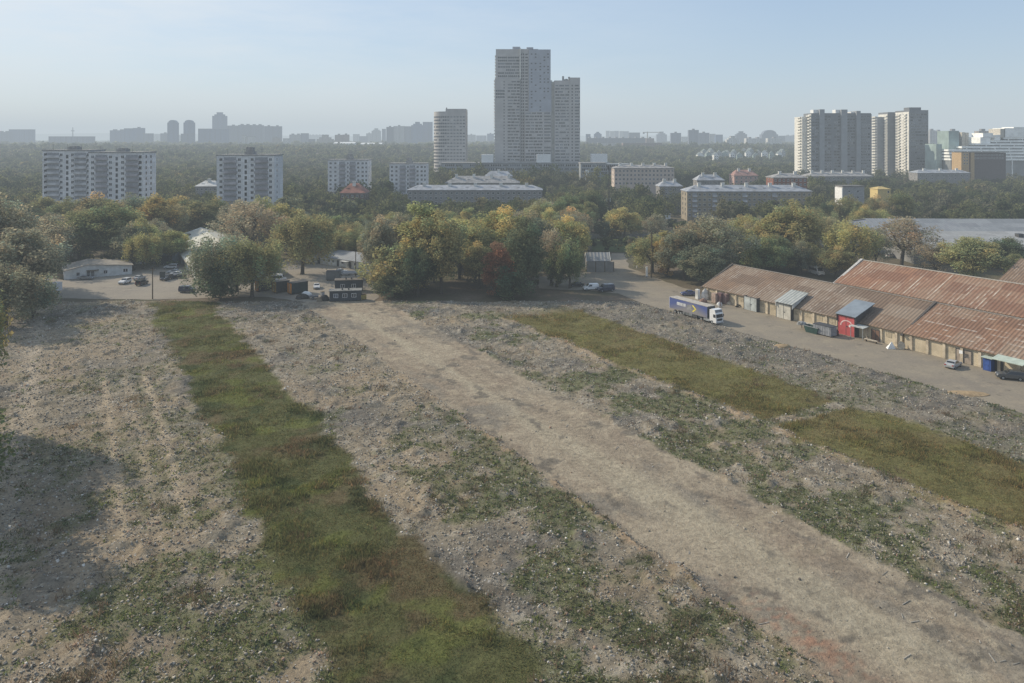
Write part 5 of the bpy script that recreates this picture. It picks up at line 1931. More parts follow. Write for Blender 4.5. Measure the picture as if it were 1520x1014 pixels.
# small grey hut with a white slatted gable roof, right of the clump
a_ = G(872, 402)
t, rf = gable_shed('hut', 'small grey hut with a pale slatted roof beyond the vans', a_[0], a_[1], 0, 7.6, 6.5, 3.6, 5.9, plain('grey_hut_wall', (0.27, 0.26, 0.25), 0.9, 0.2, 0, 0.15, 0.4), GREYSHEET, .35, None, 'hut', WHITE)
m = MB()
m.span(0, 9.5, 0, .3, 0, 3.4)
t = thing('fence_wall', 'long grey plank wall beside the small hut', 'wall', (a_[0] - .6, a_[1] - 2.2, 0))
m.build('panel', plain('grey_planks', (0.25, 0.24, 0.225), 0.9, 0.2, 0, 0.2, 0.4), t)
for k in range(4):
    MB().span(k * 3.1, k * 3.1 + .2, -.12, 0, 0, 3.5).build('post', WOOD, t)

# concrete fence along the side road
t = thing('concrete_fence', 'pale concrete fence along the side road behind the lawn', 'fence', (XA(872, 344), 344, 0), .035)
for k in range(36):
    m = MB()
    m.span(k * 3.0, k * 3.0 + 2.85, -.06, .06, .05, 2.1)
    m.build('panel', CONC, t)
    MB().span(k * 3 + 2.85, k * 3 + 3.0, -.12, .12, 0, 2.25).build('post', CONC, t)

# ------------------------------------------------------------------ vehicles
def wheel_mesh(r, w_=.22):
    b = MB()
    b.tube((0, -w_ / 2, 0), (0, w_ / 2, 0), r, r, 14)
    return b.mesh('wheel', RUBBER)


WHEELS = {}


def wheel(root, x, y, r, w_=.22):
    if (r, w_) not in WHEELS:
        rim = MB()
        rim.tube((0, -w_ / 2 - .012, 0), (0, w_ / 2 + .012, 0), r * .6, r * .6, 10)
        WHEELS[(r, w_)] = (wheel_mesh(r, w_), rim.mesh('rim', STEEL))
    a, b_ = WHEELS[(r, w_)]
    o = put(root, 'wheel', a, (x, y, r))
    put(o, 'rim', b_, (0, 0, 0))


STYLES = {
    'sedan': dict(W=1.78, belt=.95, r=.31, ax=(-1.35, 1.35), P=[(-2.2, .32), (-2.26, .72), (-2.15, .98), (-1.6, 1.02), (-1.05, 1.42), (.1, 1.45), (.95, 1.0), (1.95, .86), (2.22, .66), (2.24, .3)],
                  side=[(-1.45, 1.02), (-1.0, 1.36), (.08, 1.39), (.8, 1.02)], ws=(5, 6), rw=(3, 4), hl=(2.16, .68), tl=(-2.24, .82)),
    'suv': dict(W=1.88, belt=1.08, r=.36, ax=(-1.35, 1.4), P=[(-2.2, .4), (-2.27, 1.0), (-2.05, 1.66), (.15, 1.72), (.95, 1.16), (2.0, 1.05), (2.3, .78), (2.28, .36)],
                side=[(-1.95, 1.12), (-1.88, 1.58), (.1, 1.63), (.82, 1.14)], ws=(3, 4), rw=(1, 2), hl=(2.24, .84), tl=(-2.27, 1.0)),
    'van': dict(W=1.9, belt=1.15, r=.34, ax=(-1.45, 1.45), P=[(-2.25, .36), (-2.32, 1.1), (-2.2, 1.9), (.55, 1.95), (1.35, 1.2), (2.15, 1.0), (2.34, .72), (2.32, .34)],
                side=[(-.2, 1.2), (-.2, 1.75), (.5, 1.78), (1.1, 1.2)], ws=(3, 4), rw=(1, 2), hl=(2.28, .8), tl=(-2.32, 1.05)),
    'minibus': dict(W=2.05, belt=1.35, r=.36, ax=(-1.7, 1.9), P=[(-2.8, .4), (-2.85, 1.3), (-2.75, 2.5), (1.3, 2.6), (1.7, 2.45), (2.25, 1.4), (2.8, 1.15), (2.9, .8), (2.86, .36)],
                    side=[(-2.55, 1.45), (-2.5, 2.1), (1.55, 2.15), (1.95, 1.45)], ws=(4, 5), rw=(1, 2), hl=(2.86, .9), tl=(-2.85, 1.2)),
}
CAR_MESH = {}


def car_meshes(style):
    if style in CAR_MESH:
        return CAR_MESH[style]
    s = STYLES[style]
    P, W, top = s['P'], s['W'], max(p_[1] for p_ in s['P'])
    hw = lambda z: W / 2 * (1 - .17 * max(0, (z - s['belt']) / (top - s['belt'])))
    b = MB()
    n = len(P)
    vs = [(x, -hw(z), z) for x, z in P] + [(x, hw(z), z) for x, z in P]
    b.add(vs, [(i, (i + 1) % n, n + (i + 1) % n, n + i) for i in range(n)] + [tuple(range(n - 1, -1, -1)), tuple(range(n, 2 * n))])
    me = b.mesh('body', WHITE)
    bm = bmesh.new()
    bm.from_mesh(me)
    bmesh.ops.bevel(bm, geom=list(bm.edges), offset=.06, segments=2, affect='EDGES', clamp_overlap=True)
    bm.to_mesh(me)
    bm.free()

    def pane(i, j, k0=.1, off=.02):
        (xa, za), (xb, zb) = P[i], P[j]
        a, c_ = Vector((xa, 0, za)), Vector((xb, 0, zb))
        d = c_ - a
        nr = Vector((-d.z, 0, d.x)).normalized()
        if nr.z < 0:
            nr = -nr
        p0, p1 = a + d * k0 + nr * off, a + d * (1 - k0) + nr * off
        g_ = MB()
        g_.add([(p0.x, -hw(p0.z) * .88, p0.z), (p1.x, -hw(p1.z) * .86, p1.z), (p1.x, hw(p1.z) * .86, p1.z), (p0.x, hw(p0.z) * .88, p0.z)], [(0, 1, 2, 3)])
        return g_

    ws = pane(*s['ws']).mesh('windscreen', CARGLASS)
    rw = pane(*s['rw'], .14).mesh('rear_window', CARGLASS)
    sides = []
    for sg in (-1, 1):
        g_ = MB()
        g_.add([(x, sg * (hw(z) + .012), z) for x, z in s['side']], [tuple(range(len(s['side'])))])
        sides.append(g_.mesh('side_window', CARGLASS))
    hl = MB().span(-.06, .06, -.17, .17, -.08, .08).mesh('headlight', LAMP_W)
    tl = MB().span(-.05, .05, -.15, .15, -.1, .1).mesh('tail_light', LAMP_R)
    bp_ = MB()
    bp_.span(s['hl'][0] - .02, s['hl'][0] + .1, -W * .42, W * .42, .36, .5)
    bp_.span(s['hl'][0] - .02, s['hl'][0] + .06, -W * .2, W * .2, .56, .68)
    bumper = bp_.mesh('bumper', DARK_STEEL)
    CAR_MESH[style] = (me, ws, rw, sides, hl, tl, bumper)
    return CAR_MESH[style]


def car(style, px, py, heading, colour, label, cat='car', group=None, scale=1.0, xy=None):
    s = STYLES[style]
    me, ws, rw, sides, hl, tl, bumper = car_meshes(style)
    x, y, _ = G(px, py) if xy is None else xy
    t = thing({'minibus': 'minibus', 'van': 'van'}.get(style, 'parked_car'), label, cat, (x, y, .02), heading, group)
    t.scale = (scale,) * 3
    o = put(t, 'body', me, (0, 0, 0))
    o.material_slots[0].link = 'OBJECT'
    o.material_slots[0].material = paint('car_paint_' + colour[0].replace(' ', '_'), colour[1])
    put(t, 'windscreen', ws, (0, 0, 0))
    put(t, 'rear_window', rw, (0, 0, 0))
    for q_ in sides:
        put(t, 'side_window', q_, (0, 0, 0))
    for sg in (-1, 1):
        put(t, 'headlight', hl, (s['hl'][0], sg * s['W'] * .36, s['hl'][1]))
        put(t, 'tail_light', tl, (s['tl'][0], sg * s['W'] * .38, s['tl'][1]))
        for ax in s['ax']:
            wheel(t, ax, sg * (s['W'] / 2 - .1), s['r'])
    put(t, 'bumper', bumper, (0, 0, 0))
    return t


WH, SI, DK, BK, BL, NB, GR = ('white', (.7, .7, .69)), ('silver', (.42, .43, .43)), ('dark grey', (.07, .075, .08)), ('black', (.022, .023, .026)), ('blue', (.045, .065, .17)), ('navy', (.02, .03, .06)), ('grey', (.2, .21, .22))
D2 = math.radians
car('suv', 185.5, 421, D2(-95), WH, 'white car facing the viewer on the left yard')
car('sedan', 207, 415, D2(80), SI, 'silver car just behind the dark car on the left yard')
car('suv', 210.5, 423, D2(85), BK, 'dark car standing beside the white one on the left yard')
car('van', 278, 434, D2(0), NB, 'dark pickup-like van parked at the near edge of the left yard', 'van')
car('suv', 64, 424, D2(-80), WH, 'white car half hidden by the tree at the left yard entrance')
car('sedan', 208, 393, D2(10), WH, 'white van-like car behind the right end of the low white shed')
g_ = 'cars parked along the pale shed'
car('suv', 238, 389, D2(-170), BK, 'black car, farthest in the row by the pale shed', 'car', g_)
car('sedan', 250, 393, D2(-172), NB, 'navy car, second farthest in the row by the pale shed', 'car', g_)
car('suv', 254, 399, D2(-174), SI, 'silver car in the middle of the row by the pale shed', 'car', g_)
car('sedan', 258, 406, D2(-176), SI, 'silver car behind the white one in the near half of the row', 'car', g_)
car('sedan', 261, 409.5, D2(-178), WH, 'white car between the silver and black ones in the row', 'car', g_)
car('sedan', 265, 413, D2(-178), BK, 'black car, nearest in the row by the pale shed', 'car', g_)
car('suv', 248, 415.5, D2(-100), DK, 'dark car nosing toward the viewer at the near end of the row', 'car', g_)
car('sedan', 128, 415, D2(5), GR, 'grey car parked in the shade against the low white shed')
car('sedan', 470, 428, D2(-75), WH, 'white car behind the dark containers in the central yard')
car('minibus', 411, 419, D2(12), WH, 'white minibus behind the orange-ended containers', 'minibus')
car('sedan', 512, 408.5, D2(10), SI, 'silver car by the long white shed, nearer of two')
car('sedan', 506, 405.5, D2(10), WH, 'white car by the long white shed, farther of two')
car('suv', 532, 406, D2(-100), BK, 'dark car facing the viewer at the right end of the long white shed')
car('van', 877, 430.5, D2(-172), WH, 'small white van parked left of the dark blue van', 'van')
car('van', 899, 432.5, D2(-160), NB, 'dark blue van parked at the end of the yard road', 'van', None, 1.12)
car('sedan', 856, 425, D2(-175), BK, 'black car in the tree shade left of the white van')
car('sedan', 1022, 438.5, D2(185), BL, 'blue car parked by the far end of the front rusty shed')
car('sedan', 1415, 545, D2(40), SI, 'silver saloon parked before the front shed, seen from behind')
car('suv', 1500, 563, D2(160), DK, 'dark grey estate car at the right frame edge')
car('minibus', 1212, 408, D2(-80), WH, 'white-fronted bus half hidden among trees beyond the front rusty shed', 'minibus', None, 1.1)
car('suv', 1322, 382, D2(30), WH, 'white car by the near wall of the grey warehouse')
car('suv', 1484, 384, D2(10), SI, 'silver car beside the grey warehouse at the far right')
car('van', 1196, 384, D2(10), SI, 'silver van in the tree gap behind the front rusty shed', 'van')
for k, px in enumerate((1168, 1176, 1188, 1206, 1211, 1226, 1238, 1243)):
    car('sedan', 0, 0, D2(-95 + 3 * k), WH if k % 2 == 0 else SI, f'{ORD[k]} car from the left in the row below the dark slab tower', 'car', 'cars in the row below the dark slab towers', 1.15, (XA(px, 640), 636, 0))

# articulated lorry with a blue curtain trailer
x_, y_, _ = G(1062.5, 483.2)
t = thing('articulated_lorry', 'white lorry with a long blue box trailer parked on the yard road', 'lorry', (x_ + DV[0] * 1.3, y_ + DV[1] * 1.3, .02), AU)   # local origin at cab nose, x forward
CURT, nt, b = base_mat('blue_curtain', 0.45, 0.4)
p = pos(nt, 'Object')
sp3 = nd(nt, 'ShaderNodeSeparateXYZ')
nt.links.new(p, sp3.inputs[0])
gx_ = ramp(nt, math_n(nt, 'ADD', sp3.outputs[2], math_n(nt, 'MULTIPLY', math_n(nt, 'ABSOLUTE', math_n(nt, 'ADD', sp3.outputs[0], 8.6)), .30)), 2.5, 4.6)
c = mix(nt, gx_, (0.23, 0.22, 0.225), (0.075, 0.105, 0.27))
nt.links.new(c, b.inputs['Base Color'])
MB().span(-16.5, -2.9, -1.27, 1.27, 1.18, 3.92).build('trailer_box', CURT, t)
MB().span(-16.55, -2.85, -1.3, 1.3, 3.92, 4.02).build('trailer_roof', plain('dusty_trailer_roof', (0.42, 0.39, 0.34), 0.8), t)
MB().span(-2.9, -2.82, -1.28, 1.28, 1.15, 3.94).build('headboard', plain('dark_headboard', (0.045, 0.05, 0.06), 0.5), t)
MB().span(-16.58, -16.5, -1.28, 1.28, 1.1, 3.94).build('rear_door', WHITE, t)
m = MB()
m.span(-16.4, -3.2, -.55, -.4, .95, 1.18)
m.span(-16.4, -3.2, .4, .55, .95, 1.18)
m.build('chassis', DARK_STEEL, t)
for sg in (-1, 1):
    gd = MB()
    for zz in (.55, .8, 1.0):
        gd.span(-11.6, -8.2, sg * 1.2 - .03, sg * 1.2 + .03, zz, zz + .1)
    for xx in (-11.5, -10, -8.4):
        gd.span(xx, xx + .08, sg * 1.17 - .03, sg * 1.17 + .03, .5, 1.15)
    gd.build('side_guard', STEEL, t)
    MB().span(-7.9, -6.4, sg * 1.05 - .25, sg * 1.05 + .2, .45, 1.05).build('tool_locker', DARK_STEEL, t)
    for xx in (-14.1, -12.8, -11.9 - .0):
        wheel(t, xx - .4, sg * 1.05, .5, .36)
    wheel(t, -5.0, sg * 1.0, .5, .5)
    wheel(t, -1.35, sg * 1.05, .5, .32)
    MB().span(-4.2, -2.2, sg * 1.05 - .2, sg * 1.05 + .18, .5, 1.05).build('fuel_tank', STEEL, t)
# lettering panel (illegible at this range: pale blocks as photographed) and yellow chevron on both curtains
for sg in (-1, 1):
    y0_ = sg * 1.285
    pn = MB()
    pn.add([(-13.7, y0_, 2.45), (-10.5, y0_, 2.45), (-10.5, y0_, 3.2), (-13.7, y0_, 3.2)], [(0, 1, 2, 3)])
    lp = pn.build('sign_panel', plain('sign_pale', (0.62, 0.62, 0.6), 0.5), t)
    lt = MB()
    for k in range(6):
        xx = -13.5 + k * .5
        for (a0, a1, b0, b1) in ((0, .09, 2.58, 3.06), (0, .34, 2.97, 3.06), (0, .34, 2.58, 2.67)) + (((.25, .34, 2.58, 3.06),) if k % 2 else ((0, .3, 2.78, 2.86),)):
            lt.add([(xx + a0, y0_ + sg * .008, b0), (xx + a1, y0_ + sg * .008, b0), (xx + a1, y0_ + sg * .008, b1), (xx + a0, y0_ + sg * .008, b1)], [(0, 1, 2, 3)])
    lt.build('lettering', plain('sign_grey_blue', (0.36, 0.38, 0.44), 0.5), lp)
    cv = MB()
    for (q0, q1) in (((-8.2, 3.35), (-7.2, 2.62)), ((-8.2, 1.75), (-7.2, 2.48))):
        cv.add([(q0[0], y0_, q0[1]), (q0[0] + .55, y0_, q0[1]), (q1[0] + .55, y0_, 2.55), (q1[0], y0_, 2.55)], [(0, 1, 2, 3)])
    cv.build('chevron', plain('chevron_yellow', (0.75, 0.62, 0.08), 0.5), t)
    gb = MB()
    gb.add([(-10.0, y0_, 1.9), (-8.4, y0_, 1.75), (-8.0, y0_, 2.55), (-8.4, y0_, 3.3), (-10.0, y0_, 3.15)], [(0, 1, 2, 3, 4)])
    gb.build('grey_patch', plain('curtain_grey', (0.25, 0.25, 0.25), 0.6), t)
cabm = MB()
PC_ = [(-2.15, .75), (-2.15, 3.45), (-1.6, 3.72), (-.5, 3.6), (-.12, 2.6), (0, 1.6), (0, .45), (-.95, .45), (-1.0, .9), (-1.7, .9), (-1.75, .75)]
n = len(PC_)
cabm.add([(a, -1.22, b_) for a, b_ in PC_] + [(a, 1.22, b_) for a, b_ in PC_], [(i, (i + 1) % n, n + (i + 1) % n, n + i) for i in range(n)] + [tuple(range(n - 1, -1, -1)), tuple(range(n, 2 * n))])
cab = cabm.build('cab', paint('cab_white', (.75, .75, .74)), t)
MB().add([(-.1, -1.06, 2.55), (.02, -1.1, 1.72), (.02, 1.1, 1.72), (-.1, 1.06, 2.55)], [(0, 1, 2, 3)]).build('windscreen', CARGLASS, cab)
MB().add([(-.45, -1.1, 3.55), (-.22, -1.14, 2.98), (-.22, 1.14, 2.98), (-.45, 1.1, 3.55)], [(0, 1, 2, 3)]).build('sun_visor', plain('visor_grey', (.2, .2, .21), .5), cab)
MB().span(.0, .05, -.85, .85, .95, 1.5).build('grille', DARK_STEEL, cab)
MB().span(-.02, .08, -1.2, 1.2, .4, .7).build('bumper', plain('bumper_grey', (.42, .42, .42), .5), cab)
for sg in (-1, 1):
    MB().add([(-.95, sg * 1.235, 1.75), (-.2, sg * 1.235, 1.7), (-.35, sg * 1.235, 2.5), (-.95, sg * 1.235, 2.5)], [(0, 1, 2, 3)]).build('side_window', CARGLASS, cab)
    MB().span(.01, .07, sg * .95 - .2, sg * .95 + .2, .72, .92).build('headlight', LAMP_W, cab)
    MB().span(-.2, -.08, sg * 1.42 - .12, sg * 1.42 + .12, 1.8, 2.5).build('mirror', DARK_STEEL, cab)

# white box truck by the left trees
x_, y_, _ = G(75, 438)
t = thing('box_truck', 'white box truck parked beside the left trees at the yard entrance', 'truck', (x_, y_, .02), D2(-100))
MB().span(-3.2, 1.0, -1.1, 1.1, .9, 3.3).build('cargo_box', paint('box_white', (.55, .56, .58)), t)
cb = MB()
P_ = [(1.1, .5), (1.1, 2.2), (2.0, 2.25), (2.6, 1.35), (2.85, 1.2), (2.9, .5)]
n = len(P_)
cb.add([(a, -1.0, b_) for a, b_ in P_] + [(a, 1.0, b_) for a, b_ in P_], [(i, (i + 1) % n, n + (i + 1) % n, n + i) for i in range(n)] + [tuple(range(n - 1, -1, -1)), tuple(range(n, 2 * n))])
cb = cb.build('cab', paint('box_white', (.6, .6, .6)), t)
MB().add([(2.07, -.85, 2.18), (2.63, -.9, 1.4), (2.63, .9, 1.4), (2.07, .85, 2.18)], [(0, 1, 2, 3)]).build('windscreen', CARGLASS, cb)
for sg in (-1, 1):
    for ax in (-2.0, 1.9):
        wheel(t, ax, sg * .9, .42, .26)

# ------------------------------------------------------------------ containers, cabins and clutter
ORANGE = plain('orange_panel', (0.5, 0.22, 0.06), 0.7, 0.3, 0, 0.25, 0.6)
DKG = plain('dark_green_steel', (0.035, 0.05, 0.048), 0.6, 0.3, 0, 0.3, 0.6)
OCHRE = plain('ochre_board', (0.4, 0.26, 0.1), 0.85, 0.2, 0, 0.25, 0.8)


def box_container(name, label, px, py, rz, L, W, Hh, body, endm, cat='container', z0=.25):
    x, y, _ = G(px, py)
    t = thing(name, label, cat, (x, y, .02), rz)
    b = MB()
    b.span(0, L, 0, W, z0, Hh)
    k = .5
    while k < L:
        b.span(k, k + .12, -.05, W + .05, z0 + .1, Hh - .1)
        k += .62
    b.build('body', body, t)
    e_ = MB()
    e_.span(-.06, 0, .05, W - .05, z0 + .05, Hh - .05)
    d = e_.build('end_door', endm, t)
    MB().span(-.1, -.06, W * .45, W * .55, z0 + .3, Hh - .3).build('lock_bar', STEEL, d)
    MB().span(-.08, L + .08, -.08, W + .08, Hh, Hh + .08).build('roof', DARK_STEEL, t)
    for xx in (.3, L - .5):
        MB().span(xx, xx + .3, .1, W - .1, 0, z0).build('skid', WOOD, t)
    return t


box_container('container', 'dark container with an orange end, leftmost behind the three left trees', 384, 434, D2(44), 5.2, 2.5, 3.2, plain('dark_container', (0.05, 0.048, 0.045), 0.7), ORANGE)
t = box_container('container', 'dark kiosk with an ochre board front, middle of the container row', 410, 436, D2(44), 4.2, 2.6, 3.3, plain('dark_container', (0.05, 0.048, 0.045), 0.7), OCHRE)
box_container('container', 'dark green container with an orange end, right of the ochre kiosk', 433, 438, D2(44), 5.2, 2.6, 3.3, DKG, ORANGE)
box_container('container', 'grey container beyond the dark site cabins', 484, 417, D2(4), 4.2, 2.5, 2.9, plain('grey_container', (0.15, 0.155, 0.15), 0.6, 0.3, 0, 0.2, 0.5), plain('pale_container_end', (0.5, 0.49, 0.46), 0.7))
box_container('container', 'grey roll-off container with rusty rim beside the red gate', 1207, 495, AU + .02, 4.6, 2.3, 2.3, plain('grey_bin', (0.24, 0.25, 0.265), 0.6), plain('pale_grey_bin_end', (0.42, 0.43, 0.44), 0.6))


def cabin(label, px, py, rz, L, W, Hh, body, nwin, roofm):
    x, y, _ = G(px, py)
    t = thing('site_cabin', label, 'cabin', (x, y, .02), rz)
    MB().span(0, L, 0, W, .3, Hh).build('wall', body, t)
    rf = MB().span(-.2, L + .2, -.2, W + .2, Hh, Hh + .16).build('roof', roofm, t)
    for k in range(2):
        MB().tube((L * (.4 + .2 * k), W * .3, Hh + .1), (L * (.4 + .2 * k), W * .3, Hh + .75), .22, .2, 8).build('vent_pipe', DARK_STEEL, rf)
    rects = [(L * (k + .7) / (nwin + .5), -.03, 1.75, 1.3, 1.15, 0, WM1) for k in range(nwin)]
    windows(t, rects)
    MB().span(L * .93 - .45, L * .93 + .4, -.05, 0, .35, 2.3).build('door', DARK_STEEL, t)
    for k in range(4):
        MB().span(L * k / 3.3, L * k / 3.3 + .3, .1, W - .1, 0, .3).build('skid', WOOD, t)
    return t


cabin('dark site cabin with three pale windows at the end of the dirt road', 489, 449, D2(9), 8.6, 3.0, 3.0, plain('dark_cabin', (0.045, 0.052, 0.06), 0.6, 0.3, 0, 0.25, 0.5), 3, plain('grey_cabin_roof', (0.2, 0.2, 0.19), 0.8))
cabin('dark flat-roofed cabin directly behind the nearest site cabin', 497, 434, D2(8), 8.0, 3.0, 3.4, plain('dark_cabin', (0.045, 0.052, 0.06), 0.6), 2, plain('brown_cabin_roof', (0.14, 0.12, 0.1), 0.8))
x_, y_, _ = G(508, 419)
t = thing('carport', 'grey flat carport roof over the cars by the long white shed', 'carport', (x_, y_, 0), D2(6))
MB().span(0, 8, 0, 5, 2.6, 2.78).build('roof', plain('grey_felt', (0.24, 0.24, 0.24), 0.85), t)
for (a, b_) in ((.2, .2), (7.7, .2), (.2, 4.7), (7.7, 4.7)):
    MB().span(a, a + .14, b_, b_ + .14, 0, 2.6).build('post', OFFWHITE, t)
x_, y_, _ = G(228, 391)
t = thing('garage', 'grey-blue garage with a dark open front behind the parked cars', 'garage', (x_, y_, 0), D2(-8))
MB().span(0, 8.5, 0, 6, 0, 4.2).build('wall', plain('grey_blue_wall', (0.2, 0.23, 0.26), 0.8), t)
MB().span(1, 6, -.06, 0, .05, 3.0).build('door', plain('dark_blue_opening', (0.03, 0.045, 0.06), 0.6), t)
MB().span(-.3, 8.8, -.4, 6.2, 4.2, 4.4).build('roof', plain('dark_blue_roof', (0.12, 0.14, 0.16), 0.7), t)
x_, y_, _ = G(237, 417)
t = thing('sign_board', 'dark notice board standing on the left yard by the cars', 'board', (x_, y_, 0), .1)
MB().span(0, 1.7, -.05, .05, .3, 2.9).build('panel', plain('dark_board', (0.07, 0.075, 0.07), 0.8), t)
for a in (.05, 1.5):
    MB().span(a, a + .14, .05, .18, 0, 2.9).build('post', WOOD, t)

# car trailer with a white tarp and scrap at the yard edge
x_, y_, _ = G(458, 445)
t = thing('utility_trailer', 'small flat trailer among scrap at the edge of the rubble', 'trailer', (x_, y_, .1), D2(10))
MB().span(0, 2.6, 0, 1.5, .5, .85).build('bed', plain('trailer_grey', (0.12, 0.12, 0.13), 0.6), t)
MB().tube((2.6, .75, .5), (4.0, .75, .45), .05, .05, 6).build('drawbar', STEEL, t)
for yy in (-.08, 1.58):
    wheel(t, 1.2, yy, .31)


def heap(name, label, px, py, rx, ry, h, mat, seed, cat, lumps=7, z=.0):
    x, y, _ = G(px, py)
    r_ = random.Random(seed)
    bm = bmesh.new()
    bmesh.ops.create_icosphere(bm, subdivisions=3, radius=1)
    for v in bm.verts:
        d = v.co.normalized()
        f = .8 + .35 * float(fbm(np.array([d.x * 2.3 + seed]), np.array([d.y * 2.3 + d.z * 3 + seed]), 1.0, seed, 3)[0])
        v.co = Vector((d.x * rx * f, d.y * ry * f, max(-.05, d.z) * h * f))
    me = bpy.data.meshes.new(name)
    bm.to_mesh(me)
    bm.free()
    me.materials.append(mat)
    o = link(name, me)
    o.location = (x, y, z)
    return tag(o, label, cat)


TARP = plain('white_tarp', (0.7, 0.7, 0.68), 0.7, 0.2, 0, 0.15, 2)
heap('tarp_heap', 'white tarpaulin heap in front of the dark green container', 455, 438, 1.6, 1.0, 1.2, TARP, 3, 'tarp')
heap('scrap_heap', 'dark heap of scrap between the container and the small trailer', 449, 443, 2.0, 1.4, 1.3, plain('dark_scrap', (0.06, 0.055, 0.05), 0.9, 0.2, 0, 0.5, 2), 5, 'heap', z=.1)
heap('scrap_heap', 'low dark scrap heap left of the dark site cabin', 482, 446, 1.4, 1.1, 1.5, plain('dark_scrap', (0.06, 0.055, 0.05), 0.9), 6, 'heap', z=.1)
heap('sand_heap', 'small tan sand heap at the road edge below the shed', 1160, 517, 1.9, 1.5, 1.0, plain('tan_sand', (0.34, 0.25, 0.15), 0.95, 0.1, 0, 0.2, 2), 9, 'heap')
heap('sand_heap', 'flat pale sand patch at the road edge farther right', 1432, 585, 4.5, 1.6, .35, plain('tan_sand', (0.34, 0.25, 0.15), 0.95), 12, 'heap')
heap('rubbish_heap', 'black rubbish bags heaped right of the grey roll-off container', 1236, 497, 1.5, 1.3, 1.6, plain('black_bags', (0.035, 0.033, 0.035), 0.5, 0.4, 0, 0.4, 2), 15, 'heap')
heap('sack', 'white sack slumped on the road in front of the first bays of the shed', 1068, 453, .75, .6, .95, TARP, 17, 'sack')
heap('sack', 'pale sack pile against the first buff bay of the shed', 1082, 452, 1.2, .8, .9, plain('beige_sack', (0.42, 0.36, 0.28), 0.9, 0.2, 0, 0.3, 2), 18, 'sack')
heap('fabric_heap', 'brown rag heap leaning on the shed wall by the joint', 1333, 511, .9, .7, 2.0, plain('brown_rags', (0.12, 0.085, 0.07), 0.95, 0.1, 0, 0.3, 2), 21, 'heap')
x_, y_, _ = G(1322, 517.5)
b = MB()
b.add([(-.9, -.5, 0), (.9, -.5, 0), (.7, .7, 0), (-.7, .7, 0), (.25, 0, 1.5)], [(0, 1, 4), (1, 2, 4), (2, 3, 4), (3, 0, 4), (3, 2, 1, 0)])
tag(b.build('white_bag', TARP, None, (x_, y_, .02)), 'bright white pointed bag standing on the road before the shed', 'bag')
# stacked goods at the near corner of the shed
x_, y_, _ = G(1032, 443.5)
t = thing('cabinet', 'tall narrow white cabinet at the far corner of the front shed', 'cabinet', (x_, y_, .02), AU)
MB().span(0, 1.1, 0, .8, 0, 2.7).build('case', WHITE, t)
MB().span(.05, 1.05, -.04, 0, .1, 2.6).build('door', OFFWHITE, t)
heap('sack_stack', 'tall stack of white sacks beside the narrow white cabinet', 1046, 444, 1.2, .9, 3.0, plain('white_sacks', (0.6, 0.58, 0.54), 0.85, 0.2, 0, 0.3, 1.5), 31, 'sacks')
heap('brick_heap', 'reddish heap of bricks in front of the white sacks', 1044, 449, 1.2, .8, 1.2, plain('brick_red_heap', (0.27, 0.17, 0.13), 0.95, 0.1, 0, 0.4, 2.5), 33, 'heap')
for k, (px, hgt, cl) in enumerate(((1056, 2.7, (0.36, 0.27, 0.22)), (1064, 2.9, (0.16, 0.09, 0.09)), (1072, 2.8, (0.2, 0.13, 0.12)))):
    x_, y_, _ = G(px, 449.5 + k * .8)
    t = thing('wrapped_pallet', ('tan', 'dark maroon', 'brown')[k] + ' wrapped pallet load standing by the first shed bays', 'pallet', (x_, y_, .02), AU)
    MB().span(0, 1.5, 0, 1.2, .15, hgt).build('load', plain('wrap_%d' % k, cl, 0.7, 0.3, 0, 0.3, 1.2), t)
    MB().span(-.05, 1.55, -.05, 1.25, 0, .15).build('pallet_base', WOOD, t)
x_, y_, _ = G(1069, 456)
t = thing('post', 'dark post with a pale foot beside the white sack', 'post', (x_, y_, 0))
MB().tube((0, 0, 0), (0, 0, 3.0), .14, .12, 8).build('shaft', plain('brown_post', (0.2, 0.13, 0.11), 0.9), t)
MB().span(-.4, .4, -.4, .4, 0, .3).build('foot', CONC, t)
for k, px in enumerate((1094, 1097)):
    x_, y_, _ = G(px, 456 - k * .7)
    b = MB()
    for a in range(16):
        a0, a1 = 2 * PI * a / 16, 2 * PI * (a + 1) / 16
        b.tube((math.cos(a0) * .36, math.sin(a0) * .36, .16 + .3 * k), (math.cos(a1) * .36, math.sin(a1) * .36, .16 + .3 * k), .15, .15, 6)
    tag(b.build('tyre', RUBBER, None, (x_, y_, .05), 0), ('used tyre lying flat by the second buff bay', 'used tyre lying behind another by the second buff bay')[k], 'tyre')
x_, y_, _ = G(1189, 487)
t = thing('workbench', 'low pale table along the shed wall behind the green skip', 'table', (x_, y_, .02), AU)
MB().span(0, 3.4, 0, 1.2, 1.15, 1.3).build('top', plain('pale_board', (0.45, 0.4, 0.32), 0.85), t)
for (a, b_) in ((.05, .05), (3.2, .05), (.05, 1.0), (3.2, 1.0)):
    MB().span(a, a + .14, b_, b_ + .14, 0, 1.15).build('leg', WOOD, t)
x_, y_, _ = G(1193, 492)
t = thing('skip', 'dark green rubbish skip heaped with bags beside the grey container', 'skip', (x_, y_, .02), AU)
b = MB()
b.add([(.5, .1, 0), (3.4, .1, 0), (3.4, 1.9, 0), (.5, 1.9, 0), (-.1, 0, 1.5), (3.9, 0, 1.5), (3.9, 2.0, 1.5), (-.1, 2.0, 1.5)], [(3, 2, 1, 0), (0, 1, 5, 4), (1, 2, 6, 5), (2, 3, 7, 6), (3, 0, 4, 7)])
b.build('body', plain('skip_green', (0.025, 0.06, 0.05), 0.6), t)
b = MB()
b.span(-.2, 4.0, -.08, .02, 1.42, 1.56)
b.span(-.2, 4.0, 1.98, 2.08, 1.42, 1.56)
b.build('rim', STEEL, t)
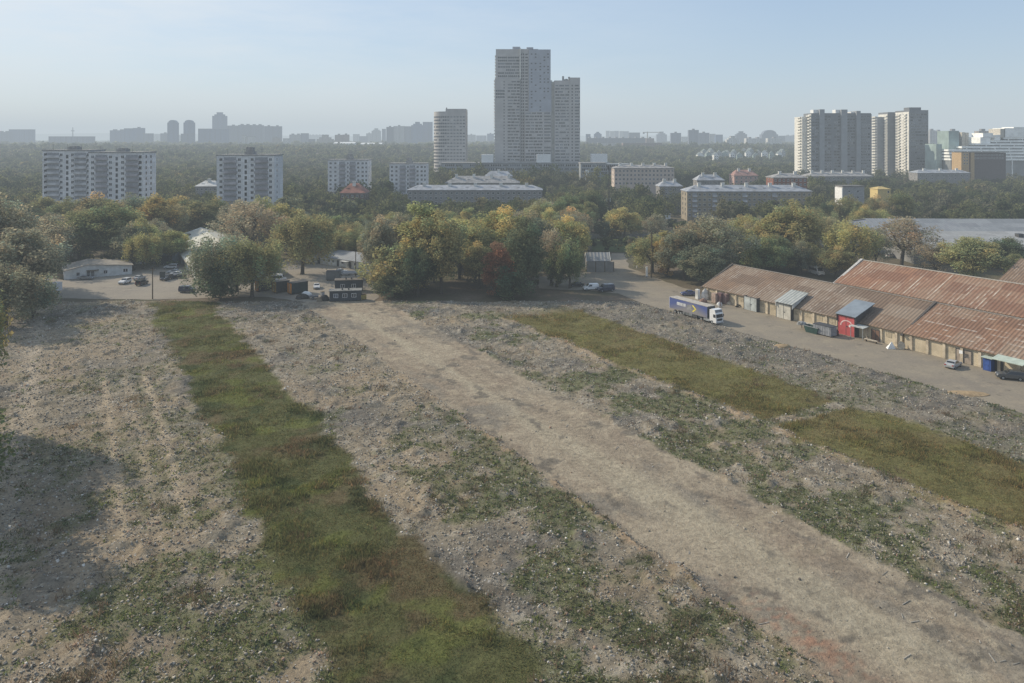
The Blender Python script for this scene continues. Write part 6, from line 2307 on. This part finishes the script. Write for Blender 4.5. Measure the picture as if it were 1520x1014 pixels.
heap('rubbish_heap', 'white and dark rubbish bags piled in the green skip', 1190, 489, 1.2, .9, .8, plain('mixed_rubbish', (0.3, 0.3, 0.29), 0.7, 0.3, 0, 0.6, 1.6), 41, 'rubbish', z=1.2)
x_, y_, _ = G(1283, 506.5)
t = thing('bench', 'pale wooden bench under the small tin porch by the red gate', 'bench', (x_, y_, .02), AU)
MB().span(0, 3.0, 0, .55, .5, .62).build('seat', plain('pale_board', (0.45, 0.4, 0.32), 0.85), t)
for a in (.2, 2.6):
    MB().span(a, a + .15, .05, .5, 0, .5).build('leg', WOOD, t)
x_, y_, _ = G(1338, 518)
t = thing('cable_drum', 'wooden cable drum lying by the rag heap at the shed joint', 'drum', (x_, y_, .75), AU + .6)
MB().tube((0, -.55, 0), (0, .55, 0), .4, .4, 12).build('core', WOOD, t)
for yy in (-.62, .55):
    MB().tube((0, yy, 0), (0, yy + .08, 0), .74, .74, 18).build('flange', plain('pale_board', (0.45, 0.4, 0.32), 0.85), t)
x_, y_, _ = G(1459, 549)
t = thing('portable_toilet', 'blue portable cabin with a pale green roof by the shed wall', 'portable toilet', (x_, y_, .02), AU)
MB().span(0, 1.5, 0, 1.4, 0, 2.5).build('wall', plain('blue_plastic', (0.03, 0.075, 0.26), 0.5, 0.4, 0, 0.15, 1), t)
MB().span(-.2, 1.9, -.4, 1.6, 2.5, 2.64).build('roof', plain('pale_green_sheet', (0.42, 0.48, 0.41), 0.6), t)
MB().span(.3, 1.15, -.04, 0, .1, 2.1).build('door', plain('blue_plastic_door', (0.04, 0.09, 0.3), 0.5), t)

# ------------------------------------------------------------------ poles and mast
def pole(label, px, py, ytop, arm=True, mat=WOOD, r=.15):
    x, y, _ = G(px, py)
    h = (py - ytop) * y / F
    t = thing('utility_pole', label, 'pole', (x, y, -.05))
    MB().tube((0, 0, 0), (0, 0, h), r * 1.15, r * .8, 8).build('shaft', mat, t)
    if arm:
        a = MB().span(-.9, .9, -.06, .06, h - .7, h - .55).build('crossarm', WOOD, t)
        for q_ in (-.8, 0, .8):
            MB().tube((q_, 0, h - .55), (q_, 0, h - .3), .06, .05, 6).build('insulator', OFFWHITE, a)


pole('dark utility pole at the near edge of the left yard', 226.5, 444, 397)
pole('utility pole beside the leaning willow right of the central clump', 967, 412, 344)
pole('pole at the right end of the long white shed', 528, 410, 372, False)
pole('thin pole left of the tall white gable beyond the yard', 105, 391, 360, True)
x_, y_, _ = G(960, 411.5)
t = thing('gate_post', 'thick white gate post beside the pole and leaning willow', 'post', (x_, y_, 0))
MB().span(-.28, .28, -.28, .28, .35, 3.4).build('shaft', WHITE, t)
MB().span(-.5, .5, -.5, .5, 0, .35).build('base', CONC, t)
x_, y_, _ = G(946, 398)
t = thing('gate_post', 'short white post behind the thick white gate post', 'post', (x_, y_, 0))
MB().span(-.2, .2, -.2, .2, 0, 1.5).build('shaft', WHITE, t)
MB().span(-.25, .25, -.25, .25, 1.5, 1.62).build('cap', CONC, t)
x_, y_, _ = G(904, 340)
t = thing('telecom_mast', 'tall thin lattice mast with antennas rising over the wood', 'mast', (x_, y_, 0))
Hm = 92 * y_ / F
m = MB()
for (a, b_) in ((-.45, -.45), (.45, -.45), (0, .5)):
    m.tube((a, b_, 0), (a * .45, b_ * .45, Hm), .09, .06, 5)
for k in range(22):
    f0, f1 = k / 22, (k + 1) / 22
    s0, s1 = 1 - .55 * f0, 1 - .55 * f1
    c3 = [(-.45, -.45), (.45, -.45), (0, .5)]
    for j in range(3):
        a, b_ = c3[j], c3[(j + 1) % 3]
        m.tube((a[0] * s0, a[1] * s0, Hm * f0), (b_[0] * s1, b_[1] * s1, Hm * f1), .035, .035, 4)
m.build('lattice', DARK_STEEL, t)
for k, (z_, n_) in enumerate(((Hm - .5, 3), (Hm * .47, 3), (Hm * .32, 3))):
    r_ = MB()
    r_.tube((-1.2, 0, z_), (1.2, 0, z_), .06, .06, 5)
    r_.tube((0, -1.2, z_), (0, 1.2, z_), .06, .06, 5)
    br_ = r_.build('bracket', DARK_STEEL, t)
    for j in range(n_):
        a = 2 * PI * j / n_ + k
        MB().span(math.cos(a) * 1.1 - .16, math.cos(a) * 1.1 + .16, math.sin(a) * 1.1 - .1, math.sin(a) * 1.1 + .1, z_ - .9, z_ + .9).build('antenna', STEEL if k else DARK_STEEL, br_)
x_, y_, _ = G(991, 331)
t = thing('billboard', 'small white and black roadside board beside the tan block', 'billboard', (x_, y_, 0), .2)
MB().span(-1.6, 1.6, -.1, .1, 2.2, 5.2).build('panel', WHITE, t)
MB().span(-1.5, 1.5, -.13, -.11, 4.3, 4.9).build('dark_band', DARK_STEEL, t)
MB().tube((0, 0, 0), (0, 0, 2.2), .14, .14, 6).build('post', STEEL, t)

# ------------------------------------------------------------------ skyline: each far block is a thing of its own
FAR = {'blue': far_wall('far_blue', (0.11, 0.18, 0.32)), 'grey': far_wall('far_grey', (0.19, 0.225, 0.30)), 'pale': far_wall('far_pale', (0.46, 0.46, 0.46)), 'beige': far_wall('far_beige', (0.40, 0.35, 0.31)),
       'dark': far_wall('far_dark', (0.075, 0.10, 0.16)), 'white': far_wall('far_white', (0.62, 0.61, 0.58), 3.0, 4.0, .6), 'brick': far_wall('far_brick', (0.27, 0.19, 0.17))}
FROOF = plain('far_roof', (0.2, 0.2, 0.21), 0.9)
# (x0, x1, top row, distance, tone, cap): cap d = dome, s = stepped, b = roof box, n = none
SKY = [(-6, 13, 196, 2500, 'grey', 'b'), (13, 46, 192.5, 2600, 'blue', 'n'), (72, 135, 203, 2300, 'grey', 'n'), (163, 184, 193.5, 2500, 'blue', 'b'), (184, 197, 191, 2450, 'blue', 'n'), (197, 212, 190, 2500, 'blue', 'b'),
       (212, 225, 198.5, 2450, 'grey', 'n'), (227, 238, 199.5, 3800, 'pale', 'n'), (238, 250, 198, 2600, 'grey', 'b'), (248.3, 262.5, 182, 2300, 'blue', 'd'), (262.6, 269, 201, 3200, 'pale', 'n'), (272.3, 286.8, 182, 2300, 'blue', 'd'),
       (268.5, 286, 199, 2200, 'grey', 'n'), (294, 336, 191.5, 2350, 'blue', 'n'), (315, 334, 172, 2600, 'blue', 's'), (337, 353, 186.5, 2500, 'grey', 'b'), (353.5, 371, 185.5, 2500, 'grey', 'b'), (371.5, 389, 185.8, 2500, 'grey', 'b'),
       (392, 404, 187.3, 2450, 'grey', 'b'), (404.5, 417, 187.5, 2450, 'grey', 'b'), (366, 377, 203, 2100, 'white', 'n'), (359.5, 364, 201, 2100, 'white', 'n'), (404, 415, 204.5, 2100, 'beige', 'b'), (420, 429, 206, 2100, 'white', 'n'),
       (429.5, 446, 199.8, 2500, 'pale', 'b'), (446.3, 457, 198.3, 2450, 'grey', 'n'), (457.5, 466.5, 207, 2200, 'grey', 'n'), (457, 486, 200.5, 4200, 'pale', 'b'), (470, 493, 206.5, 2300, 'beige', 's'), (497, 508, 200.2, 2300, 'brick', 'b'),
       (508.5, 517.5, 199.8, 2300, 'brick', 'b'), (524, 533, 199.5, 3300, 'pale', 'n'), (533, 545, 202.5, 3000, 'grey', 'n'), (543.5, 552, 198, 3100, 'pale', 'b'), (551.5, 564.5, 194.2, 3000, 'pale', 's'), (567, 572, 191.8, 2700, 'grey', 'n'),
       (573.5, 583.5, 188.5, 2400, 'dark', 'b'), (584, 600, 187.2, 2450, 'pale', 'b'), (600.5, 610, 188, 2450, 'grey', 'n'), (610.5, 628, 185.8, 2450, 'blue', 's'), (627.5, 641.5, 181.5, 2500, 'blue', 'n'),
       (693, 706, 200, 3000, 'pale', 'b'), (707, 722, 201.5, 3200, 'grey', 'n'), (723, 733, 198.5, 2900, 'blue', 'b'),
       (871, 960, 205, 2100, 'dark', 'b'), (870, 876.5, 199.5, 2300, 'blue', 'n'), (882, 893, 198.8, 2400, 'blue', 's'), (899.5, 905, 194.5, 3400, 'pale', 'n'), (906, 912, 195, 3400, 'pale', 'n'), (912.3, 918.5, 194.6, 3450, 'grey', 'n'),
       (919.5, 925.5, 195, 3400, 'pale', 'n'), (926, 933.5, 195.2, 3400, 'grey', 'n'), (934, 950, 197.2, 2600, 'dark', 'n'), (888, 915, 212.4, 1700, 'white', 'n'), (925, 983, 212.6, 1650, 'brick', 'n'), (959.5, 971, 205.3, 2000, 'brick', 'b'),
       (975, 990, 199.6, 3000, 'grey', 's'), (996, 1011, 197.4, 2100, 'grey', 'b'), (1011.5, 1022, 203.5, 3000, 'pale', 'n'), (1022.5, 1037.3, 193, 2000, 'grey', 'b'), (1037.6, 1053, 197.2, 2150, 'grey', 'b'), (1053.3, 1062, 199.2, 2500, 'pale', 'n'),
       (1062.3, 1073, 200.3, 2400, 'blue', 'n'), (1079, 1098, 207.2, 1800, 'white', 's'), (1093, 1109, 199.3, 2700, 'dark', 's'), (1108, 1132, 205.5, 1900, 'white', 'b'), (1131, 1155, 199.5, 2400, 'grey', 'd'), (1140, 1161, 205.3, 1900, 'white', 'b'),
       (1155.5, 1166, 202, 2600, 'grey', 'n'), (1166.5, 1182.5, 201.3, 3200, 'grey', 'b'), (1183, 1191, 195, 1500, 'dark', 's'), (1186.5, 1192.5, 183, 900, 'dark', 'n'),
       (1380.5, 1389, 193.5, 1700, 'pale', 'b'), (1389.5, 1400, 194.8, 1800, 'grey', 'b'), (1400.5, 1412, 196, 1750, 'grey', 'n'), (1413, 1421, 194.3, 1300, 'pale', 'b'), (1453, 1470, 194.5, 1200, 'beige', 'b'), (1472, 1487, 196, 1300, 'white', 'b')]
cnt = {}
CAPN = {'d': 'domed', 's': 'step-topped', 'b': 'flat-topped', 'n': 'plain'}
for (a, b_, yt, Y, tone, cap) in sorted(SKY):
    x0, x1 = XA(a, Y), XA(b_, Y)
    h = ZA(yt, Y)
    wd = x1 - x0
    zn = 'far left of the round tower' if a < 400 else 'between the left white tower and the round tower' if a < 642 else 'behind the central towers' if a < 735 else 'between the central and right towers' if a < 1190 else 'beyond the right-hand towers'
    kk = (tone, cap, zn)
    cnt[kk] = cnt.get(kk, 0) + 1
    slim = 'low long' if wd > 2.2 * h else ('slim' if h > 2.4 * wd else 'broad')
    t = thing('skyline_block', f'{ordinal(cnt[kk] - 1)} {CAPN[cap]} {tone} block from the left, {zn}', 'building', (x0, Y, 0), 0, 'hazy blocks on the skyline')
    dp = min(24, max(12, wd * .5))
    m = MB()
    m.span(0, wd, 0, dp, 0, h)
    if cap == 's':
        m.span(wd * .15, wd * .85, 2, dp - 2, h, h + wd * .12)
        m.span(wd * .32, wd * .68, 3, dp - 3, h + wd * .12, h + wd * .26)
    m.build('wall', FAR[tone], t)
    r_ = MB()
    if cap == 'd':
        pts = [(wd / 2 + wd * .42 * math.cos(PI * k / 12), wd * .27 * math.sin(PI * k / 12)) for k in range(13)]
        r_.add([(x, 1, h + z) for x, z in pts] + [(x, dp - 1, h + z) for x, z in pts], [tuple(range(13)), tuple(range(25, 12, -1))] + [(i, i + 1, i + 14, i + 13) for i in range(12)])
    elif cap == 'b':
        n_ = max(1, int(wd / 18))
        for k in range(n_):
            xc = wd * (k + .5) / n_
            r_.span(xc - 3, xc + 3, 3, dp - 3, h, h + 3.4)
    else:
        r_.span(-.4, wd + .4, -.4, dp + .4, h + (0 if cap != 's' else .01), h + 1.0) if cap == 'n' else r_.span(wd * .3, wd * .7, 2.5, dp - 2.5, h + wd * .26, h + wd * .28)
    r_.build('roof', FROOF if cap != 'd' else FAR[tone], t)
# pale halls and the crane
for (a, b_, yt, Y, lb) in ((495, 526, 211.3, 1900, 'long low white hall on the forest edge left of the round tower'), (535, 566, 212.4, 1950, 'second long low white hall, nearer the round tower')):
    t = thing('hall', lb, 'hall', (XA(a, Y), Y, 0))
    wd = XA(b_, Y) - XA(a, Y)
    MB().span(0, wd, 0, 40, 0, ZA(yt + 1.5, Y)).build('wall', WHITE, t)
    MB().gable(0, wd, 0, 40, ZA(yt + 1.5, Y), ZA(yt - .4, Y), .5).build('roof', WHITE, t)
Y = 2300
t = thing('tower_crane', 'tower crane standing on the skyline right of the central towers', 'crane', (XA(961, Y), Y, 0))
MB().span(-1.3, 1.3, -1.3, 1.3, 0, ZA(195.5, Y)).build('mast', plain('crane_ochre', (0.3, 0.22, 0.12), 0.7), t)
MB().span(-14, 42, -.9, .9, ZA(197, Y), ZA(196, Y)).build('jib', plain('crane_ochre', (0.3, 0.22, 0.12), 0.7), t)
MB().span(-14, -9, -1.6, 1.6, ZA(199, Y), ZA(197, Y)).build('counterweight', CONC, t)
Y = 3500
t = thing('telecom_mast', 'thin mast on the pale hills at the far left horizon', 'mast', (XA(108, Y), Y, 0))
MB().tube((0, 0, 0), (0, 0, ZA(189, Y)), 4.5, 1.6, 6).build('shaft', DARK_STEEL, t)
MB().span(-5, 5, -5, 5, ZA(195, Y), ZA(193.5, Y)).build('platform', DARK_STEEL, t)
# townhouses on the rise between the central and right towers
rg2 = random.Random(5)
cols_ = [WHITE, plain('th_grey', (0.36, 0.38, 0.37), 0.8), plain('th_green', (0.30, 0.37, 0.34), 0.8), plain('th_cream', (0.55, 0.53, 0.47), 0.8)]
DKROOF = plain('th_roof', (0.12, 0.15, 0.15), 0.7)
for k in range(22):
    px = 1036 + k * 5.9 + rg2.uniform(-1, 1)
    Y = 1250 + rg2.uniform(-60, 60) + (60 if k % 2 else -40)
    hh = ZA(rg2.uniform(220.5, 224.5) + (3.5 if k % 2 == 0 else 0), Y) - 3 - float(rise(Y)) * .9
    wd = rg2.uniform(6.5, 9.5)
    t = thing('townhouse', f'{ordinal(k)} townhouse from the left in the pale gabled cluster', 'house', (XA(px, Y), Y, float(rise(Y)) * .9), rg2.uniform(-.25, .25), 'pale gabled townhouses beyond the wood')
    gm_ = MB()
    gm_.span(0, wd, 0, 10, 0, hh)
    gm_.add([(0, 0, hh), (wd, 0, hh), (wd / 2, 0, hh + 4), (0, .2, hh), (wd, .2, hh), (wd / 2, .2, hh + 4)], [(0, 1, 2), (5, 4, 3)])
    gm_.build('wall', cols_[k % 4], t)
    r_ = MB()
    r_.add([(-.3, -.3, hh), (wd / 2, -.3, hh + 4.3), (wd / 2, 10.3, hh + 4.3), (-.3, 10.3, hh), (wd + .3, -.3, hh), (wd + .3, 10.3, hh)], [(0, 1, 2, 3), (1, 4, 5, 2)])
    r_.build('roof', DKROOF, t)
    windows(t, [(wd * q_, -.03, hh - 2.5 - 3.2 * f, 1.5, 1.7, 0, WM0) for q_ in (.28, .72) for f in range(3) if hh - 2.5 - 3.2 * f > 2])
# pale ridges at the end of the view
hl_ = MB()
HN = 160
vs = []
for k in range(HN + 1):
    x = -7500 + 15000 * k / HN
    hgt = 40 + 75 * float(fbm(np.array([x]), np.array([0.0]), 1900, 401, 4)[0]) + 45 * max(0, 1 - abs(x + 3700) / 2600)
    vs += [(x, 7600, -2), (x, 7900, hgt), (x, 8800, -2)]
hl_.add(vs, [(3 * k, 3 * k + 3, 3 * k + 4, 3 * k + 1) for k in range(HN)] + [(3 * k + 1, 3 * k + 4, 3 * k + 5, 3 * k + 2) for k in range(HN)])
tag(hl_.build('hills', plain('wooded_hills', (0.08, 0.09, 0.06), 0.95, 0.1, 0, 0.4, 0.01)), kind='structure')

# loose goods about the central yard and the near edge of the dirt road
for k, (px, py, w_, h_, cl, lb) in enumerate(((470, 449, 1.3, 1.0, (0.24, 0.2, 0.15), 'tan crate at the yard edge right of the flat trailer'),
                                              (441, 445, 1.0, .8, (0.1, 0.1, 0.1), 'dark crate left of the flat trailer'),
                                              (536, 446, 1.6, 1.4, (0.4, 0.3, 0.1), 'ochre crate at the right end of the dark site cabin'),
                                              (478, 441, .9, 1.3, (0.35, 0.35, 0.35), 'pale grey crate between the trailer and the site cabin'))):
    x_, y_, _ = G(px, py)
    t = thing('crate', lb, 'crate', (x_, y_, .1), .3 * k)
    MB().span(0, w_, 0, w_ * .8, .12, h_).build('body', plain('crate_%d' % k, cl, 0.85, 0.2, 0, 0.3, 1.5), t)
    MB().span(-.04, w_ + .04, -.04, w_ * .8 + .04, h_, h_ + .07).build('lid', WOOD, t)
    MB().span(0, w_, .1, .25, 0, .12).build('skid', WOOD, t)

# the land rises gently beyond the housing
hs = MB()
yr_ = [940 + 45 * k for k in range(18)] + [1800, 2600, 4000, 7600]
vs = []
for y in yr_:
    z = float(rise(y)) - .03
    vs += [(-9500, y, z), (9500, y, z)]
hs.add(vs, [(2 * k, 2 * k + 1, 2 * k + 3, 2 * k + 2) for k in range(len(yr_) - 1)])
tag(hs.build('terrain', gm), kind='structure')
